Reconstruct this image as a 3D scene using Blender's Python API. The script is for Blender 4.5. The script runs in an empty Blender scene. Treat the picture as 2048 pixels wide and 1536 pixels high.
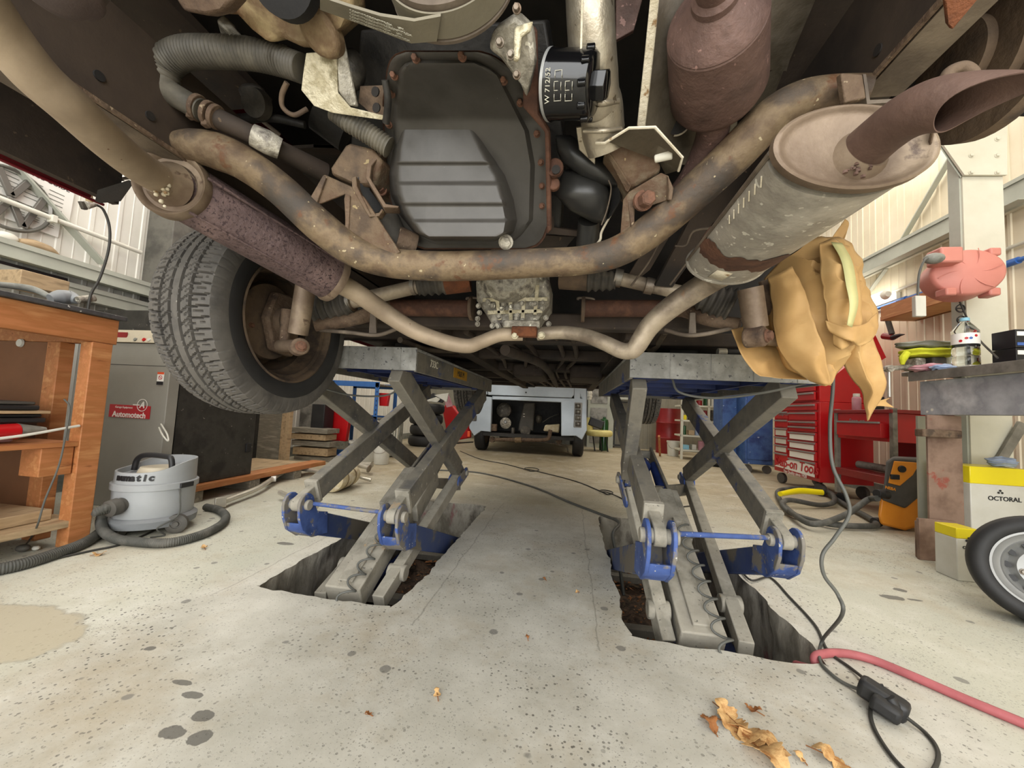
import bpy, bmesh, math, random
from mathutils import Vector, Matrix, noise
random.seed(7)
S = bpy.context.scene
V = Vector
PI = math.pi

# ---------------------------------------------------------------- camera
CAM_H = 0.74
FPX = 770.0
d_y = V((116, 59, 770)).normalized()              # the bay's long axis seen in camera axes (right, down, forward)
up = V((.05, -1, -(.05*116 - 59)/770)).normalized()
d_x = d_y.cross(up)
CM = Matrix((d_x, d_y, up))                        # camera axes -> world
cam_d = bpy.data.cameras.new('camera')
cam = bpy.data.objects.new('camera', cam_d)
S.collection.objects.link(cam)
cam_d.sensor_fit = 'HORIZONTAL'; cam_d.sensor_width = 36.0; cam_d.lens = 36.0*FPX/2048
cam_d.clip_start = .02; cam_d.clip_end = 200
cx_, cy_, cz_ = CM @ V((1, 0, 0)), CM @ V((0, -1, 0)), CM @ V((0, 0, -1))
cam.matrix_world = Matrix.Translation((0, 0, CAM_H)) @ Matrix((cx_, cy_, cz_)).transposed().to_4x4()
S.camera = cam

# ---------------------------------------------------------------- light
S.view_settings.view_transform = 'Standard'
S.view_settings.look = 'None'
S.view_settings.exposure = 0.12
S.view_settings.gamma = 1.0
S.view_settings.use_curve_mapping = False
S.cycles.max_bounces = 7; S.cycles.diffuse_bounces = 4; S.cycles.glossy_bounces = 3
S.cycles.caustics_reflective = False; S.cycles.caustics_refractive = False
S.cycles.sample_clamp_indirect = 4.0
W = bpy.data.worlds.new('overcast'); S.world = W; W.use_nodes = True
W.node_tree.nodes['Background'].inputs[0].default_value = (.80, .90, 1.0, 1)
W.node_tree.nodes['Background'].inputs[1].default_value = 1.0

def area(name, loc, size, power, col=(1, 1, 1), direction=(0, 0, -1)):
    l = bpy.data.lights.new(name, 'AREA'); l.shape = 'RECTANGLE'; l.size, l.size_y = size
    l.energy = power; l.color = col
    o = bpy.data.objects.new(name, l); S.collection.objects.link(o)
    o.location = loc; o.rotation_euler = V(direction).to_track_quat('-Z', 'Y').to_euler()
    return o
# daylight through the roller door behind the camera, plus unseen fill lamps added under the roof
area('door_daylight', (.1, -2.7, 1.9), (5.2, 3.6), 300, (1, .985, .95), (0, 1, -.12))
area('roof_fill_near', (0.1, .6, 4.45), (6.0, 1.6), 120, (1, .98, .94))
area('roof_fill_left', (-2.6, 3.2, 4.35), (1.4, 4.5), 150, (1, .96, .89), (.45, -.1, -1))
area('roof_fill_right', (2.3, 4.2, 4.35), (1.4, 5.5), 150, (1, .96, .89), (-.45, -.1, -1))
area('roof_fill_far', (0.4, 9.5, 4.45), (6.0, 4.0), 330, (1, .93, .82))

# ---------------------------------------------------------------- where a point of the photograph stands in the bay
def ray(px, py): return CM @ V((px-1024., py-768., FPX))
def at(px, py, Y): r = ray(px, py); return r*(Y/r.y) + V((0, 0, CAM_H))
def atx(px, py, X): r = ray(px, py); return r*(X/r.x) + V((0, 0, CAM_H))
def atz(px, py, Z=0.0): r = ray(px, py); return r*((Z-CAM_H)/r.z) + V((0, 0, CAM_H))
def dep(p): return (p-V((0, 0, CAM_H))).dot(CM @ V((0, 0, 1)))
def rad(d, p): return d*.5*dep(p)/FPX

# ---------------------------------------------------------------- materials
MATS = {}
def rgb(h):
    if isinstance(h, str):
        h = h.lstrip('#'); c = [int(h[i:i+2], 16)/255 for i in (0, 2, 4)]
        return tuple((x/12.92 if x <= .04045 else ((x+.055)/1.055)**2.4) for x in c)+(1,)
    return tuple(h)+(1,) if len(h) == 3 else tuple(h)
def mat(name, cols, scale=6, rough=.6, metal=0., bump=.15, detail=6, rust=None, rust_at=.56, rust_scale=9, speck=None, speck_scale=60, speck_at=.68, spread=.16, bscale=None, stretch=None, rrough=None):
    if name in MATS: return MATS[name]
    m = bpy.data.materials.new(name); m.use_nodes = True; nt = m.node_tree; N = nt.nodes; L = nt.links
    b = N['Principled BSDF']; tc = N.new('ShaderNodeTexCoord'); co = tc.outputs['Object']
    if stretch:
        mp = N.new('ShaderNodeMapping'); mp.inputs['Scale'].default_value = stretch; L.new(co, mp.inputs[0]); co = mp.outputs[0]
    if isinstance(cols, (str, tuple)): cols = [cols]
    def nz(sc, det=detail, r=.6):
        n = N.new('ShaderNodeTexNoise'); n.inputs['Scale'].default_value = sc; n.inputs['Detail'].default_value = det; n.inputs['Roughness'].default_value = r
        L.new(co, n.inputs['Vector']); return n.outputs['Fac']
    out = None
    if len(cols) == 1: 
        rg = N.new('ShaderNodeRGB'); rg.outputs[0].default_value = rgb(cols[0]); out = rg.outputs[0]
    else:
        cr = N.new('ShaderNodeValToRGB'); e = cr.color_ramp.elements; n = len(cols)
        for i, c in enumerate(cols):
            p = .5 - spread + 2*spread*i/(n-1)
            if i < 2: el = e[i]; el.position = p
            else: el = e.new(p)
            el.color = rgb(c)
        L.new(nz(scale), cr.inputs[0]); out = cr.outputs[0]
    def over(out, col, at_, sc, det=8, soft=.05):
        cr = N.new('ShaderNodeValToRGB'); cr.color_ramp.elements[0].position = at_; cr.color_ramp.elements[1].position = at_+soft
        L.new(nz(sc, det, .65), cr.inputs[0])
        mx = N.new('ShaderNodeMix'); mx.data_type = 'RGBA'; L.new(cr.outputs[0], mx.inputs[0]); L.new(out, mx.inputs[6]); mx.inputs[7].default_value = rgb(col)
        return mx.outputs[2], cr.outputs[0]
    if rust: out, rf = over(out, rust, rust_at, rust_scale)
    if speck: out, _ = over(out, speck, speck_at, speck_scale, 2, .02)
    L.new(out, b.inputs['Base Color'])
    b.inputs['Roughness'].default_value = rough; b.inputs['Metallic'].default_value = metal
    if rust and metal:
        mm = N.new('ShaderNodeMath'); mm.operation = 'MULTIPLY_ADD'; L.new(rf, mm.inputs[0]); mm.inputs[1].default_value = -metal; mm.inputs[2].default_value = metal; L.new(mm.outputs[0], b.inputs['Metallic'])
    if bump:
        bp = N.new('ShaderNodeBump'); bp.inputs['Strength'].default_value = min(1, bump*2); bp.inputs['Distance'].default_value = .004
        L.new(nz(bscale or scale*7, 5), bp.inputs['Height']); L.new(bp.outputs[0], b.inputs['Normal'])
    MATS[name] = m; return m
def emis(name, col, s):
    m = bpy.data.materials.new(name); m.use_nodes = True; b = m.node_tree.nodes['Principled BSDF']
    b.inputs['Base Color'].default_value = rgb(col); b.inputs['Emission Color'].default_value = rgb(col); b.inputs['Emission Strength'].default_value = s
    MATS[name] = m; return m
def glass(name, col, rough=.03, ior=1.35):
    m = bpy.data.materials.new(name); m.use_nodes = True; b = m.node_tree.nodes['Principled BSDF']
    b.inputs['Base Color'].default_value = rgb(col); b.inputs['Transmission Weight'].default_value = 1; b.inputs['Roughness'].default_value = rough; b.inputs['IOR'].default_value = ior
    MATS[name] = m; return m

# ---------------------------------------------------------------- mesh builder
def catmull(pts, n=8):
    if len(pts) < 3: return [V(p) for p in pts]
    P = [pts[0]*2-pts[1]] + list(pts) + [pts[-1]*2-pts[-2]]; out = []
    for i in range(1, len(P)-2):
        a, b, c, d = P[i-1], P[i], P[i+1], P[i+2]
        for k in range(n):
            t = k/n
            out.append(.5*((2*b)+(c-a)*t+(2*a-5*b+4*c-d)*t*t+(3*b-a-3*c+d)*t**3))
    out.append(V(pts[-1])); return out
def frames(pts):
    T = []
    for i in range(len(pts)):
        t = (pts[min(i+1, len(pts)-1)]-pts[max(i-1, 0)])
        T.append(t.normalized() if t.length > 1e-9 else V((0, 0, 1)))
    u = T[0].orthogonal().normalized(); R = []
    for i, t in enumerate(T):
        u = (u - t*u.dot(t)); u = u.normalized() if u.length > 1e-6 else t.orthogonal().normalized()
        R.append((u, t.cross(u)))
    return T, R
class MB:
    def __init__(s): s.v = []; s.f = []
    def add(s, vs, fs):
        b = len(s.v); s.v += [V(x) for x in vs]; s.f += [tuple(b+i for i in f) for f in fs]; return s
    def box(s, c, size, R=None):
        x, y, z = [q/2 for q in size]; R = R or Matrix.Identity(3); c = V(c)
        vs = [c+R @ V((i*x, j*y, k*z)) for i in (-1, 1) for j in (-1, 1) for k in (-1, 1)]
        return s.add(vs, [(0, 1, 3, 2), (4, 6, 7, 5), (0, 4, 5, 1), (2, 3, 7, 6), (0, 2, 6, 4), (1, 5, 7, 3)])
    def span(s, a, b): # axis box between two corners
        a, b = V(a), V(b); return s.box((a+b)/2, [abs(q) for q in (b-a)])
    def beam(s, a, b, w, h, upv=(0, 0, 1)): # bar from a to b: w across, h along upv
        a, b = V(a), V(b); t = (b-a); l = t.length; t.normalize(); x = t.cross(V(upv)).normalized(); z = x.cross(t)
        R = Matrix((x, t, z)).transposed(); return s.box((a+b)/2, (w, l, h), R)
    def rings(s, rs, cap=True, close=False):
        n = len(rs[0]); vs = [p for r in rs for p in r]; fs = []
        m = len(rs)
        for i in range(m if close else m-1):
            for j in range(n):
                a, b = i*n+j, i*n+(j+1) % n; c, d = ((i+1) % m)*n+(j+1) % n, ((i+1) % m)*n+j
                fs.append((a, b, c, d))
        if cap and not close: fs += [tuple(range(n-1, -1, -1)), tuple(range((m-1)*n, m*n))]
        return s.add(vs, fs)
    def tube(s, pts, r, seg=16, smooth=8, cap=True, wave=0, pitch=.006, square=None):
        """pts Vectors; r a number or one per point"""
        pts = [V(p) for p in pts]; rr = r if isinstance(r, (list, tuple)) else [r]*len(pts)
        if smooth and len(pts) > 2:
            P = catmull(pts, smooth); q = []
            for i in range(len(pts)-1):
                for k in range(smooth): q.append(rr[i]+(rr[i+1]-rr[i])*k/smooth)
            q.append(rr[-1])
        else: P, q = pts, list(rr)
        if wave:
            L = [0]
            for i in range(1, len(P)): L.append(L[-1]+(P[i]-P[i-1]).length)
            n = max(4, int(L[-1]/pitch*4)); P2 = []; q2 = []; j = 0
            for k in range(n+1):
                d = L[-1]*k/n
                while j < len(P)-2 and L[j+1] < d: j += 1
                t = (d-L[j])/max(1e-9, L[j+1]-L[j]); P2.append(P[j].lerp(P[j+1], t)); q2.append((q[j]+(q[j+1]-q[j])*t)*(1+wave*(1 if k % 4 < 2 else -1)))
            P, q = P2, q2
        T, R = frames(P); rs = []
        for p, (u, w), ra in zip(P, R, q):
            rs.append([p+(u*math.cos(2*PI*k/seg)+w*math.sin(2*PI*k/seg))*ra for k in range(seg)])
        return s.rings(rs, cap)
    def lathe(s, prof, o, axis, seg=32, upv=None, sx=1, sy=1, cap=True, arc=None):
        """prof [(along, radius)]"""
        o = V(o); t = V(axis).normalized(); u = (V(upv)-t*V(upv).dot(t)).normalized() if upv else t.orthogonal().normalized(); w = t.cross(u)
        return s.rings([[o+t*a+(u*math.cos(2*PI*k/seg)*sx+w*math.sin(2*PI*k/seg)*sy)*r for k in range(seg)] for a, r in prof], cap)
    def prism(s, poly, ext):
        poly = [V(p) for p in poly]; e = V(ext); n = len(poly)
        s.add(poly+[p+e for p in poly], [tuple(range(n-1, -1, -1)), tuple(range(n, 2*n))]+[(i, (i+1) % n, n+(i+1) % n, n+i) for i in range(n)]); return s
    def plate(s, poly, th): # poly nearly flat: thickness along its normal
        poly = [V(p) for p in poly]; n = V((0, 0, 0)); c = sum(poly, V((0, 0, 0)))/len(poly)
        for i in range(len(poly)): n += (poly[i]-c).cross(poly[(i+1) % len(poly)]-c)
        return s.prism(poly, n.normalized()*th)
    def ball(s, c, r, seg=16, sc=(1, 1, 1), R=None):
        c = V(c); R = R or Matrix.Identity(3); rs = []
        for i in range(1, seg//2):
            a = PI*i/(seg//2); rs.append([c+R @ V((math.sin(a)*math.cos(2*PI*k/seg)*r*sc[0], math.sin(a)*math.sin(2*PI*k/seg)*r*sc[1], math.cos(a)*r*sc[2])) for k in range(seg)])
        return s.rings(rs, True)
    def hexbolt(s, c, axis, r, h):
        s.lathe([(-.001, r*1.35), (h*.25, r*1.35)], c, axis, 16); return s.lathe([(h*.2, r), (h, r), (h*1.1, r*.8)], c, axis, 6)
    def sheet(s, fn, nu, nv): # fn(u,v) -> Vector
        vs = [fn(i/nu, j/nv) for i in range(nu+1) for j in range(nv+1)]
        return s.add(vs, [(i*(nv+1)+j, (i+1)*(nv+1)+j, (i+1)*(nv+1)+j+1, i*(nv+1)+j+1) for i in range(nu) for j in range(nv)])
    def make(s, name, m, parent=None, bevel=0, smooth=35, solid=0, sub=0, recalc=True):
        me = bpy.data.meshes.new(name); off = parent_world(parent) if parent else V((0, 0, 0))
        me.from_pydata([tuple(p-off) for p in s.v], [], s.f); me.update()
        if recalc:
            bm = bmesh.new(); bm.from_mesh(me); bmesh.ops.recalc_face_normals(bm, faces=bm.faces); bm.to_mesh(me); bm.free()
        if smooth: me.shade_smooth(); me.set_sharp_from_angle(angle=math.radians(smooth))
        me.materials.append(MATS[m] if isinstance(m, str) else m)
        o = bpy.data.objects.new(name, me); S.collection.objects.link(o)
        if parent: o.parent = parent
        if solid: md = o.modifiers.new('thickness', 'SOLIDIFY'); md.thickness = solid; md.offset = 0
        if bevel:
            md = o.modifiers.new('edge', 'BEVEL'); md.width = bevel; md.segments = 2; md.limit_method = 'ANGLE'; md.angle_limit = math.radians(40)
        if sub: md = o.modifiers.new('round', 'SUBSURF'); md.levels = sub; md.render_levels = sub
        return o
def parent_world(o):
    p = V((0, 0, 0))
    while o: p += o.location; o = o.parent
    return p
def tag(o, label=None, cat=None, group=None, kind=None):
    if label: o['label'] = label
    if cat: o['category'] = cat
    if group: o['group'] = group
    if kind: o['kind'] = kind
    return o
def thing(name, label, cat, loc, group=None):
    o = bpy.data.objects.new(name, None); S.collection.objects.link(o); o.location = loc; o.empty_display_size = .05
    return tag(o, label, cat, group)
def copy_tree(o, d, label=None, group=None, parent=None):
    c = o.copy(); S.collection.objects.link(c); c.parent = parent
    if parent is None: c.location = o.location+V(d)
    for ch in o.children: copy_tree(ch, d, None, None, c)
    if label: c['label'] = label
    if group: c['group'] = group
    return c
def text(s, size, o, xd, yd, m, parent, name='lettering', ext=.0006, bold=0, shear=0, align='CENTER'):
    cu = bpy.data.curves.new(name, 'FONT'); cu.body = s; cu.size = size; cu.extrude = ext; cu.align_x = align; cu.align_y = 'CENTER'; cu.offset = bold; cu.shear = shear; cu.resolution_u = 3
    t = bpy.data.objects.new(name, cu); S.collection.objects.link(t)
    bpy.context.view_layer.update()
    me = bpy.data.meshes.new_from_object(t.evaluated_get(bpy.context.evaluated_depsgraph_get()))
    bpy.data.objects.remove(t); bpy.data.curves.remove(cu)
    x = V(xd).normalized(); y = (V(yd)-x*V(yd).dot(x)).normalized(); z = x.cross(y)
    R = Matrix((x, y, z)).transposed().to_4x4()
    me.transform(Matrix.Translation(V(o)-parent_world(parent)) @ R)
    me.materials.clear(); me.materials.append(MATS[m] if isinstance(m, str) else m); me.name = name
    ob = bpy.data.objects.new(name, me); S.collection.objects.link(ob); ob.parent = parent
    return ob
def disc(name, c, n, r, h, m, parent, seg=24, bevel=0):
    return MB().lathe([(0, r), (h, r)], c, n, seg).make(name, m, parent, bevel=bevel)
# ---------------------------------------------------------------- the materials of the place
mat('white_paint', ['#e9e6da', '#dedbcc'], 3, .5, bump=.05)
mat('panel_left', ['#efece2', '#e3e0d4'], 2, .45, bump=.03)
mat('panel_right', ['#e9dfc6', '#dccfb2'], 2, .5, bump=.03)
mat('steel_beige', ['#d9d6c6', '#cbc8b6'], 3, .5, bump=.05)
mat('steel_greygreen', ['#b9bbae', '#a5a79b'], 3, .55, bump=.05)
mat('ceiling_white', '#d8d4c8', rough=.8, bump=0)
mat('column_dark', ['#59564f', '#6a675f', '#4a4843'], 4, .6, bump=.1)
mat('rust_brown', ['#3b2d24', '#5b4838', '#6d5a48', '#4a3c30'], 14, .8, bump=.4, speck='#93826a', speck_at=.68, speck_scale=70)
mat('rust_bar', ['#403327', '#5f4d3a', '#78664e', '#54473a', '#474039'], 8, .68, .25, bump=.35, rust='#5d3d25', rust_at=.60, rust_scale=13, speck='#a89a7c', speck_at=.70, speck_scale=60)
mat('rust_orange', ['#4c2c1b', '#754427', '#5f3822'], 20, .85, bump=.4)
mat('rust_bracket', ['#4d3e30', '#665440', '#56402e', '#6f6350'], 12, .75, bump=.35, speck='#94835f', speck_at=.68)
mat('pipe_beige', ['#b3a18a', '#9c8b76', '#857563'], 5, .6, .25, bump=.1, rust='#6b3d22', rust_at=.70, rust_scale=26, speck='#6b4a33', speck_at=.74, speck_scale=50)
mat('pipe_grey', ['#8b7d6c', '#a89a86', '#76695b'], 8, .5, .35, bump=.15, rust='#8a5f3c', rust_at=.62, rust_scale=9)
mat('silencer_purple', ['#5e4b48', '#51403e', '#6b5753'], 9, .75, .1, bump=.6, bscale=90, speck='#3a2a2a', speck_at=.58, speck_scale=150)
mat('silencer_grey', ['#aaa398', '#958f85', '#bab4a9'], 14, .5, .25, bump=.15, speck='#d2cec2', speck_at=.64, speck_scale=60)
mat('cap_brown', ['#82715f', '#6b5a4a', '#8f7e69'], 7, .55, .3, bump=.15, rust='#4f3c2e', rust_at=.6, rust_scale=14)
mat('catalyst_rust', ['#54403a', '#6a524a', '#45352f'], 9, .65, .2, bump=.35, speck='#8f7068', speck_at=.66, speck_scale=70)
mat('tail_rust', ['#6b5348', '#5a453c', '#7d6656'], 8, .7, .2, bump=.2, rust='#8c8378', rust_at=.64, rust_scale=11)
mat('sump_black', ['#3f3c38', '#4a4743', '#37342f'], 5, .45, .1, bump=.05, speck='#8f8a80', speck_at=.79, speck_scale=70)
mat('bolt_rust', ['#7a5440', '#5c4234'], 60, .8, bump=.3)
mat('gasket_rust', ['#553625', '#43291c', '#61402e'], 15, .8, bump=.3)
mat('cast_alloy', ['#a09a8c', '#7a7468', '#b8b2a4', '#66605a'], 16, .55, .25, bump=.4, speck='#dedacb', speck_at=.66, speck_scale=40)
mat('alloy_pale', ['#cdc3a4', '#b5aa8c', '#dcd3b8', '#8f8568'], 22, .6, .1, bump=.5)
mat('casting_rusty', ['#8c7a5c', '#6e5840', '#a08d68', '#75583c'], 8, .7, .2, bump=.4)
mat('shield_silver', ['#b2a998', '#9b917f', '#c6bfb0'], 8, .38, .7, bump=.2, speck='#6a5f4e', speck_at=.66, speck_scale=70)
mat('shield_grey', ['#8b8170', '#6f6657', '#a0978a'], 6, .5, .5, bump=.2)
mat('strip_pale', ['#d8cfbb', '#c2b69c'], 20, .6, bump=.3, rust='#8a6c48', rust_at=.6, rust_scale=40)
mat('oil_filter_black', '#0c0c0d', rough=.12, bump=0)
mat('rim_silver', ['#9c9c9a', '#8c8c8a'], 4, .42, .35, bump=.03)
mat('rubber_black', ['#1b1b1c', '#262525'], 8, .62, bump=.08)
mat('tyre_rubber', ['#4a4743', '#57534e', '#3f3c39'], 9, .7, bump=.08, speck='#8a867e', speck_at=.74, speck_scale=40)
mat('tyre_wall', ['#1f1f20', '#2a2928'], 6, .55, bump=.05)
mat('boot_rubber', ['#4e4840', '#3c3832', '#5f584d'], 9, .75, bump=.1)
mat('hose_grey', ['#5b564c', '#4a463e', '#6e685b'], 9, .6, bump=.1)
mat('hose_dusty', ['#4f4f4b', '#44443f', '#63615b'], 8, .65, bump=.1)
mat('underbody_black', ['#15120f', '#221d19', '#0d0b0a'], 4, .8, bump=.2)
mat('underbody_brown', ['#2b231c', '#3b3027', '#1d1814'], 4, .8, bump=.2, speck='#5a4a3a', speck_at=.7)
mat('rail_brown', ['#2f251e', '#41352b', '#251d18'], 3, .75, bump=.15)
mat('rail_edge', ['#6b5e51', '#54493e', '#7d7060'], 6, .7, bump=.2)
mat('rust_wheel', ['#4a3d31', '#5d4c3b', '#3a3028', '#6b5945'], 5, .7, .1, bump=.25)
mat('wall_back_grey', ['#8f8b7c', '#7c786b'], 2, .6, bump=.03)
mat('mount_rubber', ['#3a2f2d', '#4a3d39'], 8, .7, bump=.15)
mat('housing_black', ['#232322', '#2f2e2c'], 6, .38, bump=.05)
mat('drum_rust', ['#4c3e33', '#63513f', '#3a2f27'], 8, .85, bump=.3)
mat('van_red', ['#5a1218', '#6d1820'], 3, .35, bump=.02)
mat('belt_grey', ['#77705f', '#6a6455'], 12, .7, bump=.08)
mat('print_pale', '#e0dccb', rough=.6, bump=0)
mat('print_dim', '#b0ac9c', rough=.6, bump=0)
mat('clamp_steel', ['#8f8a80', '#6f5a48'], 20, .45, .6, bump=.1)
mat('lift_grey', ['#68635a', '#787368', '#575552'], 7, .7, bump=.12, rust='#34467c', rust_at=.60, rust_scale=6, speck='#a39e92', speck_at=.70, speck_scale=45)
mat('lift_blue', ['#32477e', '#425a96', '#2b3f70'], 7, .6, bump=.08, rust='#77726a', rust_at=.52, rust_scale=9, speck='#b5b3ad', speck_at=.68, speck_scale=50)
mat('lift_link', ['#2a3c6e', '#38466a', '#55524e'], 4, .65, bump=.08, rust='#655f55', rust_at=.50, rust_scale=4)
mat('lift_dust', ['#8a857a', '#9b968a', '#777368'], 7, .8, bump=.12, rust='#a58a68', rust_at=.62, rust_scale=6, speck='#5f5c55', speck_at=.68, speck_scale=60)
mat('lift_deck', ['#8d8c88', '#7a7974', '#a09f9a'], 9, .75, bump=.2, speck='#4f4f4f', speck_at=.66, speck_scale=60)
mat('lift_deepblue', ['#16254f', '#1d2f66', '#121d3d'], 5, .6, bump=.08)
mat('sticker_yellow', ['#b98a1e', '#a87c18'], 20, .6, bump=.05)
mat('paper_brown', ['#bd9862', '#b28c57', '#c6a36d'], 3, .7, bump=.04)
mat('tape_green', ['#c5c089', '#b5b078'], 8, .6, bump=.05)
mat('wood_orange', ['#b8784a', '#a66a3c', '#c28a58'], 4, .6, bump=.08, stretch=(6, .8, 6), rust='#8a5430', rust_at=.64, rust_scale=3)
mat('wood_dark', ['#6e4628', '#7d5232'], 3, .6, bump=.05)
mat('wood_pale', ['#a48c6b', '#b89f7c', '#8d785b'], 4, .7, bump=.1, stretch=(6, 1, 6))
mat('wood_grey', ['#8d8677', '#756f62', '#a09888'], 5, .8, bump=.15, stretch=(1, 6, 6))
mat('ply', ['#c79a63', '#b88850'], 4, .6, bump=.05, stretch=(1, 6, 1))
mat('bench_black', ['#3d3c3d', '#4c4b4b', '#2d2c2d'], 10, .55, bump=.08, speck='#c9c6c0', speck_at=.70, speck_scale=40)
mat('cabinet_grey', ['#96948b', '#8b8980'], 3, .5, bump=.03)
mat('cabinet_cream', ['#c6bca6', '#b5ab95'], 5, .5, bump=.04)
mat('black_panel', ['#24231f', '#35332e', '#1a1917'], 6, .55, bump=.15, speck='#77736a', speck_at=.70, speck_scale=30)
mat('red_paint', ['#c01a1f', '#ad1519'], 3, .32, bump=.02)
mat('red_dark', ['#8d1a1c', '#7a1416'], 4, .4, bump=.03)
mat('sticker_red', '#b81a26', rough=.4, bump=0)
mat('sticker_white', '#f1efe8', rough=.5, bump=0)
mat('sticker_orange', '#e0501f', rough=.5, bump=0)
mat('ink_black', '#17171a', rough=.5, bump=0)
mat('ink_blue', '#3f62a8', rough=.5, bump=0)
mat('plastic_black', ['#1d1d1e', '#262627'], 6, .5, bump=.04)
mat('plastic_dusty', ['#45433f', '#57544e'], 8, .65, bump=.06)
mat('vac_grey', ['#a5a8aa', '#989b9c'], 4, .45, bump=.03)
mat('vac_dark', ['#8a8d8f', '#7b7e80'], 4, .5, bump=.03)
mat('orange_plastic', ['#e8962e', '#dd8722'], 4, .45, bump=.03)
mat('steel_bright', ['#cfcabd', '#b9b3a5'], 9, .3, .5, bump=.03)
mat('silencer_white', ['#d8cfba', '#c8b890', '#e6dfcf'], 9, .5, bump=.06)
mat('cable_black', ['#2a2926', '#383630'], 6, .6, bump=0)
mat('cable_grey', ['#4c4d49', '#5a5a55'], 6, .55, bump=0)
mat('air_hose_red', ['#b06064', '#9c5256'], 12, .6, bump=.1)
mat('reel_red', ['#d0897c', '#c47b6e'], 3, .5, bump=.03)
mat('pipe_blue', '#3c6cb8', rough=.4, bump=0)
mat('bench_steel', ['#6e6b64', '#8d8a82', '#5b5852'], 5, .45, .3, bump=.08)
mat('beam_grey', ['#b4b6ba', '#95979c', '#cacbcd'], 4, .6, bump=.1, rust='#6b6154', rust_at=.64, rust_scale=5, speck='#dedccf', speck_at=.69, speck_scale=9)
mat('ibeam_brown', ['#7d6556', '#8d7464', '#6a5244'], 4, .7, bump=.1, rust='#8c4a3c', rust_at=.62, rust_scale=7)
mat('can_yellow', '#ecd916', rough=.3, bump=0)
mat('can_white', ['#d8d7cf', '#c6c4b8'], 4, .3, bump=.02)
mat('rag_grey', ['#8b8c80', '#77786d'], 12, .85, bump=.3)
mat('rag_yellow', ['#d8dc3a', '#c3c826'], 12, .85, bump=.3)
mat('rag_blue', ['#8fa0bd', '#aab6cc'], 12, .85, bump=.3)
mat('rag_pink', ['#b87f8a', '#c79aa0'], 12, .85, bump=.3)
mat('pink_box', ['#dcb9bd', '#cfa7ad'], 8, .6, bump=.1)
mat('cyan_box', ['#8fc3d6', '#7fb3c8'], 6, .6, bump=.05)
mat('far_van_paint', ['#b4bfca', '#a5b0bb'], 3, .25, .1, bump=.01)
mat('engine_dark', ['#1d1b19', '#2d2a26', '#121110'], 12, .6, bump=.2)
mat('engine_mid', ['#5d574d', '#44403a', '#7b7568'], 14, .5, .4, bump=.2)
mat('shelf_blue', ['#3668a8', '#2c5a98'], 5, .5, bump=.04)
mat('bucket_white', ['#d8d6cc', '#c4c2b6'], 5, .5, bump=.03)
mat('cupboard_blue', ['#2c4a86', '#3f6096', '#243c70'], 4, .5, bump=.05, speck='#8fa0b8', speck_at=.70, speck_scale=18)
mat('foam_yellow', ['#dcd08c', '#c9bc75'], 8, .8, bump=.1)
mat('pit_dirt', ['#3a2d22', '#5a4636', '#2a211a', '#6b563f'], 12, .95, bump=.6, bscale=40, speck='#a88d66', speck_at=.68, speck_scale=45)
mat('pit_wall', ['#a29c8f', '#7f796d', '#b2ac9f', '#5d574f'], 5, .9, bump=.6, stretch=(1, 1, .5), rust='#96535c', rust_at=.60, rust_scale=2.2)
mat('leaf_tan', ['#b9905a', '#cfa872', '#a0703c'], 30, .7, bump=.2)
mat('leaf_brown', ['#7a4a24', '#9a6434'], 30, .8, bump=.2)
mat('clutter_grey', ['#6f7068', '#8b8c84', '#55564f'], 8, .6, bump=.1)
mat('glass_green', '#1f4a24', rough=.15, bump=0)
mat('vw_emblem', ['#6b6862', '#7d7a73'], 4, .4, .4, bump=.03)
emis('tube_light', '#fffaf0', 6)
glass('bottle_clear', '#f4f8fa')
glass('lamp_glass', '#d8dadc', .1, 1.45)

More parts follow.
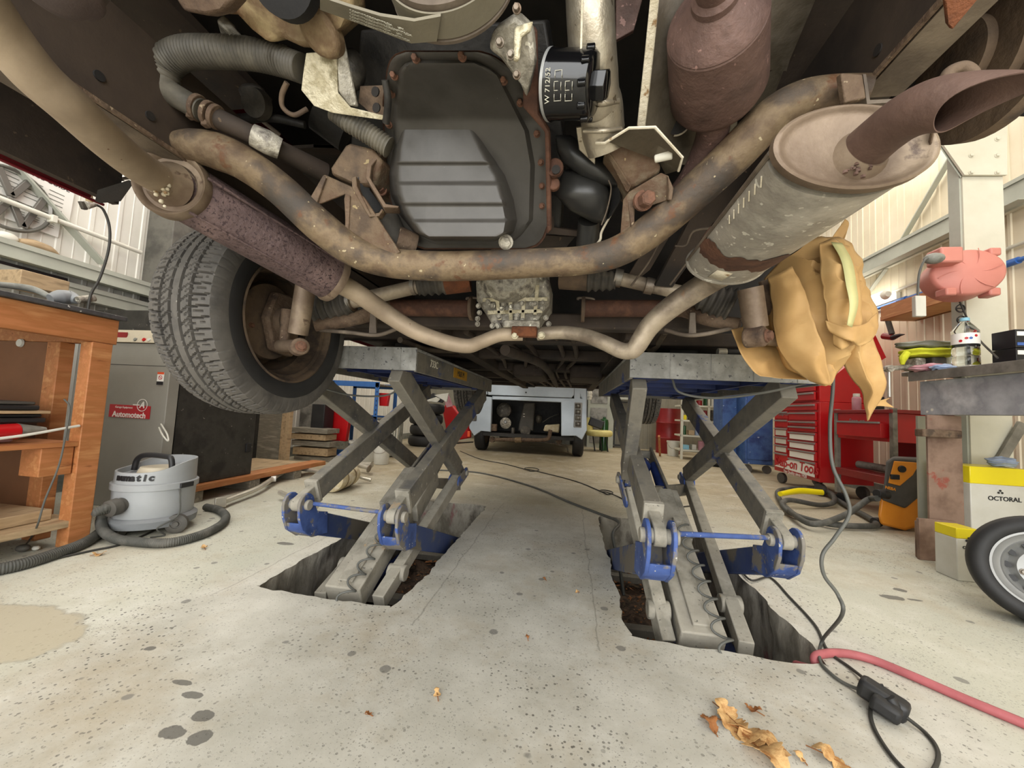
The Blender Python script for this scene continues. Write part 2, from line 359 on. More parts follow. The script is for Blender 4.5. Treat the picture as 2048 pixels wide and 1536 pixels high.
def floor_material():
    m = bpy.data.materials.new('floor_concrete'); m.use_nodes = True; nt = m.node_tree; N = nt.nodes; L = nt.links; b = N['Principled BSDF']
    g = N.new('ShaderNodeNewGeometry'); co = g.outputs['Position']
    sx = N.new('ShaderNodeSeparateXYZ'); L.new(co, sx.inputs[0])
    def nz(sc, det=6, r=.6, src=co):
        n = N.new('ShaderNodeTexNoise'); n.inputs['Scale'].default_value = sc; n.inputs['Detail'].default_value = det; n.inputs['Roughness'].default_value = r; L.new(src, n.inputs['Vector']); return n.outputs['Fac']
    def mth(op, a, c=None, cl=False):
        n = N.new('ShaderNodeMath'); n.operation = op; n.use_clamp = cl
        for i, q in enumerate((a, c)):
            if q is None: continue
            if isinstance(q, (int, float)): n.inputs[i].default_value = q
            else: L.new(q, n.inputs[i])
        return n.outputs[0]
    def ramp(f, a, c, ca=(0, 0, 0, 1), cb=(1, 1, 1, 1)):
        n = N.new('ShaderNodeValToRGB'); n.color_ramp.elements[0].position = a; n.color_ramp.elements[1].position = c; n.color_ramp.elements[0].color = ca; n.color_ramp.elements[1].color = cb; L.new(f, n.inputs[0]); return n.outputs[0]
    def mix(f, a, c):
        n = N.new('ShaderNodeMix'); n.data_type = 'RGBA'
        if isinstance(f, (int, float)): n.inputs[0].default_value = f
        else: L.new(f, n.inputs[0])
        for i, q in ((6, a), (7, c)):
            if isinstance(q, tuple): n.inputs[i].default_value = q
            else: L.new(q, n.inputs[i])
        return n.outputs[2]
    n1 = nz(1.3, 8); n2 = nz(5, 8); n3 = nz(28, 4)
    paint = mix(ramp(n1, .38, .62), rgb('#bcbcae'), rgb('#cbc9ba'))
    bare = mix(ramp(n2, .35, .65), rgb('#b8b5aa'), rgb('#cdcac0'))
    far = mix(ramp(n2, .35, .65), rgb('#b3a88f'), rgb('#9d9076'))
    # bare trowelled strip round and between the two pits
    wob = mth('MULTIPLY', mth('SUBTRACT', n1, .5), .5)
    ax = mth('ABSOLUTE', mth('ADD', mth('ADD', sx.outputs[0], .17), wob)); strip = mth('LESS_THAN', ax, 1.15)
    strip = ramp(mth('ADD', mth('SUBTRACT', 1.2, ax), .5), .42, .58)
    nearm = ramp(mth('SUBTRACT', mth('ADD', 3.15, wob), sx.outputs[1]), -.1, .15)
    col = mix(mth('MULTIPLY', strip, nearm), paint, bare)
    fy = ramp(mth('MULTIPLY', mth('ADD', sx.outputs[1], mth('MULTIPLY', wob, 2)), .1), .24, .42)
    col = mix(fy, col, far)
    # worn, stained patches
    col = mix(mth('MULTIPLY', ramp(nz(.9, 10, .7), .52, .66), .55), col, rgb('#93876f'))
    col = mix(mth('MULTIPLY', ramp(nz(2.6, 10, .7), .56, .7), .45), col, rgb('#d9d8d0'))
    tan = ramp(nz(2.1, 12, .72), .50, .68); col = mix(mth('MULTIPLY', tan, .5), col, rgb('#a8977a'))
    wht = ramp(nz(1.5, 12, .75), .55, .72); col = mix(mth('MULTIPLY', wht, .6), col, rgb('#e3e1da'))
    dk = ramp(nz(6.5, 12, .8), .60, .70); col = mix(mth('MULTIPLY', dk, .45), col, rgb('#857c6c'))
    # pock marks and small chips
    v = N.new('ShaderNodeTexVoronoi'); v.inputs['Scale'].default_value = 58; L.new(co, v.inputs['Vector'])
    vs = ramp(mth('ADD', v.outputs['Distance'], mth('MULTIPLY', n2, .25)), .30, .34, (1, 1, 1, 1), (0, 0, 0, 1))
    dens = ramp(nz(1.7, 6, .7), .42, .60); dens2 = ramp(nz(3.1, 6, .7), .45, .62); col = mix(mth('MULTIPLY', mth('MULTIPLY', vs, .75), mth('ADD', .15, dens)), col, rgb('#4d4a45'))
    v2 = N.new('ShaderNodeTexVoronoi'); v2.inputs['Scale'].default_value = 7; L.new(co, v2.inputs['Vector'])
    v3 = N.new('ShaderNodeTexVoronoi'); v3.inputs['Scale'].default_value = 120; L.new(co, v3.inputs['Vector']); vs3 = ramp(mth('ADD', v3.outputs['Distance'], mth('MULTIPLY', nz(9, 6), .5)), .40, .46, (1, 1, 1, 1), (0, 0, 0, 1)); col = mix(mth('MULTIPLY', mth('MULTIPLY', vs3, .6), dens2), col, rgb('#6b675e'))
    v4 = N.new('ShaderNodeTexVoronoi'); v4.inputs['Scale'].default_value = 21; L.new(co, v4.inputs['Vector']); vs4 = ramp(mth('ADD', v4.outputs['Distance'], mth('MULTIPLY', nz(40, 4), .22)), .20, .225, (1, 1, 1, 1), (0, 0, 0, 1)); col = mix(mth('MULTIPLY', mth('MULTIPLY', vs4, .6), dens), col, rgb('#5a5750'))
    vs2 = ramp(mth('ADD', v2.outputs['Distance'], mth('MULTIPLY', nz(16), .16)), .165, .185, (1, 1, 1, 1), (0, 0, 0, 1))
    col = mix(mth('MULTIPLY', vs2, .7), col, rgb('#6e6c68'))
    sp = ramp(nz(170, 2), .64, .68); col = mix(mth('MULTIPLY', sp, .6), col, rgb('#5b5850'))
    # hairline cracks beside the pit edges
    for xc in (-1.29, -.50, .12):
        d = mth('ABSOLUTE', mth('ADD', mth('SUBTRACT', sx.outputs[0], xc), mth('MULTIPLY', mth('SUBTRACT', nz(6, 8), .5), .05)))
        c = mth('MULTIPLY', ramp(d, .0015, .004, (1, 1, 1, 1), (0, 0, 0, 1)), mth('MULTIPLY', mth('GREATER_THAN', sx.outputs[1], 1.3), mth('LESS_THAN', sx.outputs[1], 3.1)))
        col = mix(mth('MULTIPLY', c, .6), col, rgb('#7a766c'))
    # a round tan patch repair and the oil drips
    def spot(col, px, py, rx, ry, c, amt, wob_=.25):
        p = atz(px, py); n = N.new('ShaderNodeVectorMath'); n.operation = 'SUBTRACT'; L.new(co, n.inputs[0]); n.inputs[1].default_value = (p.x, p.y, 0)
        d = N.new('ShaderNodeVectorMath'); d.operation = 'MULTIPLY'; L.new(n.outputs[0], d.inputs[0]); d.inputs[1].default_value = (1/rx, 1/ry, 0)
        l = N.new('ShaderNodeVectorMath'); l.operation = 'LENGTH'; L.new(d.outputs[0], l.inputs[0])
        f = ramp(mth('ADD', l.outputs['Value'], mth('MULTIPLY', mth('SUBTRACT', nz(35 if rx < .1 else 12, 5), .5), wob_*2)), .48, .52, (1, 1, 1, 1), (0, 0, 0, 1))
        # ramp works on 0..1, so the radii are given doubled
        return mix(mth('MULTIPLY', f, amt), col, rgb(c))
    col = spot(col, -30, 1262, .62, .30, '#7d766a', .55, .14); col = spot(col, -30, 1262, .60, .285, '#c4b99f', .6, .14)
    for px, py, rx, ry in ((405, 1432, .05, .035), (345, 1465, .06, .035), (385, 1390, .055, .022), (365, 1365, .06, .018), (400, 1475, .045, .04), (300, 1297, .03, .02), (1785, 1195, .09, .05), (1800, 1180, .05, .04), (1830, 1200, .06, .02), (570, 1087, .09, .04)): col = spot(col, px, py, rx, ry, '#55534f', .8)
    L.new(col, b.inputs['Base Color']); b.inputs['Roughness'].default_value = .62
    bp = N.new('ShaderNodeBump'); bp.inputs['Strength'].default_value = .35; bp.inputs['Distance'].default_value = .006
    h = mth('SUBTRACT', mth('ADD', mth('MULTIPLY', n2, .6), mth('MULTIPLY', n3, .3)), mth('MULTIPLY', vs, .3)); L.new(h, bp.inputs['Height']); L.new(bp.outputs[0], b.inputs['Normal'])
    MATS['floor_concrete'] = m
floor_material()
def corrugated(name, src, cols, period=.1, axis=1):
    return mat(name, cols, 2, .45, bump=.03)
# ================================================================ THE SETTING
XL, XR, YB, YF, ZC = -3.6, 3.5, 9.4, -3.0, 4.6
PITS = [(-1.2, -.6), (.225, .84)]; PY0, PY1 = 1.39, 2.96
def rough_rect(x0, y0, x1, y1, seed, amp=.012, step=.03):
    pts = []
    cs = [(x0, y0), (x1, y0), (x1, y1), (x0, y1)]
    for i in range(4):
        a, b = V((*cs[i], 0)), V((*cs[(i+1) % 4], 0)); n = int((b-a).length/step); nr = V((-(b-a).y, (b-a).x, 0)).normalized()
        for k in range(n):
            t = k/n; p = a.lerp(b, t); e = min(t, 1-t)*n; w = min(1, e/2+.2)
            q = noise.noise(V((p.x*5+seed, p.y*5, 0)))*1.6+noise.noise(V((p.x*22+seed, p.y*22, 3)))*.8
            p = p+nr*(q*amp*w + (.022*math.exp(-e/1.5)))
            pts.append(p)
    return pts
cu = bpy.data.curves.new('floor', 'CURVE'); cu.dimensions = '2D'; cu.fill_mode = 'BOTH'
def spline(pts):
    sp = cu.splines.new('POLY'); sp.points.add(len(pts)-1)
    for q, p in zip(sp.points, pts): q.co = (p[0], p[1], 0, 1)
    sp.use_cyclic_u = True
spline([(XL-.1, YF-6, 0), (XR+.1, YF-6, 0), (XR+.1, YB+.1, 0), (XL-.1, YB+.1, 0)])
HOLES = [rough_rect(x0, PY0, x1, PY1, 3+9*i, amp=(.016, .013)[i]) for i, (x0, x1) in enumerate(PITS)]
for h in HOLES: spline(h)
t = bpy.data.objects.new('t', cu); S.collection.objects.link(t); bpy.context.view_layer.update()
me = bpy.data.meshes.new_from_object(t.evaluated_get(bpy.context.evaluated_depsgraph_get())); bpy.data.objects.remove(t)
me.materials.clear(); me.materials.append(MATS['floor_concrete']); me.name = 'floor'
bm = bmesh.new(); bm.from_mesh(me)
for f in bm.faces:
    if f.normal.z < 0: f.normal_flip()
bm.to_mesh(me); bm.free()
floor = bpy.data.objects.new('floor', me); S.collection.objects.link(floor); tag(floor, kind='structure')
for i, h in enumerate(HOLES):
    rs = []
    cen = sum(h, V((0, 0, 0)))/len(h)
    for k, z in enumerate((0, -.02, -.06, -.12, -.2, -.28, -.36, -.42)):
        rs.append([V((p.x, p.y, z))+(p-cen).normalized()*((-.012 if k == 0 else .004*k)+.03*noise.noise(V((p.x*7, p.y*7, z*9+i)))*(k > 0)) if k else V((p.x, p.y, 0)) for p in h])
    o = MB().rings(rs, cap=False).make('trim_%d' % (i+1), 'pit_wall', smooth=60); tag(o, kind='structure')
    x0, x1 = PITS[i]
    o = MB().sheet(lambda u, v: V((x0-.1+(x1-x0+.2)*u, PY0-.1+(PY1-PY0+.2)*v, -.40+.05*noise.noise(V((u*4, v*9, i)))+.02*noise.noise(V((u*20, v*40, i))))), 24, 60).make('trim_%d' % (i+3), 'pit_dirt', smooth=60, recalc=False)
    tag(o, kind='structure')
# sheeting walls: shallow trapezoid ribs along the wall
def sheeting(name, x, y0, y1, z0, z1, m, inward, period=.2, d=.012, axis='Y'):
    pts = []; y = y0
    while y < y1:
        for dy, h in ((0, 0), (.006, d), (.03, d), (.036, 0), (.098, 0), (.101, d*.4), (.106, d*.4), (.109, 0)): pts.append((min(y+dy, y1), h))
        y += period
    pts.append((y1, 0)); mb = MB(); n = len(pts); vs = []
    for z in (z0, z1):
        for a, h in pts: vs.append(V((x+inward*h, a, z)) if axis == 'Y' else V((a, x+inward*h, z)))
    mb.add(vs, [(i, i+1, n+i+1, n+i) for i in range(n-1)])
    th = .12*-inward
    back = [V((x+th, y0, z0)), V((x+th, y1, z0)), V((x+th, y1, z1)), V((x+th, y0, z1))] if axis == 'Y' else [V((y0, x+th, z0)), V((y1, x+th, z0)), V((y1, x+th, z1)), V((y0, x+th, z1))]
    mb.add(back, [(0, 1, 2, 3)])
    o = mb.make(name, m, smooth=0, recalc=False); return tag(o, kind='structure')
sheeting('wall_left', XL, YF, YB, 0, ZC, 'panel_left', 1, .17, .007)
sheeting('wall_right', XR, YF, YB, 0, ZC, 'panel_right', -1, .2, .009)
sheeting('wall_back', YB, XL, XR, 0, ZC, 'wall_back_grey', -1, .2, .012, axis='X')
# front wall with the roller-door opening behind the camera
mb = MB()
for a, b in (((XL, YF-.15, 0), (-2.6, YF, ZC)), ((2.8, YF-.15, 0), (XR, YF, ZC)), ((-2.6, YF-.15, 3.9), (2.8, YF, ZC))): mb.span(a, b)
tag(mb.make('wall_front', 'panel_left', smooth=0), kind='structure')
# closed roof slab, the added fill lamps hang below it
mb = MB(); mb.span((XL, YF, ZC), (XR, YB, ZC+.12))
tag(mb.make('ceiling', 'ceiling_white', smooth=0), kind='structure')
# blockwork plinth along the right wall, concrete kerb left: skirtings
tag(MB().span((XL, YF, 0), (XL+.03, YB, .12)).make('baseboard_left', 'clutter_grey', smooth=0), kind='structure')
tag(MB().span((XR-.03, YF, 0), (XR, YB, .12)).make('baseboard_right', 'clutter_grey', smooth=0), kind='structure')

# ---- left wall: purlins, brace, conduit, emblem, posters
def zrail(x, sgn, y0, y1, z, h=.15, w=.09): # a Z-section sheeting rail
    mb = MB()
    mb.span((x, y0, z+h-.006), (x+sgn*w, y1, z+h)); mb.span((x+sgn*w, y0, z+h-.02), (x+sgn*(w+.006), y1, z+h+.012))
    mb.span((x+sgn*w*.9, y0, z), (x+sgn*(w*.9+.006), y1, z+h-.006)); mb.span((x+sgn*w*.9, y0, z), (x+sgn*(w*1.5), y1, z+.006)); return mb
zA = atx(130, 522, XL+.1).z; zB = atx(130, 570, XL+.1).z
o = tag(zrail(XL+.01, 1, YF, 2.66, zA-.10, .11, .12).make('wall_rail', 'steel_greygreen', smooth=0), 'grey steel sheeting rail on left wall, upper, below the round emblem', 'rail', 'sheeting rails on the left wall')
o = tag(zrail(XL+.01, 1, YF, 2.66, zB-.09, .10, .12).make('wall_rail', 'steel_greygreen', smooth=0), 'grey steel sheeting rail on left wall, lower, just above the orange bench', 'rail', 'sheeting rails on the left wall')
a, b = atx(0, 300, XL+.05), atx(205, 528, XL+.05)
tag(MB().beam(a, b, .012, .075, upv=(1, 0, 0)).make('wall_brace', 'steel_greygreen', smooth=0), 'flat grey-green diagonal brace crossing the left wall behind emblem', 'brace')
a, b = atx(-60, 373, XL+.09), atx(282, 505, XL+.09)
r = thing('wall_conduit', 'white horizontal conduit pipe running along left wall over the emblem', 'pipe', (XL+.09, (a.y+b.y)/2, a.z))
MB().tube([a, b], .016, 12, 0).make('pipe', 'white_paint', r)
c = atx(105, 438, XL+.09); MB().box(c, (.05, .03, .05)).make('pipe_clip', 'white_paint', r, bevel=.004)
# posters
def poster(cxy, w, h, tilt, label, lines, title):
    c = atx(*cxy, XL+.018); u = V((0, math.cos(tilt), math.sin(tilt))); v = V((0, -math.sin(tilt), math.cos(tilt)))
    r = thing('poster', label, 'poster', c, 'posters behind the emblem')
    MB().prism([c-u*w/2-v*h/2, c+u*w/2-v*h/2, c+u*w/2+v*h/2, c-u*w/2+v*h/2], (.002, 0, 0)).make('paper', 'sticker_white', r, smooth=0)
    if title: text(title, h*.16, c+v*h*.33+V((.003, 0, 0)), u, v, 'ink_black', r, 'poster_title', .0003, bold=.0005)
    mb = MB()
    for i in range(lines):
        for k in (-1, 0, 1):
            q = c+v*(h*(.12-.11*i))+u*(w*.28*k); mb.box(q+V((.003, 0, 0)), (.001, w*.2, h*.02), Matrix(((1, 0, 0), (0, math.cos(tilt), -math.sin(tilt)), (0, math.sin(tilt), math.cos(tilt)))))
    mb.make('print_lines', 'clutter_grey', r, smooth=0)
poster((68, 375), .40, .26, -.03, 'white printed poster at upper right of round emblem on left wall', 5, 'REFERENCE GUIDE')
poster((68, 438), .26, .13, -.03, 'small white printed notice at lower right of round emblem', 3, None)
# round emblem: ring with a V over a W
c = atx(22, 398, XL+.05); Rm = .19
r = thing('wall_emblem', 'large round grey car-maker emblem with V over W on left wall', 'emblem', c)
ringp = [V((0, math.cos(2*PI*k/48), math.sin(2*PI*k/48))) for k in range(48)]
mb = MB(); rs = []
for k in range(48):
    d = ringp[k]; rs.append([c+d*(Rm+q[0])+V((q[1], 0, 0)) for q in ((-.012, 0), (0, .012), (.012, 0), (0, -.012))])
mb.rings(rs, close=True).make('ring', 'vw_emblem', r, smooth=60)
def strokes(nm, pts):
    mb = MB()
    for a, b in zip(pts, pts[1:]):
        A, B = c+V((0, a[0]*Rm, a[1]*Rm)), c+V((0, b[0]*Rm, b[1]*Rm)); mb.beam(A, B, .022, .034, upv=(0, 0, 1)) if abs(a[0]-b[0]) > .001 else None
    mb.make(nm, 'vw_emblem', r, bevel=.003)
strokes('letter_v', [(-.38, .88), (0, .10), (.38, .88)])
strokes('letter_w', [(-.80, .50), (-.36, -.80), (0, .0), (.36, -.80), (.80, .50)])
# small parts bag lying on the upper rail
p = atx(78, 484, XL+.09); p.z = zA+.012
r = MB().tube([p+V((0, -.09, .025)), p+V((0, -.03, .035)), p+V((0, .05, .03)), p+V((0, .1, .015))], [.02, .032, .03, .012], 12).make('parts_bag', 'wood_pale')
tag(r, 'small crumpled tan parts bag lying on the upper left wall rail', 'bag')
p = atx(14, 470, XL+.08); p.z = zA+.012
tag(MB().ball(p+V((0, 0, .03)), .05, 12, (.6, 1.1, .7)).make('dust_cap', 'white_paint'), 'pale domed plastic cap sitting on left wall rail beside the bag', 'cap')
p = atx(62, 535, XL+.11); p.z = zB+.01+.02
tag(MB().beam(p+V((0, -.28, 0)), p+V((0, .18, 0)), .03, .03).make('wiper_arm', 'plastic_black', bevel=.004), 'long black bar lying on the lower left wall rail', 'bar')
p = atx(32, 566, XL+.20)
tag(MB().box(p+V((0.12, 0, 0)), (.22, .22, .09)).make('wood_block', 'wood_pale', bevel=.004), 'rough timber block on the left bench against the wall', 'block')
# dark column at the end of the left wall
cxr = at(352, 500, 2.7).x
tag(MB().span((XL, 2.66, 0), (cxr, 2.86, ZC)).make('wall_column', 'column_dark', bevel=.006), 'tall dark grey column at end of left wall behind lifted van tyre', 'column')

# ---- right wall: portal column, rails, brace, light, pipe, shelf
cA = at(1911, 350, 3.0); 
px0, px1 = at(1930, 520, 2.95).x, at(2012, 520, 2.95).x
r = thing('portal_column', 'cream steel portal column with bolted haunch on right wall behind the hose reel', 'column', ((px0+px1)/2, 3.0, 0))
MB().span((px0, 2.95, 0), (px1, 2.97, ZC)).make('flange', 'steel_beige', r, smooth=0)
MB().span(((px0+px1)/2-.008, 2.97, 0), ((px0+px1)/2+.008, 3.03, ZC)).make('web', 'steel_beige', r, smooth=0)
MB().span((px0, 3.03, 0), (px1, 3.05, ZC)).make('flange', 'steel_beige', r, smooth=0)
MB().span((px0-.012, 2.96, 0), (px0-.001, 3.04, ZC)).make('side_plate', 'steel_greygreen', r, smooth=0)
hp = [at(*q, 2.94) for q in ((1862, 262), (1925, 352), (2010, 352), (2010, 40), (1862, 40))]
MB().prism(hp, (0, -.014, 0)).make('haunch_plate', 'steel_beige', r, smooth=0)
MB().prism([at(1862, 262, 2.95), at(1925, 352, 2.95), at(1925, 352, 3.1), at(1862, 262, 3.1)], (-.012, 0, -.012)).make('haunch_web', 'steel_greygreen', r, smooth=0)
for yy in (278, 311, 345):
    for xx in (1942, 1994): MB().hexbolt(at(xx, yy, 2.925), (0, -1, 0), .012, .012).make('bolt', 'steel_beige', r, smooth=0)
def rrail(pa, pb, h, label, m='steel_greygreen'):
    a, b = atx(*pa, XR-.1), atx(*pb, XR-.1); z = (a.z+b.z)/2
    o = zrail(XR-.01, -1, min(a.y, b.y), max(a.y, b.y), z-h, h, .12).make('wall_rail', m, smooth=0); return tag(o, label, 'rail', 'sheeting rails on the right wall')
for pa, pb, h, lb in (((1720, 530), (1906, 436), .16, 'dark sheeting rail on right wall, uppermost one left of the column'), ):
    a = atx(1906, 432, XR-.1); tag(zrail(XR-.01, -1, 3.33, 9.3, a.z-.2, .2, .14).make('wall_rail', 'steel_greygreen', smooth=0), 'broad grey sheeting rail on right wall above the tube lamp, left of column', 'rail', 'sheeting rails on the right wall')
a = atx(1906, 468, XR-.05); tag(MB().span((XR-.05, 3.33, a.z-.03), (XR-.01, 9.3, a.z+.01)).make('wall_rail', 'steel_beige', smooth=0), 'thin cream rail on right wall just below the broad rail', 'rail', 'sheeting rails on the right wall')
a = atx(2040, 480, XR-.1); tag(MB().span((XR-.06, YF, a.z-.02), (XR-.01, 2.9, a.z+.02)).make('wall_rail', 'steel_greygreen', smooth=0), 'thin grey rail on right wall, middle one right of the column', 'rail', 'sheeting rails on the right wall')
a = atx(2040, 630, XR-.1); tag(MB().span((XR-.06, YF, a.z-.02), (XR-.01, 2.9, a.z+.02)).make('wall_rail', 'steel_greygreen', smooth=0), 'thin grey rail on right wall, lowest one right of the column', 'rail', 'sheeting rails on the right wall')
a = atx(2040, 385, XR-.1); tag(zrail(XR-.01, -1, YF, 2.9, a.z-.16, .2, .14).make('wall_rail', 'steel_greygreen', smooth=0), 'broad grey sheeting rail on right wall, top one right of the column', 'rail', 'sheeting rails on the right wall')
a, b = atx(1805, 480, XR-.04), atx(1868, 372, XR-.04)
tag(MB().beam(a+(a-b)*.0, b+(b-a)*1.6, .012, .05, upv=(1, 0, 0)).make('wall_brace', 'steel_greygreen', smooth=0), 'thin diagonal grey brace on right wall between the rails and column', 'brace', 'braces on the right wall')
a, b = atx(1738, 585, XR-.04), atx(1772, 538, XR-.04)
tag(MB().beam(a, b, .012, .04, upv=(1, 0, 0)).make('wall_brace', 'steel_greygreen', smooth=0), 'short thin diagonal brace on right wall directly above tube lamp', 'brace', 'braces on the right wall')
# bright tube lamp on the wall
a, b = atx(1735, 608, XR-.1), atx(1782, 584, XR-.1); b = V((b.x, b.y, a.z)) 
r = thing('tube_lamp', 'lit white tube lamp on right wall above the brown shelf', 'lamp', (a+b)/2)
MB().tube([a+V((-.06, .9, 0)), a+V((-.06, 0, 0)), b+V((-.06, 0, 0))], .05, 16, 0).make('diffuser', 'tube_light', r, smooth=60)
MB().span((XR-.05, b.y, a.z-.04), (XR-.01, a.y+.9, a.z+.04)).make('backplate', 'white_paint', r)
MB().tube([b+V((-.06, 0, 0)), b+V((-.06, -.05, 0))], [.05, .03], 16, 0).make('end_cap', 'white_paint', r)
a = atx(1786, 583, XR-.04); tag(MB().tube([V((XR-.035, a.y, a.z)), V((XR-.035, 3.33, a.z))], .014, 10, 0).make('wall_conduit', 'steel_beige'), 'thin cream conduit running from the tube lamp to the column', 'pipe')
a = atx(1800, 598, XR-.06); b = atx(2040, 512, XR-.06); z = (a.z+b.z)/2
r = thing('air_line', 'bright blue compressed air pipe running along the right wall', 'pipe', (XR-.06, 4, z))
MB().tube([V((XR-.05, 9.2, z-.02)), V((XR-.05, -2, z-.02))], .018, 12, 0).make('pipe', 'pipe_blue', r)
for px in (1802, 2022): 
    q = atx(px, 560, XR-.06).y; MB().tube([V((XR-.05, q-.05, z-.02)), V((XR-.05, q+.05, z-.02))], .028, 12, 0).make('coupling', 'pipe_blue', r)
# brown shelf with lip
a, b = atx(1768, 640, XR-.32), atx(1912, 585, XR-.32)
ya, yb, z = a.y, b.y, (a.z+b.z)/2-.03
r = thing('wall_shelf', 'brown timber wall shelf with lipped front beside the column', 'shelf', (XR-.16, (ya+yb)/2, z))
MB().span((XR-.33, yb, z), (XR-.01, ya, z+.02)).make('shelf_board', 'ply', r, bevel=.002)
MB().span((XR-.35, yb, z), (XR-.33, ya, z+.14)).make('front_lip', 'wood_orange', r, bevel=.002)
MB().prism([V((XR-.33, ya, z)), V((XR-.33, ya, z+.14)), V((XR-.02, ya, z+.2)), V((XR-.02, ya, z))], (0, .02, 0)).make('end_panel', 'ply', r)
MB().span((XR-.05, yb, z), (XR-.03, ya, z+.24)).make('back_board', 'wood_orange', r)
# ================================================================ THE TWO SCISSOR LIFTS
ZP0, ZP1 = .875, .97
def rounded_bar(mb, a, b, w, h, n=10): # flat bar in the YZ plane with round ends, thickness w along X
    a, b = V(a), V(b); t = (b-a).normalized(); s_ = V((1, 0, 0)).cross(t); poly = []
    for k in range(n+1):
        an = PI/2+PI*k/n; poly.append(a+t*math.cos(an)*h/2+s_*math.sin(an)*h/2)
    for k in range(n+1):
        an = -PI/2+PI*k/n; poly.append(b+t*math.cos(an)*h/2+s_*math.sin(an)*h/2)
    mb.prism([p-V((w/2, 0, 0)) for p in poly], (w, 0, 0))
def build_lift(label, xo, xi, q):
    """xo/xi: planes of the outer and inner arm sets; q: joints of each set"""
    px0, px1 = sorted((xo+(xo-xi)*(.11 if xo > 0 else -.0), xi-(xo-xi)*.14))
    xc = (xo+xi)/2
    r = thing('scissor_lift', label, 'car lift', (xc, 2.2, -.38), 'scissor lifts under the raised van')
    # platform: deck plate, side and end skirts, underside ribs
    y0, y1 = (1.42 if xo > 0 else 1.45), 2.93
    MB().span((px0, y0, ZP1-.012), (px1, y1, ZP1)).make('deck_plate', 'lift_deck', r, bevel=.003)
    for x in (px0, px1-.012): MB().span((x, y0+.004, ZP0), (x+.012, y1-.004, ZP1-.013)).make('side_skirt', 'lift_grey', r, bevel=.002)
    mb = MB(); mb.span((px0, y0-.006, ZP0+.004), (px1, y0+.004, ZP1+.001))
    for k in range(1, 5): 
        x = px0+(px1-px0)*k/4.6; mb.span((x, y0-.0085, ZP0+.006), (x+.003, y0-.006, ZP1))
    mb.make('end_plate', 'lift_deck', r, bevel=.002)
    MB().span((px0, y1-.004, ZP0+.004), (px1, y1+.006, ZP1)).make('end_plate', 'lift_grey', r)
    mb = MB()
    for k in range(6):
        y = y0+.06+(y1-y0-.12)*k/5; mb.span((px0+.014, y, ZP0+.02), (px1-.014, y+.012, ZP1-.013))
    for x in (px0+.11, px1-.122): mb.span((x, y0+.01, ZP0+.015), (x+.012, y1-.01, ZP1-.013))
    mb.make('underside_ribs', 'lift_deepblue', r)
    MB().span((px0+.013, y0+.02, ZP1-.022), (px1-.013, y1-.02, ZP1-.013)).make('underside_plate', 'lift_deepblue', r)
    for x, g, tone in ((xo, q['o'], 'outer'), (xi, q['i'], 'inner')):
        K, A1, B0, F, L1, F1 = [V((x, *p)) if len(p) == 2 else V(p) for p in g]
        side = (1 if x > xc else -1)*(1 if abs(x-xc) > 0 else 1)
        oa, ob = V((.028, 0, 0)), V((-.028, 0, 0))     # the two arms of a pair pass each other side by side
        # near knuckle K with arm up to the far end of the platform (A1) and link down to far pit (L1)
        d = (A1-K).normalized(); st = K+d*.10
        mb = MB(); mb.beam(st, A1+oa, .054, .10, upv=(0, 0, 1)); mb.make('upper_arm', 'lift_grey', r, bevel=.004)
        mb = MB(); rounded_bar(mb, K, st+d*.03, .036, .06); mb.box(st, (.062, .02, .108), Matrix.Rotation(math.atan2(d.z, d.y), 3, 'X')); mb.make('arm_tongue', 'lift_dust', r, bevel=.003)
        e = (L1-K).normalized(); mb = MB()
        prof = [V((0, .048*math.cos(PI-PI*k/8), .048*math.sin(PI-PI*k/8))) for k in range(9)]
        prof += [V((0, .075, -.045)), V((0, .15, -.065)), V((0, .16, -.165)), V((0, .05, -.15)), V((0, -.015, -.105)), V((0, -.042, -.05))]
        for s_ in (-1, 1): mb.prism([K+p+V((s_*.036-.006, 0, 0)) for p in prof], (.012, 0, 0))
        mb.prism([K+V((-.034, q[0], q[1])) for q in ((-.024, -.075), (-.012, -.105), (.05, -.148), (.05, -.137), (.0, -.10), (-.012, -.075))], (.068, 0, 0))
        mb.make('clevis', 'lift_blue', r, bevel=.0025)
        MB().beam(K+V((0, .075, -.095)), L1, .064, .10).make('lower_link', 'lift_link', r, bevel=.004)
        MB().lathe([(-.056, .022), (.056, .022)], K, (1, 0, 0), 20).make('pin', 'lift_dust', r, bevel=.003)
        MB().beam(B0+ob, F+(B0-F).normalized()*.06+ob*.3, .052, .095).make('upper_arm', 'lift_grey', r, bevel=.004)
        mb = MB(); rounded_bar(mb, F, F+(B0-F).normalized()*.10, .03, .07)
        for s_ in (-1, 1): rounded_bar(mb, F+V((s_*.034, 0, 0)), F+(F1-F).normalized()*.1+V((s_*.03, 0, 0)), .01, .07)
        mb.make('far_knuckle', 'lift_blue', r, bevel=.003)
        MB().beam(F+(F1-F).normalized()*.05, F1, .05, .065).make('lower_arm', 'lift_dust', r, bevel=.004)
        MB().lathe([(-.05, .018), (.05, .018)], F, (1, 0, 0), 16).make('pin', 'lift_dust', r, bevel=.003)
        M_ = F.lerp(F1, .84); MB().lathe([(-.04, .034), (.04, .034)], M_, (1, 0, 0), 20).make('pivot_boss', 'lift_dust', r, bevel=.004)
    # brackets under the platform
    for x in (xo, xi):
        g = q['o'] if x == xo else q['i']
        for p in (g[1], g[2]): MB().box((x, max(1.5, min(2.84, p[0])), ZP0+.03), (.1, .09, .05)).make('platform_bracket', 'lift_deepblue', r, bevel=.003)
    # thin tie bar joining the two near knuckles, cross tube joining the far ones
    Ko, Ki = V((xo, *q['o'][0])), V((xi, *q['i'][0]))
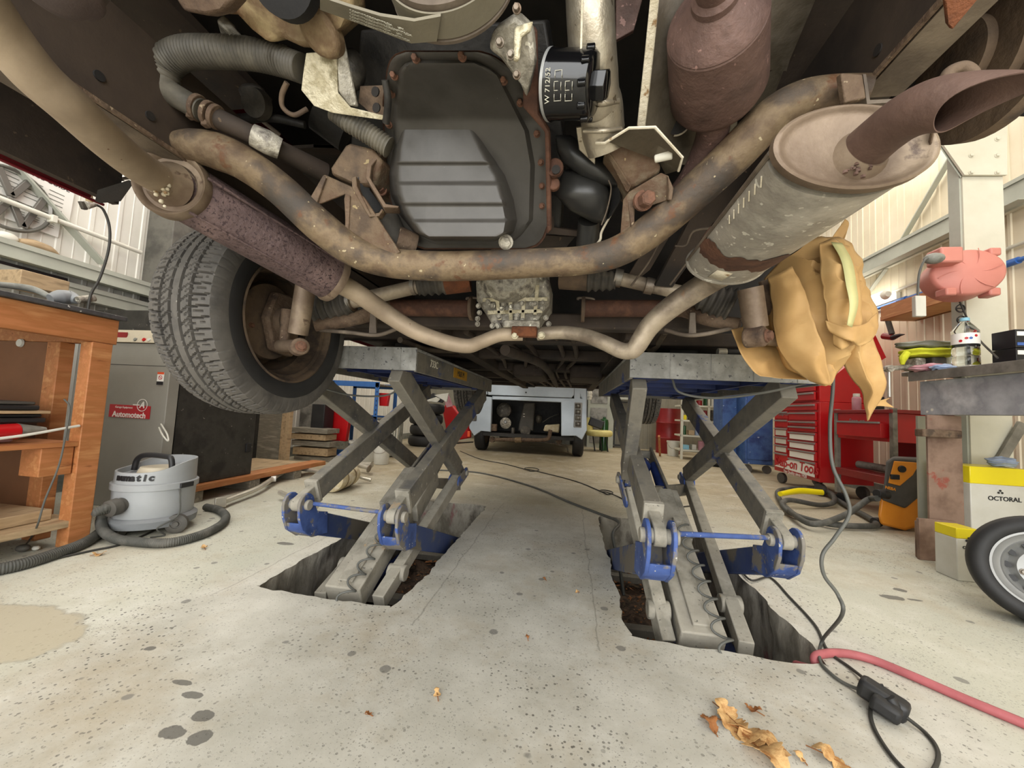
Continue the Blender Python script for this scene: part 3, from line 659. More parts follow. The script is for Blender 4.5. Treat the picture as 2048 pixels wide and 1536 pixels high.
    MB().tube([Ko+V((0, .03, .0)), Ki+V((0, .03, .0))], .0085, 12, 0).make('tie_bar', 'lift_blue', r)
    Fo, Fi = V((xo, *q['o'][3])), V((xi, *q['i'][3])); MB().beam(Fo+V((0, -.03, -.07)), Fi+V((0, -.03, -.07)), .03, .07).make('cross_bar', 'lift_grey', r, bevel=.003)
    # centre ram carrier
    xm = xc+q['dx']; a, b = V((xm, 1.47, -.03)), V((xm, *q['top'])); t = (b-a).normalized(); up_ = V((1, 0, 0)).cross(t); w = .15
    if up_.z < 0: up_ = -up_
    mid = a.lerp(b, .66)
    MB().beam(a, mid, w, .10).make('ram_carrier', 'lift_dust', r, bevel=.006)
    MB().beam(a.lerp(b, .40)-up_*.004, a.lerp(b, .655)-up_*.004, w+.055, .105).make('carrier_plate', 'lift_dust', r, bevel=.005)
    MB().beam(a.lerp(b, .02)+up_*.052, a.lerp(b, .38)+up_*.052, w*.42, .02).make('carrier_rib', 'lift_dust', r, bevel=.004)
    for s_ in (-1, 1): MB().beam(mid-t*.05+V((s_*(w/2-.012), 0, 0)), b+t*.02+V((s_*(w/2-.03), 0, 0)), .016, .09).make('carrier_cheek', 'lift_grey', r, bevel=.003)
    MB().beam(b+V((-w/2+.02, 0, .0)), b+V((w/2-.02, 0, .0)), .03, .05).make('carrier_head', 'lift_grey', r, bevel=.004)
    c = MB(); c.lathe([(0, .034), (.30, .034), (.30, .05), (.335, .05), (.335, .03), (.36, .03)], mid-t*.03-V((.03, 0, 0)), t, 24); c.make('hydraulic_ram', 'lift_deepblue', r)
    c = MB(); c.lathe([(0, .03), (.33, .03)], mid-t*.03+V((.045, 0, 0)), t, 20); c.make('hydraulic_ram', 'lift_deepblue', r)
    MB().lathe([(-.004, .05), (.012, .05), (.012, .03), (.03, .028)], mid-t*.01+up_*.02, up_*1, 20).make('ram_collar', 'lift_dust', r)
    # valve on the carrier, two thin pipes at its foot, spring hose down its side
    vb = a.lerp(b, .42)+up_*.055+V((.03, 0, 0)); mb = MB(); mb.lathe([(0, .032), (.025, .032), (.025, .022), (.045, .02)], vb, up_, 18); mb.lathe([(.0, .042), (.008, .042)], vb-t*.03, up_, 18); mb.make('valve', 'lift_dust', r)
    for dx in (-.045, .03): MB().tube([a+V((dx, -.03, -.02)), a+V((dx*1.1, -.22, -.14))], .011, 10, 0).make('foot_pipe', 'lift_dust', r)
    pts = []; s0, s1 = (a.lerp(b, .40)+up_*.088+V((w*.30, 0, 0))), (a-t*.10+up_*.07+V((w*.33, 0, 0))); n = 140
    for k in range(n+1):
        u = k/n; an = u*2*PI*8; pts.append(s0.lerp(s1, u)+V((1, 0, 0))*.027*math.cos(an)+up_*.014*(math.sin(an)))
    MB().tube(pts, .0042, 8, 0).make('spring_hose', 'cable_grey', r)
    # base frame in the pit
    for x in (xo-(xo-xi)*.0, xi): MB().span((x-.03, 1.47, -.37), (x+.03, 2.86, -.31)).make('base_rail', 'lift_deepblue', r, bevel=.003)
    for y in (1.5, 2.1, 2.75): MB().span((xo, y, -.37), (xi, y+.06, -.33)).make('base_cross_member', 'lift_grey', r, bevel=.003)
    MB().tube([V((xo, 1.75, -.27)), V((xi, 1.75, -.27))], .02, 12, 0).make('base_tube', 'lift_deepblue', r)
    return r
def yz(p): return (p.y, p.z)
XO, XI = -1.13, -.675
ql = dict(o=[yz(atx(597, 1008, XO)), (2.86, ZP0-.01), (1.5, ZP0), yz(atx(850, 945, XO)), (2.72, -.22), tuple(at(640, 1200, 1.5))],
          i=[yz(atx(786, 1032, XI)), (2.80, ZP0-.02), (1.47, ZP0), yz(atx(921, 945, XI)), (2.70, -.24), tuple(at(757, 1205, 1.5))], top=(2.62, .52), dx=.045)
LL = build_lift('blue and grey scissor car lift under the left side of the raised van', XO, XI, ql)
XO2, XI2 = .775, .275
qr = dict(o=[yz(atx(1570, 1082, XO2)), (2.86, ZP0-.01), (1.47, ZP0), yz(atx(1372, 955, XO2)), (2.74, -.20), tuple(at(1492, 1300, 1.5))],
          i=[yz(atx(1318, 1072, XI2)), (2.80, ZP0-.02), (1.47, ZP0), yz(atx(1254, 960, XI2)), (2.66, -.20), tuple(at(1332, 1285, 1.5))], top=(2.62, .50), dx=-.045)
RL = build_lift('blue and grey scissor car lift under the right side of the raised van', XO2, XI2, qr)
# stencilled number and sticker on the left platform's inner side
xs = XI+(XI-XO)*.14+.001
p = atx(868, 741, xs); text('733C', .045, V((xs, p.y, ZP0+.052)), (0, 1, 0), (0, 0, 1), 'print_pale', LL, 'stencil_number')
p = atx(921, 757, xs); MB().box((xs, p.y, ZP0+.05), (.002, .26, .052)).make('sticker', 'sticker_yellow', LL, smooth=0)
text('M&B M', .045, V((xs+.0015, p.y, ZP0+.05)), (0, 1, 0), (0, 0, 1), 'ink_black', LL, 'sticker_lettering')
# drooping steel wires between the arms
def wire(pts, m, label, cat='cable', name='steel_cable', r=.004):
    return tag(MB().tube(pts, r, 8, 10).make(name, m), label, cat)
wire([atx(640, 775, -1.10), at(700, 790, 1.6), at(770, 791, 1.55), at(800, 770, 1.5), V((-.75, 1.5, ZP0+.02))], 'cable_grey', 'thin grey steel wire drooping under the left lift platform')
wire([V((.36, 1.46, ZP0+.01)), at(1360, 785, 1.42), at(1430, 796, 1.4), at(1530, 785, 1.36), V((.80, 1.46, ZP0+.01))], 'cable_grey', 'thin grey steel wire drooping under the right lift platform')
# ================================================================ THE RAISED VAN
CXV = -.17
van = thing('raised_van', 'dark red van raised on two scissor lifts, seen from underneath its rear end', 'van', (CXV, 2.6, ZP1))
def TP(l): # (px, py, Y, pixel width) -> points and radii in metres
    P = [at(a, b, c) for a, b, c, d in l]; return P, [rad(d, p)*1.0 for p, (a, b, c, d) in zip(P, l)]
def pipe(name, l, m, seg=24, parent=van, **k):
    P, R = TP(l); return MB().tube(P, R, seg, **k).make(name, m, parent, smooth=60)

# ---- body shell
XW0, XW1 = CXV-1.04, CXV+1.04
mb = MB()
sec = [(XW0, 1.22), (XW0-.02, 1.45), (XW0, 2.1), (XW0+.14, 2.85), (XW0+.35, 3.0), (XW1-.35, 3.0), (XW1-.14, 2.85), (XW1, 2.1), (XW1+.02, 1.45), (XW1, 1.22)]
rs = []
for y, k in ((.22, .96), (.30, 1), (.86, 1)): rs.append([V((CXV+(x-CXV)*k, y, z)) for x, z in sec])
def shell(rs, nm):
    mb = MB(); n = len(rs[0]); vs = [p for r in rs for p in r]; fs = [(i*n+j, i*n+j+1, (i+1)*n+j+1, (i+1)*n+j) for i in range(len(rs)-1) for j in range(n-1)]
    mb.add(vs, fs); return mb.make(nm, 'van_red', van, solid=.004, smooth=50)
sec2 = [(x, z if z > 1.6 else (1.50 if z < 1.3 else 1.6)) for x, z in sec]
secR = [(x, 1.40 if (z == 1.22 and x > 0) else z) for x, z in sec]
full = [(.18, .93, secR), (.26, 1, secR), (.76, 1, secR), (.80, 1, sec2), (1.70, 1, sec2), (1.74, 1, [(x, 1.08 if z == 1.22 else z) for x, z in sec]), (4.2, 1, [(x, 1.08 if z == 1.22 else z) for x, z in sec]), (4.24, 1, sec2), (5.0, 1, sec2), (5.04, 1, sec), (5.3, .97, sec), (5.38, .9, [(x, min(z, 2.3)) for x, z in sec])]
shell([[V((CXV+(x-CXV)*k, y, z)) for x, z in s_] for y, k, s_ in full], 'body_shell')
MB().prism([V((XW0+.06, .18, 1.42)), V((XW1-.06, .18, 1.42)), V((XW1-.1, .2, 2.9)), V((XW0+.1, .2, 2.9))], (0, .01, 0)).make('tailgate', 'van_red', van)
# dark floor pan over the engine bay and arches, floor ahead of the axle
mb = MB(); mb.span((XW0+.02, .2, 1.80), (XW1-.02, 1.75, 1.83)); mb.span((XW0+.03, 1.70, 1.10), (XW1-.03, 1.73, 1.82))
mb.make('bay_roof', 'underbody_black', van)
for sx, x0, x1 in ((-1, XW0+.02, -.76), (1, .42, XW1-.02)): # wheel-arch liners and inner sides
    mb = MB(); mb.span((x0, .24, 1.46), (x1, .80, 1.48)); xx = x0 if sx < 0 else x1
    mb.span((xx-.01, .24, 1.223 if sx < 0 else 1.41), (xx+.01, .80, 1.8)); mb.span((min(x0, x1), .24, 1.36), (max(x0, x1), .26, 1.5))
    n = 14; arc = [(1.25+.47*math.cos(PI*k/n), 1.06+.52*math.sin(PI*k/n)) for k in range(5 if sx > 0 else 3, n-3)]
    for (a, b), (c, d) in zip(arc, arc[1:]): mb.add([(x0, a, b), (x1, a, b), (x1, c, d), (x0, c, d), (x0, a, b+.01), (x1, a, b+.01), (x1, c, d+.01), (x0, c, d+.01)], [(0, 1, 2, 3), (4, 7, 6, 5), (0, 4, 5, 1), (2, 6, 7, 3)])
    mb.make('wheel_arch', 'underbody_brown', van, recalc=True)
MB().prism([atx(195, 380, -1.12), atx(258, 360, -.98), atx(232, 398, -1.10), atx(190, 402, -1.16)], (0, .01, 0)).make('mud_flap', 'rubber_black', van)
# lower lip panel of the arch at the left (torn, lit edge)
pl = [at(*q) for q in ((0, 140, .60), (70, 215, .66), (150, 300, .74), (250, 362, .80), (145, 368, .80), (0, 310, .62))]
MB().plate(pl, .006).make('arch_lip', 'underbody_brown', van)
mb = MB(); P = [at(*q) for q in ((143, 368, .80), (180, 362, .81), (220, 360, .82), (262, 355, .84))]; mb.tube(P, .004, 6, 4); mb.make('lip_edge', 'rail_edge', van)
# sealing strip: red sill edge
a, b = atx(-60, 285, XW0), atx(190, 402, XW0); MB().beam(V((XW0, a.y, 1.215)), V((XW0, .79, 1.217)), .006, .008).make('sill_edge', 'van_red', van, bevel=.003)
# chassis rails with holes rendered as sunk discs
for x, w, z0, z1, sx in ((-.75, .09, 1.19, 1.36, -1), (.41, .045, 1.24, 1.40, 1)):
    mb = MB(); mb.span((x, .1, z0), (x+sx*.004, 1.7, z1)); mb.span((x, .1, z0), (x+sx*w, 1.7, z0+.004)); mb.span((x+sx*w, .1, z0), (x+sx*(w+.004), 1.7, z1)); 
    mb.make('chassis_rail', 'rail_brown', van, smooth=0)
    MB().span((x+sx*.004, .12, z0-.003), (x+sx*(w+.012), .62, z0)).make('rail_flange', 'rail_edge', van, smooth=0)
    MB().beam(V((x-sx*.002, .1, z0)), V((x-sx*.002, .62, z0)), .005, .007).make('rail_seam', 'rust_brown', van)
for q, x in (((197, 152), -.75), ((299, 232), -.75), ((1757, 100), .41)):
    c = atx(*q, x); MB().lathe([(-.002, .0075), (.003, .0075)], c, (1, 0, 0), 16).make('rail_hole', 'underbody_black', van)

# ---- the bent crossbar under the engine
bar = [(345, 288, .59, 40), (385, 292, .60, 60), (435, 303, .615, 70), (490, 328, .63, 66), (560, 378, .66, 64), (640, 452, .69, 66), (705, 500, .72, 62), (770, 524, .745, 58), (860, 532, .755, 58), (960, 531, .76, 58), (1080, 526, .76, 56), (1165, 521, .755, 56), (1235, 503, .74, 60), (1300, 462, .72, 66), (1385, 388, .69, 72), (1470, 308, .655, 76), (1535, 242, .63, 76), (1590, 205, .615, 70), (1650, 190, .61, 66), (1735, 185, .60, 62)]
cb = pipe('engine_crossbar', bar, 'rust_bar', 32)
# its bolted end brackets
MB().plate([at(*q) for q in ((1682, 145, .56), (1726, 148, .56), (1733, 196, .57), (1690, 205, .57))], .012).make('bar_bracket', 'rust_brown', van, bevel=.002)
mb = MB(); mb.prism([at(*q) for q in ((1726, 148, .56), (1732, 148, .56), (1740, 200, .58), (1812, 196, .55), (1812, 203, .55), (1734, 208, .58))], (0, .10, .02)); mb.make('bar_bracket', 'rail_edge', van)
MB().prism([at(*q) for q in ((328, 282, .58), (395, 272, .60), (402, 300, .61), (350, 312, .59))], (0, .05, .01)).make('bar_bracket', 'rust_brown', van, bevel=.003)

# ---- engine mounts on the bar
def plates(name, m, *polys, th=.004, parent=van, bevel=.0012):
    mb = MB()
    for p in polys: mb.plate([at(*q) for q in p], th)
    return mb.make(name, m, parent, bevel=bevel)
# left mount
e = MB(); e.prism([at(*q) for q in ((700, 285, .66), (745, 296, .66), (765, 320, .67), (748, 372, .69), (712, 372, .69), (662, 350, .67), (660, 335, .66), (690, 290, .66))], (-.0, .10, .02)); e.make('engine_mount', 'rust_bracket', van, bevel=.006)
plates('mount_plate', 'rust_bracket', ((648, 349, .66), (702, 373, .675), (728, 395, .68), (800, 505, .72), (760, 520, .73), (700, 473, .71), (692, 468, .71), (688, 398, .68), (690, 388, .675), (630, 412, .68), (616, 402, .675)), th=.006)
plates('mount_gusset', 'rust_brown', ((690, 388, .672), (700, 392, .674), (697, 468, .705), (690, 470, .705)), th=.012)
plates('mount_gusset', 'rust_brown', ((616, 402, .672), (646, 350, .657), (652, 353, .657), (630, 415, .676)), th=.012)
plates('rubber_block', 'rubber_black', ((752, 300, .68), (780, 300, .70), (745, 352, .70), (740, 380, .70), (770, 420, .72), (742, 430, .71), (716, 385, .69), (714, 358, .68)), th=.02)
plates('mount_strap', 'rust_bracket', ((703, 355, .665), (712, 352, .665), (714, 372, .67), (741, 428, .69), (758, 425, .70), (763, 417, .70), (767, 420, .70), (758, 432, .695), (738, 434, .69), (704, 376, .67)), th=.02)
plates('mount_cradle', 'rust_brown', ((780, 310, .71), (762, 318, .70), (741, 343, .69), (738, 370, .69), (772, 427, .71), (800, 428, .73), (802, 424, .73), (776, 420, .71), (746, 370, .69), (749, 347, .69), (766, 328, .70), (780, 322, .71)), th=.028)
MB().hexbolt(at(763, 382, .73), (.2, -1, 0), .009, .014).make('mount_bolt', 'bolt_rust', van)
# mount tube and flange going up-back behind the bar
pipe('mount_tube', [(765, 435, .76, 62), (785, 470, .78, 58), (815, 496, .80, 40)], 'boot_rubber', 20)
pipe('mount_tube_end', [(793, 478, .775, 52), (830, 492, .80, 48)], 'rust_brown', 20)
# right mount
e = MB(); e.prism([at(*q) for q in ((1206, 300, .64), (1262, 272, .62), (1284, 270, .62), (1306, 288, .63), (1322, 330, .65), (1322, 344, .66), (1260, 378, .68), (1252, 368, .68))], (0, .09, .02)); e.make('engine_mount', 'rust_bracket', van, bevel=.006)
plates('mount_strap', 'rust_bracket', ((1206, 298, .638), (1216, 300, .638), (1262, 372, .675), (1256, 384, .675), (1250, 380, .675), (1246, 355, .67)), th=.02)
plates('mount_plate', 'rust_bracket', ((1258, 384, .676), (1322, 346, .655), (1336, 352, .655), (1347, 376, .665), (1344, 398, .675), (1300, 412, .69), (1270, 410, .69), (1268, 450, .71), (1240, 475, .72), (1246, 400, .69)), th=.006)
plates('mount_gusset', 'rust_brown', ((1336, 350, .648), (1347, 378, .655), (1344, 400, .665), (1336, 400, .665), (1338, 380, .655)), th=.02)
plates('mount_gusset', 'rust_brown', ((1256, 400, .683), (1268, 402, .685), (1270, 455, .71), (1264, 462, .71)), th=.02)
MB().hexbolt(at(1285, 402, .685), (.25, -1, -.35), .013, .028).make('mount_bolt', 'bolt_rust', van)
plates('heat_guard', 'shield_grey', ((1192, 288, .62), (1208, 288, .61), (1258, 258, .59), (1308, 256, .59), (1364, 316, .63), (1356, 342, .66), (1330, 350, .68), (1316, 300, .66), (1290, 275, .63), (1262, 275, .63), (1214, 300, .64)), th=.004)
mb = MB(); mb.tube([at(*q) for q in ((1192, 286, .612), (1210, 286, .602), (1258, 256, .582), (1310, 254, .582), (1365, 315, .622), (1357, 342, .652))], .0022, 6, 0); mb.make('guard_edge', 'strip_pale', van)
MB().lathe([(-.01, .008), (.018, .008)], at(1322, 313, .64), (1, -.3, 0), 14).make('bush', 'white_paint', van, bevel=.002)
MB().span(at(1300, 290, .63)+V((-.004, 0, -.006)), at(1300, 290, .63)+V((.012, .02, .012))).make('guard_clip', 'engine_mid', van)

# ---- sump: flange, shallow end, stepped deep end
def sump():
    fl = [(800, 112, .50), (900, 104, .49), (985, 118, .505), (1018, 150, .52), (1050, 225, .56), (1092, 262, .60), (1094, 350, .66), (1092, 455, .74), (1070, 480, .80), (1020, 492, .84), (850, 494, .86), (815, 470, .82), (790, 400, .76), (782, 330, .70), (770, 240, .60), (775, 150, .53)]
    P = [at(*q) for q in fl]; P = catmull(P+[P[0]], 5)[:-1]
    n = len(P); nrm = V((0, 0, 0)); c = sum(P, V((0, 0, 0)))/n
    for i in range(n): nrm += (P[i]-c).cross(P[(i+1) % n]-c)
    return P, c
P, c = sump()
r0 = [p+V((0, .0, .028)) for p in P]
# the pan: shallow rear part, then the deep box whose stepped face looks at the door
def ring(l, k=6):
    q = [at(*a) for a in l]; return catmull(q+[q[0]], k)[:-1]
def YF_(y): return .50+(y-112)*.00112 if y < 240 else .643+(y-240)*.00068
def side(T, y):
    for (a0, b0), (a1, b1) in zip(T, T[1:]):
        if y <= a1: return b0+(b1-b0)*max(0, (y-a0))/(a1-a0)
    return T[-1][1]
def slab(Lt, Rt, y0, y1_, yo, rim, par, name, m, nv=60, nu=30):
    vs = []
    for j in range(nv+1):
        y = y0+(y1_-y0)*j/nv; e = min(y-y0, y1_-y); k = math.sqrt(max(0, 1-(1-min(1, e/26))**2))
        l_, r_ = side(Lt, y), side(Rt, y); c_ = (l_+r_)/2; w_ = (r_-l_)/2-(1-k)*26
        for i in range(nu+1):
            u = -1+2*i/nu; d = min(1, (1-abs(u))*w_/9)*min(1, e/9); vs.append(at(c_+u*w_, y, YF_(y)+yo-rim*sm(d)))
    return MB().add(vs, [(j*(nu+1)+i, j*(nu+1)+i+1, (j+1)*(nu+1)+i+1, (j+1)*(nu+1)+i) for j in range(nv) for i in range(nu)]).make(name, m, par, smooth=50, recalc=False)
def sm(x): x = max(0, min(1, x)); return x*x*(3-2*x)
LA = [(104, 786), (140, 776), (200, 768), (240, 768), (330, 774), (400, 782), (470, 806), (498, 826)]; RA = [(104, 982), (150, 1034), (200, 1058), (240, 1080), (262, 1096), (360, 1098), (450, 1094), (498, 1076)]
slab([(y, x-3) for y, x in LA], [(y, x+5) for y, x in RA], 101, 499, .006, .002, van, 'sump_gasket', 'gasket_rust')
sp = slab(LA, RA, 104, 496, .0, .004, van, 'sump_flange', 'sump_black')
LB = [(122, 802), (150, 796), (240, 786), (330, 788), (400, 798), (460, 826), (488, 852)]; RB = [(122, 962), (150, 1000), (200, 1026), (262, 1058), (330, 1070), (440, 1066), (488, 1030)]
slab(LB, RB, 120, 490, -.004, .010, sp, 'pan_floor', 'sump_black')
def xlr(y): # sides of the deep box at image height y
    L = [(236, 812), (250, 800), (300, 786), (350, 778), (390, 782), (430, 800), (465, 828), (484, 868)]; Rr_ = [(236, 935), (250, 955), (300, 985), (350, 1018), (400, 1034), (440, 1040), (465, 1032), (484, 990)]
    def f(T):
        for (a0, b0), (a1, b1) in zip(T, T[1:]):
            if y <= a1: return b0+(b1-b0)*(y-a0)/(a1-a0)
        return T[-1][1]
    return f(L), f(Rr_)
nv_, nu_ = 110, 48; vs = []
for j in range(nv_+1):
    y = 236+(484-236)*j/nv_; xl_, xr_ = xlr(y); base = YF_(y)-.006; frontY = .640+(y-250)*.00022
    off = 0
    for y0, y1_, d in ((323, 331, .006), (362, 371, -.006), (405, 413, .006), (437, 446, -.006), (472, 484, .02)): off += d*sm((y-y0)/(y1_-y0))
    for i in range(nu_+1):
        u = i/nu_; x = xl_+(xr_-xl_)*u
        k = min(sm(u/.07), sm((1-u)/.13), sm((y-236)/22), sm((484-y)/10)); Y = base+(frontY+off-base)*k
        vs.append(at(x, y, Y))
MB().add(vs, [(j*(nu_+1)+i, j*(nu_+1)+i+1, (j+1)*(nu_+1)+i+1, (j+1)*(nu_+1)+i) for j in range(nv_) for i in range(nu_)]).make('deep_box', 'sump_black', sp, smooth=60)
for x, y, Y in [(x_, y_, YF_(y_)-.004) for x_, y_ in ((833, 118), (925, 114), (1008, 162), (1041, 206), (1074, 268), (1082, 325), (1084, 372), (1084, 412), (790, 152), (784, 188), (779, 250))]:
    MB().hexbolt(at(x, y, Y), (at(x, y, Y)*0+V((.0, -.85, -.5))), .0046, .011).make('bolt', 'bolt_rust', sp)
MB().hexbolt(at(1012, 484, .74), (0, -.8, -.5), .011, .012).make('drain_plug', 'cast_alloy', sp)
pipe('oil_pipe', [(770, 160, .55, 14), (776, 200, .57, 14), (772, 245, .60, 14)], 'engine_dark')
# block side flange to the right with rusty gasket, lugs
plates('block_flange', 'gasket_rust', ((1048, 40, .50), (1075, 60, .51), (1078, 225, .58), (1100, 262, .61), (1104, 460, .74), (1094, 470, .745), (1090, 265, .61), (1046, 215, .575)), th=.02, bevel=.003)
mb = MB()
for q in ((1110, 340, .67, 34), (1108, 372, .69, 24)):
    c = at(*q[:3]); mb.lathe([(0, rad(q[3], c)), (.014, rad(q[3], c))], c, (0, -1, -.2), 18)
mb.make('flange_lug', 'gasket_rust', van, bevel=.002)
mb = MB(); mb.lathe([(0, .0075), (.003, .0075)], at(1112, 340, .654), (0, -1, -.2), 14); mb.make('lug_hole', 'underbody_black', van)
# timing cover casting above sump right, bolts
plates('timing_cover', 'cast_alloy', ((985, 60, .47), (1030, 30, .46), (1062, 60, .475), (1068, 130, .50), (1052, 200, .54), (1040, 170, .53), (1000, 118, .495), (975, 100, .485)), th=.03, bevel=.006)
plates('timing_bracket', 'alloy_pale', ((1030, 52, .455), (1068, 40, .46), (1062, 60, .463), (1044, 72, .462), (1040, 120, .475), (1028, 118, .472)), th=.012, bevel=.003)
for q in ((1000, 86, .462), (1022, 110, .475), (1034, 150, .50), (1034, 18, .445)): MB().hexbolt(at(*q), (0, -.8, -.5), .0042, .009).make('cover_bolt', 'clamp_steel', van)
plates('engine_block', 'engine_dark', ((720, 60, .60), (1090, 40, .60), (1130, 300, .72), (1120, 470, .86), (770, 480, .9), (700, 300, .75)), th=.05, bevel=.004)
plates('perforated_bracket', 'rust_brown', ((720, 172, .60), (772, 170, .60), (772, 235, .63), (755, 240, .63), (716, 205, .615)), th=.004)
for q in ((752, 184, .592), (754, 216, .603)): MB().lathe([(0, .008), (.004, .008)], at(*q), (0, -.8, -.5), 14, sx=1, sy=.8).make('bracket_hole', 'underbody_black', van)

# ---- crank pulley and ribbed belt at the top
c = at(888, -98, .40); ax = V((0, 1, 0)); Rp = .0775
MB().lathe([(-.004, Rp*.80), (-.006, Rp*.97), (.0, Rp*.985), (.031, Rp*.985), (.034, Rp*1.04), (.038, Rp*1.04), (.038, Rp*.9), (.012, Rp*.86), (.016, Rp*.80)], c, ax, 72, cap=False).make('crank_pulley', 'rail_edge', van)
MB().lathe([(.020, Rp*.88), (.022, Rp*.3)], c, ax, 48).make('pulley_dish', 'rust_brown', van)
MB().lathe([(.0, Rp*1.0), (.0, Rp*1.03), (.031, Rp*1.03), (.031, Rp*1.0)], c, ax, 90, cap=False).make('drive_belt', 'belt_grey', van, smooth=60)
MB().hexbolt(at(895, 2, .405), (0, -1, 0), .009, .012).make('pulley_bolt', 'clamp_steel', van)
for q in ((868, 25, .41), (925, 18, .41)): MB().lathe([(0, .009), (.006, .008)], at(*q), (0, -1, -.3), 14).make('pulley_hole', 'rust_orange', van)
bl = [at(*q) for q in ((640, 20, .425), (700, 41, .428), (760, 63, .43), (822, 90, .431), (872, 104, .431))]
b2 = [at(*q) for q in ((640, -6, .398), (700, 14, .399), (760, 32, .40), (828, 46, .40), (880, 55, .40))]
for q_, lift_ in ((3, .002), (4, .014)): bl[q_].z += lift_; b2[q_].z += lift_
mb = MB()
for i in range(len(bl)-1): mb.add([bl[i], bl[i+1], b2[i+1], b2[i], bl[i]+V((0, 0, .004)), bl[i+1]+V((0, 0, .004)), b2[i+1]+V((0, 0, .004)), b2[i]+V((0, 0, .004))], [(0, 1, 2, 3), (4, 7, 6, 5), (0, 4, 5, 1), (3, 2, 6, 7)])
belt = mb.make('drive_belt', 'belt_grey', van)
xd = (bl[2]-bl[1]).normalized(); yd = (b2[1]-bl[1])
for k in range(4):
    o = bl[1].lerp(bl[2], .35)+yd*(.16+.22*k)+V((0, 0, -.0008))
    for q_ in (0, .62, 1.25): text('CONTITECH' if k % 2 == 0 or q_ < 1 else '6PK', .0058, o+(bl[2]-bl[1])*q_+V((0, 0, -.0002)), xd, yd, 'print_dim', belt, 'belt_print', .0002)
# alternator side: rusty casting at top left, alloy bracket below
e = MB(); P_ = [at(*q) for q in ((378, 0, .50), (400, 26, .51), (470, 30, .51), (500, 62, .52), (536, 90, .53), (560, 78, .53), (600, 96, .54), (640, 100, .54), (690, 52, .52), (702, 30, .50), (700, -30, .48), (380, -40, .48))]
e.plate(P_, -.05); e.make('pump_casting', 'casting_rusty', van, bevel=.012)
plates('pump_bracket', 'rust_brown', ((374, -10, .485), (398, 26, .495), (440, 34, .50), (475, 26, .50), (500, 0, .485)), th=.03, bevel=.005)
mb = MB(); mb.lathe([(0, .052), (.02, .05), (.022, .03)], at(575, -48, .455), (0, -.8, -.6), 32); mb.make('pump_pulley_recess', 'underbody_black', van)
mb = MB(); mb.lathe([(0, .030), (.022, .030), (.028, .025)], at(652, 66, .53), (0, -.7, -.7), 28, sx=1.2, sy=.9); mb.make('alternator_nose', 'casting_rusty', van, bevel=.003)
plates('alternator_rib', 'cast_alloy', ((432, 38, .53), (450, 58, .53), (470, 80, .54), (560, 100, .56), (600, 125, .57), (612, 160, .59), (560, 150, .59), (500, 110, .57), (440, 70, .55)), th=.02, bevel=.004)
ab = plates('alternator_bracket', 'alloy_pale', ((612, 106, .545), (672, 102, .54), (675, 186, .575), (700, 215, .59), (770, 232, .61), (764, 240, .612), (665, 226, .60), (628, 212, .59), (602, 180, .575), (606, 150, .565)), th=.004, bevel=.001)
plates('bracket_web', 'cast_alloy', ((675, 102, .54), (690, 80, .54), (702, 140, .565), (718, 215, .60), (700, 212, .59), (678, 184, .575)), th=.02, bevel=.003)
MB().ball(at(706, 140, .60), .026, 20, (.8, 1, 1.3)).make('alternator_body', 'engine_mid', van, smooth=60)
pipe('hook_bracket', [(574, 165, .58, 10), (564, 190, .59, 10), (566, 215, .6, 9), (588, 230, .61, 9), (614, 218, .62, 9)], 'drum_rust', 10)
# ---- hoses
h = pipe('coolant_hose', [(606, 138, .57, 50), (560, 122, .57, 52), (500, 108, .56, 54), (430, 104, .55, 54), (370, 106, .55, 54), (335, 125, .555, 54), (325, 152, .56, 54)], 'hose_grey', 24, wave=.045, pitch=.0065)
pipe('hose_elbow', [(326, 145, .56, 48), (334, 178, .565, 46), (362, 198, .57, 44), (405, 222, .58, 42)], 'hose_grey', 20)
for q in ((396, 216, .577, 50), (418, 228, .582, 48), (432, 234, .586, 46)):
    p = at(*q[:3]); t = (at(440, 240, .59)-at(390, 214, .576)).normalized(); MB().lathe([(-.004, rad(q[3], p)), (.004, rad(q[3], p))], p, t, 24).make('hose_clamp', 'rust_brown', van, bevel=.001)
MB().box(at(382, 232, .575), (.012, .012, .01)).make('clamp_screw', 'rust_brown', van, bevel=.002)
MB().box(at(412, 248, .58), (.012, .012, .01)).make('clamp_screw', 'rust_brown', van, bevel=.002)
pipe('coolant_pipe', [(425, 232, .585, 38), (500, 268, .62, 36), (560, 300, .66, 36), (650, 345, .74, 36)], 'underbody_brown', 20)
pipe('pipe_joint', [(505, 270, .61, 42), (535, 285, .625, 46), (560, 298, .64, 40)], 'cast_alloy', 20)
pipe('breather_hose', [(668, 222, .62, 36), (700, 245, .63, 38), (738, 268, .645, 38), (778, 295, .66, 38)], 'hose_grey', 20, wave=.07, pitch=.0065)
pipe('brake_line', [(300, 10, .75, 4), (330, 60, .78, 5), (350, 90, .8, 5)], 'rail_edge', 8)
pipe('control_rod', [(395, 140, .75, 8), (460, 190, .8, 8), (560, 270, .9, 8)], 'rail_edge', 8)
pipe('starter_body', [(640, 215, .78, 90), (700, 260, .82, 90)], 'engine_dark', 24)
MB().lathe([(0, .03), (.02, .028)], at(520, 210, .70), (0, -1, -.5), 24).make('pivot_ring', 'engine_mid', van)
MB().ball(at(505, 185, .71), .02, 12, (1.6, 1, .7)).make('pivot_lug', 'engine_mid', van, smooth=60)
pipe('lower_hose', [(470, 240, .72, 20), (540, 235, .72, 16), (610, 250, .74, 14)], 'engine_dark', 12)

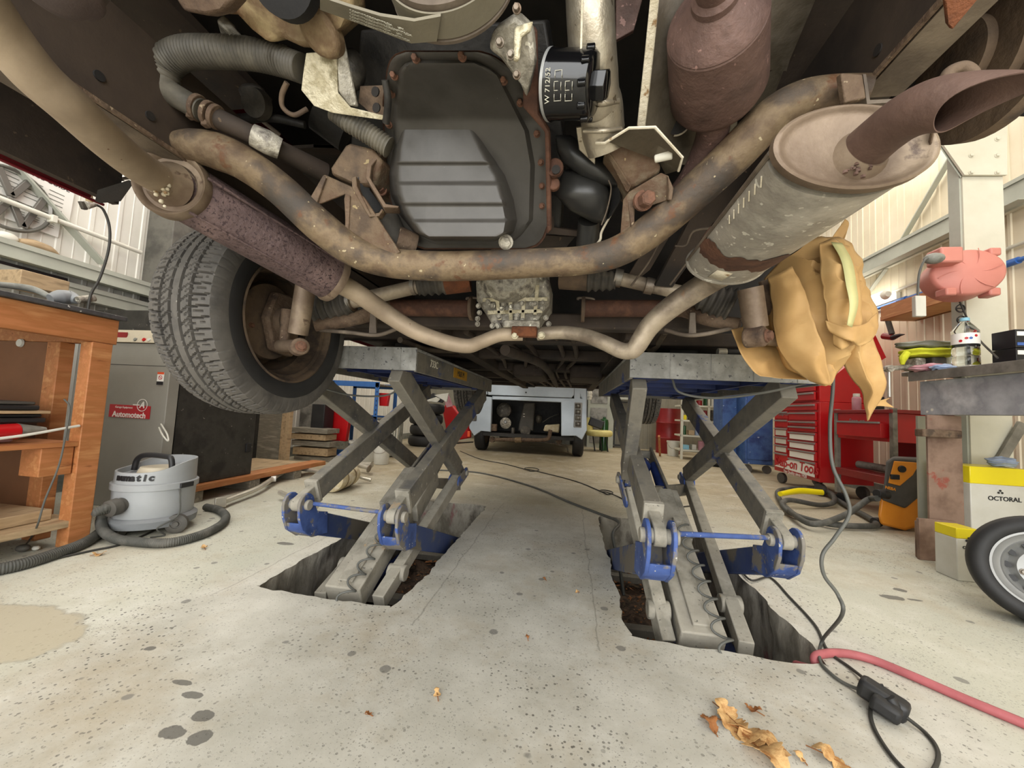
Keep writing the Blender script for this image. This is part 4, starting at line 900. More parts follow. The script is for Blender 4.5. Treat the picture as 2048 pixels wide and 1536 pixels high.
# ---- oil filter
c = at(1098, 172, .545); t = (at(1205, 170, .53)-c).normalized(); R_ = rad(122, c)*.97; L_ = (at(1190, 170, .53)-c).length
of = MB().lathe([(0, R_*.93), (.002, R_), (.008, R_), (.010, R_*.97), (L_*.80, R_*.96), (L_*.93, R_*.94), (L_, R_*.82), (L_+.001, R_*.4)], c, t, 48).make('oil_filter', 'oil_filter_black', van, smooth=50)
MB().lathe([(.0015, R_*1.015), (.006, R_*1.015)], c, t, 48, cap=False).make('filter_rim', 'rim_silver', of, smooth=60)
MB().lathe([(L_, R_*.46), (L_+.016, R_*.46), (L_+.018, R_*.38)], c, t, 6).make('filter_nut', 'oil_filter_black', of, bevel=.001)
mb = MB()
for k in range(10): 
    a = 2*PI*k/10; u = V((0, 0, 1)).cross(t).normalized(); w_ = t.cross(u); mb.box(c+t*L_*.88+(u*math.cos(a)+w_*math.sin(a))*R_*.95, (.012, .008, .008))
mb.make('filter_flute', 'oil_filter_black', of, bevel=.002)
fd = (V((0, 0, CAM_H))-(c+t*L_*.4)).normalized(); fd = (fd-t*fd.dot(t)).normalized(); wv = t.cross(fd)
text('W 712/52', .010, c+t*L_*.20+fd*(R_*.975)+wv*.0, -wv, -t, 'print_dim', of, 'filter_print', .0003)
mb = MB()
for k, l in ((0, .35), (1, .35), (2, .35), (0, .55), (1, .55)):
    o = c+t*L_*l*1.15+fd*R_*.955+wv*(.012-.012*k)-fd*abs(.012-.012*k)*.15
    for a, b in ((-1, -1), (-1, 1), (1, -1), (1, 1)):
        pass
    for s1 in (-1, 1): mb.box(o+wv*.005*s1, (.010, .0006, .0006)); mb.box(o+t*.005*s1, (.0006, .006, .008))
mb.make('filter_print', 'print_dim', of, smooth=0)
# black gearchange housing and duct right of the sump
def blob(name, m, pts, bulge, th=.05, Yb=.0, nv=16, nu=16):
    """a closed outline given as left/right image edges per row, bulging towards the door"""
    vs = []
    for j in range(nv+1):
        v_ = j/nv; q = v_*(len(pts)-1); i0 = min(int(q), len(pts)-2); f_ = q-i0; A0, B0 = pts[i0], pts[i0+1]; y = A0[0]+(B0[0]-A0[0])*f_; xl_ = A0[1]+(B0[1]-A0[1])*f_; xr_ = A0[2]+(B0[2]-A0[2])*f_; Y = A0[3]+(B0[3]-A0[3])*f_
        for i in range(nu+1):
            u = i/nu; k = math.sqrt(max(0, math.sin(PI*u)))*math.sqrt(max(0, math.sin(PI*min(1, max(0, v_))))) ; vs.append(at(xl_+(xr_-xl_)*u, y, Y-bulge*k))
    return MB().add(vs, [(j*(nu+1)+i, j*(nu+1)+i+1, (j+1)*(nu+1)+i+1, (j+1)*(nu+1)+i) for j in range(nv) for i in range(nu)]).make(name, m, van, smooth=60, recalc=False, solid=.003)
blob('gear_housing', 'housing_black', [(340, 1130, 1170, .72), (365, 1118, 1215, .73), (390, 1112, 1222, .74), (420, 1140, 1218, .76), (445, 1190, 1210, .78)], .035)
blob('gear_housing', 'housing_black', [(272, 1112, 1140, .68), (300, 1115, 1185, .69), (325, 1125, 1212, .70), (350, 1160, 1232, .71), (372, 1205, 1240, .72)], .025)
plates('housing_flange', 'rubber_black', ((1184, 290, .69), (1220, 335, .70), (1238, 372, .72), (1240, 400, .74), (1212, 448, .78), (1204, 446, .78), (1222, 385, .74), (1218, 360, .73), (1190, 320, .71)), th=.008)
pipe('housing_bead', [(1200, 330, .69, 3), (1218, 362, .70, 3), (1222, 382, .71, 3), (1214, 420, .74, 3), (1203, 450, .76, 3)], 'rail_edge', 8)
pipe('gear_duct', [(1178, 440, .80, 44), (1176, 470, .83, 44), (1172, 510, .88, 42)], 'housing_black', 20)
pipe('pale_strap', [(1228, 418, .76, 4), (1204, 462, .79, 5), (1200, 480, .80, 5), (1186, 494, .82, 4)], 'strip_pale', 8)
plates('support_angle', 'rail_brown', ((1094, 384, .80), (1108, 384, .80), (1108, 455, .84), (1160, 462, .86), (1160, 474, .87), (1096, 468, .85)), th=.01)
plates('support_plate', 'underbody_brown', ((1090, 470, .92), (1150, 474, .92), (1128, 500, .95), (1060, 500, .95)), th=.004)
# long pressed members behind the right exhaust
plates('side_member', 'underbody_brown', ((1460, 330, .95), (1530, 300, .95), (1440, 440, 1.05), (1345, 575, 1.15), (1310, 572, 1.15), (1380, 440, 1.02)), th=.01)
plates('side_member', 'rail_brown', ((1350, 400, 1.0), (1400, 370, .98), (1300, 540, 1.15), (1262, 570, 1.2), (1250, 560, 1.2)), th=.01)
for l in ([(1470, 400, .93, 4), (1400, 490, 1.0, 4), (1340, 570, 1.08, 4)], [(1340, 440, .95, 4), (1300, 520, 1.05, 4), (1262, 572, 1.1, 4)], [(1440, 455, .95, 5), (1388, 462, .98, 5), (1372, 490, 1.0, 4), (1350, 492, 1.0, 4)]): pipe('member_edge', l, 'rail_edge', 8)
# ---- silver shields, flange strip and heat plate
sh = [(1178, -40, .50, 96), (1182, 60, .52, 94), (1188, 150, .56, 94), (1194, 196, .585, 88), (1202, 215, .60, 84), (1206, 262, .63, 84), (1214, 300, .65, 76)]
pipe('heat_shield_tube', sh, 'shield_silver', 32)
pipe('shield_seam', [(1165, -30, .46, 5), (1162, 100, .50, 5), (1160, 112, .5, 5)], 'strip_pale', 8)
pipe('shield_bead', [(1170, 208, .575, 12), (1205, 206, .565, 14), (1236, 202, .58, 12)], 'shield_silver', 12)
pipe('shield_bead', [(1168, 262, .605, 9), (1205, 262, .595, 9), (1242, 258, .61, 9)], 'shield_silver', 12)
plates('shield_foot', 'shield_silver', ((1152, 255, .62), (1195, 250, .62), (1190, 330, .67), (1158, 300, .65)), th=.006)
plates('pale_strip', 'strip_pale', ((1302, -20, .48), (1320, -20, .48), (1308, 100, .53), (1290, 262, .62), (1272, 268, .625), (1288, 120, .54)), th=.004)
plates('heat_plate', 'shield_grey', ((1320, -20, .49), (1450, -20, .60), (1480, 150, .68), (1475, 250, .72), (1400, 330, .76), (1360, 330, .74), (1290, 262, .63), (1308, 100, .54)), th=.006)
MB().lathe([(0, .021), (.003, .021)], at(1355, 240, .655), (0, -.75, -.6), 28).make('plate_hole', 'underbody_black', van)
MB().lathe([(-.001, .024), (.002, .024)], at(1355, 240, .66), (0, -.75, -.6), 28).make('hole_rim', 'shield_silver', van)
plates('dark_shroud', 'catalyst_rust', ((1232, -20, .62), (1290, -20, .62), (1268, 60, .64), (1232, 80, .64)), th=.01)
# ---- catalyst-like silencer at top right
a, b = at(1432, 42, .50), at(1434, 176, .615)
def orb(name, a, b, prof, m, seg=40, **k):
    t = b-a; L = t.length; return MB().lathe([(L*u, r) for u, r in prof], a, t, seg, **k).make(name, m, van, smooth=40)
Ra, Rb = rad(186, a), rad(176, b)
orb('upper_silencer', a, b, [(-.30, Ra*.34), (-.26, Ra*.44), (-.20, Ra*.58), (-.10, Ra*.80), (-.03, Ra*.95), (.0, Ra*.985), (.015, Ra*.97), (.03, Ra*1.0), (.5, Ra*.5+Rb*.5), (.95, Rb*1.0), (1.05, Rb*.94), (1.12, Rb*.8), (1.16, Rb*.4)], 'catalyst_rust', 56)
orb('silencer_neck', a, b, [(-.9, Ra*.38), (-.36, Ra*.36), (-.32, Ra*.45), (-.26, Ra*.46), (-.24, Ra*.40)], 'catalyst_rust')
pipe('down_pipe', [(1432, 225, .62, 62), (1418, 290, .68, 60), (1385, 360, .74, 56), (1330, 430, .80, 52)], 'catalyst_rust')
plates('side_panel', 'shield_grey', ((1500, 150, .78), (1520, -20, .60), (1640, -20, .62), (1580, 120, .75), (1560, 190, .82), (1500, 280, .86)), th=.006)
plates('inner_panel', 'underbody_brown', ((1560, -20, .66), (1750, -20, .66), (1600, 200, .85), (1500, 280, .9)), th=.004)

# ---- left exhaust: pipe, silencer, outlet
lp = [(-70, -40, .27, 98), (0, 62, .31, 90), (70, 148, .35, 84), (140, 212, .39, 78), (210, 278, .45, 70), (268, 326, .515, 64), (312, 354, .572, 60), (330, 366, .60, 58)]
pipe('exhaust_pipe', lp, 'pipe_beige', 32)
a, b = at(344, 368, .60), at(664, 556, .90); r1, r2 = rad(128, a), rad(92, b)
t = (b-a).normalized(); capn = V((-.35, 1, .06)).normalized(); rs = []
for i in range(25):
    u = i/24; n_ = capn.lerp(t, min(1, u*1.6)).normalized(); u1 = V((1, 0, 0)); u1 = (u1-n_*u1.dot(n_)).normalized(); w1 = n_.cross(u1); rr = (r1*.93)*(1-u)+r2*u
    p = a.lerp(b, .045+.945*u); rs.append([p+(u1*math.cos(2*PI*k/48)+w1*math.sin(2*PI*k/48))*rr for k in range(48)])
sl = MB().rings(rs).make('left_silencer', 'silencer_purple', van, smooth=40)
MB().lathe([(.014, r1*.3), (.010, r1*.62), (.004, r1*.68), (.002, r1*.84), (-.008, r1*.93), (-.010, r1*1.0), (-.002, r1*1.05), (.016, r1*1.05), (.026, r1*.96)], a, capn, 56).make('silencer_cap', 'cap_brown', van, smooth=40)
MB().lathe([(-.008, r2*1.0), (.0, r2*1.06), (.01, r2*1.04), (.012, r2*.9), (.016, r2*.3)], b, t, 48).make('silencer_cap', 'cap_brown', van, smooth=40)
t = (b-a).normalized(); s_ = (V((0, 0, CAM_H))-a); s_ = (s_-t*s_.dot(t)).normalized(); o_ = t.cross(s_)
for an, m_ in ((.55, 'silencer_purple'), (-.9, 'silencer_purple')):
    d = s_*math.cos(an)+o_*math.sin(an); MB().tube([a.lerp(b, .10)+d*r1*.93, a.lerp(b, .97)+d*r2*.985], .003, 8, 0).make('silencer_seam', m_, sl)
mb = MB()
random.seed(3)
w0 = at(330, 372, .575)
for k in range(26): mb.ball(w0+V((random.gauss(0, .007), random.gauss(0, .004), random.gauss(0, .012))), random.uniform(.002, .0045), 8)
mb.make('weld_lumps', 'strip_pale', van, smooth=60)
P_, R__ = TP([(310, 354, .572, 62), (324, 362, .586, 68), (338, 370, .602, 92)]); MB().tube(P_, R__, 28, 0).make('pipe_collar', 'cap_brown', van)
pipe('link_pipe', [(664, 558, .91, 42), (720, 590, .96, 38), (775, 628, 1.02, 36), (830, 662, 1.05, 33), (890, 684, 1.08, 31), (935, 692, 1.10, 29), (962, 684, 1.12, 27), (1000, 670, 1.14, 27), (1045, 668, 1.15, 27)], 'pipe_beige', 24)
lk = pipe('link_pipe', [(1075, 668, 1.15, 26), (1120, 665, 1.14, 27), (1165, 670, 1.12, 28), (1205, 684, 1.09, 30), (1240, 700, 1.07, 32), (1258, 702, 1.06, 34), (1272, 694, 1.05, 36), (1300, 652, 1.03, 40), (1345, 612, 1.0, 44), (1420, 562, .95, 50), (1450, 545, .90, 52)], 'pipe_grey', 24)
# ---- right exhaust silencer, oval
a, b = at(1706, 295, .445), at(1448, 528, .845); t = (b-a).normalized(); L = (b-a).length; wA = rad(292, a)*.985
def oval(name, prof, m, par=van): return MB().lathe([(L*u, r) for u, r in prof], a, t, 64, upv=(1, 0, -.12), sx=1, sy=.58).make(name, m, par, smooth=40)
k2 = .98
rs_ = oval('right_silencer', [(.055, wA*.965), (.5, wA*.975*k2), (.97, wA*.975*k2)], 'silencer_grey')
oval('silencer_cap', [(.006, wA*.1), (.006, wA*.80), (.0, wA*.90), (-.006, wA*.93), (-.008, wA*.97), (-.004, wA*1.015), (.02, wA*1.02), (.03, wA*.97)], 'cap_brown')
oval('silencer_cap', [(.965, wA*.97*k2), (.975, wA*1.02*k2), (.99, wA*1.02*k2), (.995, wA*.9*k2), (1.0, wA*.3)], 'silencer_grey')
u_ = (V((1, 0, -.12))-t*V((1, 0, -.12)).dot(t)).normalized(); w_ = t.cross(u_)
def on(uu, an, off=1.0): 
    return a+t*L*uu+(u_*math.cos(an)+w_*math.sin(an)*.58)*wA*.975*off
sgn = -1 if w_.z > 0 else 1
for an in (PI*.985,): MB().tube([on(.03, an), on(.97, an, k2)], .0035, 8, 0).make('silencer_seam', 'rail_edge', rs_)
q = [on(u0, sgn*an, 1.004) for u0, an in ((.80, 2.0), (.80, 1.62), (.93, 1.66), (.93, 2.04))]
MB().add(q, [(0, 1, 2, 3)]).make('scuffed_label', 'strip_pale', rs_, solid=.0008, recalc=False)
vs = []; nn = 72
for k in range(nn+1):
    an = 2*PI*k/nn; n1 = noise.noise(V((math.cos(an)*3, math.sin(an)*3, 1)))*.05+noise.noise(V((math.cos(an)*9, math.sin(an)*9, 4)))*.025; n2 = noise.noise(V((math.cos(an)*3, math.sin(an)*3, 7)))*.05+noise.noise(V((math.cos(an)*11, math.sin(an)*11, 2)))*.03
    vs += [on(.60+n1, an, 1.003), on(.69, an, 1.003), on(.755+n2, an, 1.003)]
MB().add(vs, [(3*k+i, 3*k+3+i, 3*k+4+i, 3*k+1+i) for k in range(nn) for i in (0, 1)]).make('rust_band', 'gasket_rust', rs_, smooth=60)
mb = MB()
for k in range(7): 
    uu = .10+.045*k; p0, p1 = on(uu, sgn*2.82, 1.002), on(uu+.028, sgn*2.66, 1.002); mb.beam(p0, p1, .0016, .003)
mb.make('stamped_marks', 'strip_pale', rs_)
plates('silencer_hanger', 'rust_brown', ((1862, 262, .43), (1870, 262, .43), (1858, 310, .45), (1836, 345, .47), (1812, 362, .48), (1800, 364, .48), (1800, 356, .48), (1832, 330, .46), (1852, 300, .45)), th=.015, bevel=.003)
# tail pipe with slashed open end
tp = [(1726, 302, .450, 86), (1765, 268, .425, 86), (1808, 236, .40, 90), (1856, 214, .38, 96), (1910, 206, .365, 100), (1975, 206, .352, 104), (2070, 212, .338, 108)]
P_, R__ = TP(tp); Pc = catmull(P_, 14); rr = []
for i in range(len(P_)-1):
    for k in range(14): rr.append(R__[i]+(R__[i+1]-R__[i])*k/14)
rr.append(R__[-1]); T, FR = frames(Pc); seg = 48; NP = len(Pc)-1
def ptube(t_, k, sc):
    q = t_*NP; i = min(int(q), NP-1); f_ = q-i; p = Pc[i].lerp(Pc[i+1], f_); r_ = (rr[i]*(1-f_)+rr[i+1]*f_)*sc
    u_1 = FR[i][0].lerp(FR[i+1][0], f_); w_1 = FR[i][1].lerp(FR[i+1][1], f_); an = 2*PI*k/seg; return p+(u_1*math.cos(an)+w_1*math.sin(an))*r_
def tend(k):
    i = int(NP*.75); d = (FR[i][0]*math.cos(2*PI*k/seg)+FR[i][1]*math.sin(2*PI*k/seg)); g_ = .5+.5*max(-1, min(1, d.dot(V((0, .12, 1)).normalized())*1.1)); return .66+.31*sm(g_*.5+.5*g_*g_)
ro = [[ptube(tend(k)*i/40, k, 1) for k in range(seg)] for i in range(41)]; ri = [[ptube(tend(k)*i/40, k, .955) for k in range(seg)] for i in range(41)]
tpo = MB().rings(ro+ri[::-1], False).make('tail_pipe', 'tail_rust', van, smooth=60)
P_, R__ = TP([(1712, 318, .46, 132), (1722, 308, .452, 112), (1735, 296, .445, 92)]); MB().tube(P_, R__, 32, 0).make('pipe_collar', 'cap_brown', van)
mb = MB()
for k in range(30): mb.ball(at(1722+random.gauss(0, 14), 330+random.gauss(0, 14), .440), random.uniform(.001, .003), 6)
mb.make('weld_lumps', 'tail_rust', van, smooth=60)
# bumper mount rubber at far top left, spring and drum at top right
MB().lathe([(-.030, .016), (-.022, .030), (-.010, .035), (-.006, .039), (.0, .040), (.005, .037), (.05, .038), (.1, .038)], at(96, -22, .275)+V((0, 0, .02)), (.1, .25, 1), 40).make('bumper_mount', 'mount_rubber', van, smooth=50)
for k, (dx, rr_) in enumerate(((0, .055), (.03, .085), (.06, .115))):
    MB().lathe([(0, rr_*.6), (.005, rr_), (.028, rr_), (.03, rr_*.6)], at(1992, 62, .62)+V((-.02+dx*.6, .05, 0)), (1, 0, .1), 48).make('spring_seat', 'drum_rust', van)
plates('rear_hanger', 'rust_orange', ((1890, 0, .42), (1972, -20, .42), (1905, 60, .44), (1896, 48, .44)), th=.006)
pipe('towing_hook', [(1890, 165, .42, 22), (1898, 145, .42, 22), (1925, 135, .42, 22), (1945, 148, .42, 22), (1940, 165, .42, 20)], 'drum_rust', 14)
plates('right_arch', 'underbody_black', ((1760, 190, .95), (1880, 0, .85), (2200, -60, .75), (2300, 240, .70), (2048, 232, .80), (1900, 225, .88)), th=.004)

# ---- rear axle: gearbox, shafts, boots, arms
def cyl(name, a, b, d1, d2, m, seg=24, par=van, **k):
    A_, B_ = at(*a), at(*b); return MB().tube([A_, B_], [rad(d1, A_), rad(d2, B_)], seg, 0).make(name, m, par, **k)
c = at(1022, 575, 1.20)
mb = MB(); mb.lathe([(0, rad(150, c)), (.03, rad(150, c)), (.04, rad(138, c)), (.10, rad(120, c)), (.14, rad(90, c))], c+V((0, .05, .03)), (0, -1, 0), 32); gb = mb.make('gearbox_bell', 'cast_alloy', van, smooth=40)
mb = MB(); mb.prism([at(*q) for q in ((950, 556, 1.16), (1100, 556, 1.16), (1098, 610, 1.16), (1075, 640, 1.16), (1062, 655, 1.16), (985, 652, 1.16), (972, 630, 1.16), (952, 600, 1.16))], (0, .2, .02)); mb.make('gearbox_case', 'cast_alloy', van, bevel=.012)
mb = MB()
for q in (((965, 600, 1.15), (1095, 598, 1.15)), ((975, 625, 1.15), (1085, 622, 1.15)), ((990, 570, 1.15), (1000, 640, 1.15)), ((1020, 560, 1.15), (1022, 645, 1.15)), ((1050, 570, 1.15), (1045, 640, 1.15)), ((1075, 570, 1.15), (1070, 630, 1.15))): mb.beam(at(*q[0]), at(*q[1]), .006, .012)
mb.make('case_ribs', 'alloy_pale', van, bevel=.002)
mb = MB()
random.seed(5)
for k in range(26): mb.hexbolt(at(random.uniform(955, 1100), random.uniform(600, 655), 1.148), (0, -1, -.2), .006, .01)
mb.make('case_bolts', 'cast_alloy', van)
MB().box(at(1049, 664, 1.12), (.075, .03, .03)).make('gearbox_mount', 'rust_orange', van, bevel=.004)
MB().box(at(1044, 650, 1.13), (.11, .04, .022)).make('gearbox_mount', 'cast_alloy', van, bevel=.004)
for x in (1030, 1083): MB().hexbolt(at(x, 671, 1.11), (0, -1, -.1), .008, .014).make('mount_bolt', 'alloy_pale', van)
def boot(name, a, b, d1, d2, n=5, m='boot_rubber'):
    A_, B_ = at(*a), at(*b); pts = []; rr = []; k = 6*n
    for i in range(k+1):
        u = i/k; pts.append(A_.lerp(B_, u)); rr.append((rad(d1, A_)*(1-u)+rad(d2, B_)*u)*(1+.12*math.sin(u*n*2*PI)))
    return MB().tube(pts, rr, 32, 0).make(name, m, van, smooth=60)
boot('drive_boot', (640, 622, 1.17), (704, 606, 1.17), 76, 40)
boot('drive_boot', (892, 566, 1.20), (836, 574, 1.19), 42, 34, 4)
cyl('drive_shaft', (700, 604, 1.17), (835, 573, 1.19), 28, 28, 'pipe_grey')
for q in ((702, 604, 1.168, 38), (828, 573, 1.188, 34)):
    p = at(*q[:3]); MB().lathe([(-.007, rad(q[3], p)), (.007, rad(q[3], p))], p, (1, 0, .1), 24).make('boot_clamp', 'clamp_steel', van, bevel=.001)
cyl('drive_flange', (890, 566, 1.20), (940, 560, 1.21), 46, 46, 'rust_orange')
boot('drive_boot', (1176, 560, 1.20), (1232, 562, 1.19), 44, 34, 4)
cyl('drive_shaft', (1232, 556, 1.19), (1392, 592, 1.17), 27, 28, 'pipe_grey')
boot('drive_boot', (1460, 615, 1.15), (1395, 592, 1.16), 74, 42)
for q in ((1236, 556, 1.188, 36), (1298, 572, 1.178, 33)):
    p = at(*q[:3]); MB().lathe([(-.012, rad(q[3], p)), (.012, rad(q[3], p))], p, (1, 0, -.2), 24).make('boot_clamp', 'clamp_steel', van, bevel=.001)
cyl('drive_flange', (1178, 560, 1.20), (1120, 558, 1.21), 44, 40, 'drum_rust')
cyl('axle_tube', (776, 615, 1.28), (942, 617, 1.28), 34, 34, 'gasket_rust'); cyl('axle_tube', (1168, 617, 1.26), (1400, 617, 1.26), 34, 34, 'gasket_rust')
for q in ((944, 617), (1166, 619)):
    MB().lathe([(-.006, .042), (.006, .042)], at(q[0], q[1], 1.27), (1, 0, 0), 24).make('axle_flange', 'drum_rust', van, bevel=.002)
    pipe('flange_clip', [(q[0]-10, 600, 1.25, 5), (q[0]-8, 596, 1.25, 5), (q[0]+20, 598, 1.25, 5), (q[0]+24, 612, 1.25, 5)], 'rail_edge', 8)
mb = MB(); mb.span((at(700, 640, 1.34).x, 1.32, 1.03), (at(1440, 640, 1.34).x, 1.38, 1.085)); mb.make('cross_member', 'underbody_brown', van, bevel=.008)
for s, arm in ((-1, [(630, 650, 1.14, 26), (700, 640, 1.18, 26), (760, 620, 1.25, 34), (780, 615, 1.28, 36)]), (1, [(1480, 648, 1.12, 24), (1420, 640, 1.16, 26), (1385, 622, 1.22, 36), (1370, 617, 1.25, 36)])):
    pipe('trailing_arm', arm, 'rust_brown', 16)
for q, s in (((600, 575, 1.08), -1),):
    pass
def shock(label, top, bot, w, eye):
    A_, B_ = at(*top), at(*bot); MB().tube([A_, B_], [rad(w, A_), rad(w*.96, B_)], 28, 0).make('shock_absorber', 'cap_brown', van, smooth=40)
    E_ = at(*eye); MB().lathe([(-.024, .022), (-.02, .026), (.02, .026), (.024, .022)], E_, (.75, -.65, 0), 24).make('shock_eye', 'rust_brown', van, bevel=.002)
    MB().hexbolt(E_+V((.75, -.65, 0))*.026, (.75, -.65, 0), .012, .012).make('eye_bolt', 'bolt_rust', van)
    return E_
E1 = shock('l', (612, 570, 1.03), (596, 668, 1.05), 38, (598, 694, 1.05))
MB().tube([at(560, 692, 1.09), at(600, 692, 1.07)], .02, 16, 0).make('shock_arm', 'cap_brown', van)
MB().tube([at(575, 620, 1.09), at(568, 690, 1.09)], [.018, .014], 16, 0).make('hub_carrier', 'rust_brown', van)
shock('r', (1500, 576, 1.03), (1512, 655, 1.05), 46, (1510, 674, 1.04))
MB().tube([at(1520, 674, 1.06), at(1575, 680, 1.10)], .02, 16, 0).make('shock_arm', 'cap_brown', van)
MB().tube([at(1532, 560, 1.10), at(1560, 670, 1.12)], .018, 16, 0).make('hub_carrier', 'rust_brown', van)
for l in ([(640, 660, 1.15, 8), (700, 665, 1.15, 8), (755, 670, 1.17, 8), (800, 655, 1.2, 8)], [(1470, 655, 1.13, 8), (1410, 668, 1.13, 9), (1370, 670, 1.15, 8), (1330, 660, 1.18, 8)]): pipe('handbrake_cable', l, 'rail_edge', 8)
for x in (745, 1385): plates('cable_bracket', 'rail_edge', ((x-5, 625, 1.17), (x+6, 625, 1.17), (x+8, 672, 1.17), (x-8, 672, 1.17)), th=.01)
# ---- body parts ahead of the axle: floor, beams, pipes
mb = MB(); mb.span((XW0+.04, 1.72, 1.085), (XW1-.04, 4.75, 1.10)); mb.make('floor_pan', 'underbody_black', van)
for x in (CXV-.42, CXV+.36): MB().span((x, 1.45, 1.02), (x+.07, 4.7, 1.085)).make('floor_rail', 'underbody_brown', van, bevel=.006)
for y in (1.6, 2.1, 2.7, 3.4, 4.1, 4.68): MB().span((XW0+.1, y, 1.05 if y > 4 else 1.03), (XW1-.1, y+.06, 1.085)).make('floor_cross_member', 'underbody_brown', van, bevel=.006)
for x, dz in ((CXV-.12, 0), (CXV-.04, .0), (CXV+.10, .01), (CXV+.17, 0), (CXV-.26, .01)):
    MB().tube([V((x, 1.5, 1.04+dz)), V((x+.02, 2.2, 1.05)), V((x-.05, 3.0, 1.05)), V((x, 4.5, 1.05))], .012, 10, 6).make('under_pipe', 'rail_brown', van)
MB().tube([at(1010, 700, 1.5), V((CXV+.02, 2.2, 1.0)), V((CXV+.02, 4.0, 1.02))], .022, 14, 4).make('shift_tube', 'underbody_brown', van)
pipe('fuel_line', [(1330, 665, 1.5, 12), (1305, 700, 1.7, 12), (1280, 690, 1.9, 10), (1230, 700, 2.2, 10), (1180, 720, 2.8, 8)], 'rail_edge', 10)
pipe('fuel_line', [(800, 680, 1.5, 12), (860, 700, 1.8, 10), (930, 705, 2.2, 9), (980, 722, 2.8, 8)], 'rail_edge', 10)
for k, x in enumerate((965, 1060, 1085, 1130)): MB().box(at(x, 768, 4.5), (.12, .1, .05+.02*(k % 2))).make('front_bracket', 'underbody_black', van, bevel=.01)
for x in (-.95, -.30, .1, .62): MB().box((x, 2.9, 1.03), (.22, .5, .09)).make('floor_box', 'underbody_brown', van, bevel=.015)
# rubber pads between platform and sills
for x, y in ((-.92, 2.1), (-.92, 2.7), (.55, 2.1), (.55, 2.7)): MB().span((x-.07, y-.08, ZP1), (x+.07, y+.08, 1.09)).make('lift_pad', 'rubber_black', van, bevel=.006)

# ---- wheels
def tyre_mesh(R, Wd, Ri, n=540, tread=True):
    """tyre about the X axis, centre at origin, inner side towards +X"""
    prof = []  # (x, r, kind) from one bead over the tread to the other
    hw = Wd/2
    side = [(-hw*.72, Ri), (-hw*.86, Ri+.008), (-hw*.98, Ri+(R-Ri)*.35), (-hw*1.0, Ri+(R-Ri)*.55), (-hw*.97, Ri+(R-Ri)*.78), (-hw*.90, R-.012)]
    prof += [(x, r, 0) for x, r in side]
    m = 56
    for i in range(m+1):
        u = -1+2*i/m; x = hw*.86*u; r = R-.010*abs(u)**4-.002*u*u
        g = min(abs(abs(u)-.52), abs(abs(u)-.17)*1.0)
        if tread and g < .03: r -= .013
        prof.append((x, r, 1))
    prof += [(-x, r, 0) for x, r in reversed(side)]
    vs = []; k = len(prof)
    for j in range(n):
        an = 2*PI*j/n; c_, s_ = math.cos(an), math.sin(an)
        for x, r, kind in prof:
            rr = r
            if kind and tread:
                u = x/(hw*.86); ph = (an/(2*PI)*64)
                if abs(u) > .56: 
                    f = (ph+ (.0 if u > 0 else .5)+.35*(abs(u)-.56)) % 1
                    if f < .13 : rr -= .010*min(1, (1.02-abs(u))*8+.4)
                    elif abs(u) < .92 and .45 < f < .53: rr -= .006
                elif abs(u) > .20:
                    f = (ph+2.2*abs(u)*(1 if u > 0 else -1)) % 1
                    if f < .12: rr -= .010
                    f2 = (ph*1.0+.5+2.2*abs(u)*(1 if u > 0 else -1)) % 1
                    if f2 < .07 and abs(u) > .34: rr -= .007
                else:
                    f = (ph*2) % 1
                    if f < .1 and abs(u) > .1: rr -= .003
            elif kind == 0 and abs(x) > hw*.88 and r > R-.03 and tread:
                f = (an/(2*PI)*64*1+ (.0 if x > 0 else .5)) % 1
                if f < .13: rr -= .003
            vs.append((x, c_*rr, s_*rr))
    fs = [(j*k+i, j*k+i+1, ((j+1) % n)*k+i+1, ((j+1) % n)*k+i) for j in range(n) for i in range(k-1)]
    mb = MB(); mb.v = [V(v) for v in vs]; mb.f = fs; return mb
def place(mb, M): mb.v = [M @ v for v in mb.v]; return mb
def wheel(cent, R, Wd, Ri, M=None, n=540, inner=+1, parent=van, rim='drum_rust', par_name='wheel', lowres=False):
    M = (M or Matrix.Identity(4)); M = Matrix.Translation(cent) @ M
    t = place(tyre_mesh(R, Wd, Ri, n, not lowres), M).make('tyre', 'tyre_rubber', parent, smooth=30)
    return t, M
WR, WW = .335, .225
WR, WW = .310, .207
lc = V((-1.017, 1.140, .997))
lt, LM = wheel(lc, WR, WW, .190)
# sidewall gloss band, steel wheel seen from inside, drum
def lath(prof, M, name, m, par, seg=64, **k): return place(MB().lathe([(a, r) for a, r in prof], (0, 0, 0), (1, 0, 0), seg, **k), M).make(name, m, par, smooth=45)
lath([(.097, .270), (.1040, .250), (.1048, .227), (.100, .209), (.092, .196)], LM, 'sidewall', 'tyre_wall', lt, cap=False)
lath([(.092, .198), (.098, .203), (.100, .197), (.092, .189), (.078, .187), (.072, .178), (.03, .172), (.022, .162), (-.03, .160), (-.06, .150), (-.072, .11), (-.075, .05)], LM, 'steel_wheel', 'rust_wheel', van, cap=False)
lath([(-.06, .125), (.0, .128), (.012, .124), (.018, .10), (.022, .055), (.05, .05), (.08, .045)], LM, 'brake_drum', 'drum_rust', van)
place(MB().prism([V((.03, -.03, -.10)), V((.03, .06, -.11)), V((.03, .09, .02)), V((.03, .05, .10)), V((.03, -.04, .09)), V((.03, -.07, .0))], (.03, 0, 0)), LM).make('trailing_plate', 'rust_brown', van, bevel=.008)
mb = MB()
for k in range(8): mb.lathe([(-.0735, .016), (-.070, .016)], V((0, .125*math.cos(k*PI/4+.4), .125*math.sin(k*PI/4+.4))), (1, 0, 0), 12, sx=1.5)
place(mb, LM).make('vent_slots', 'underbody_black', van)
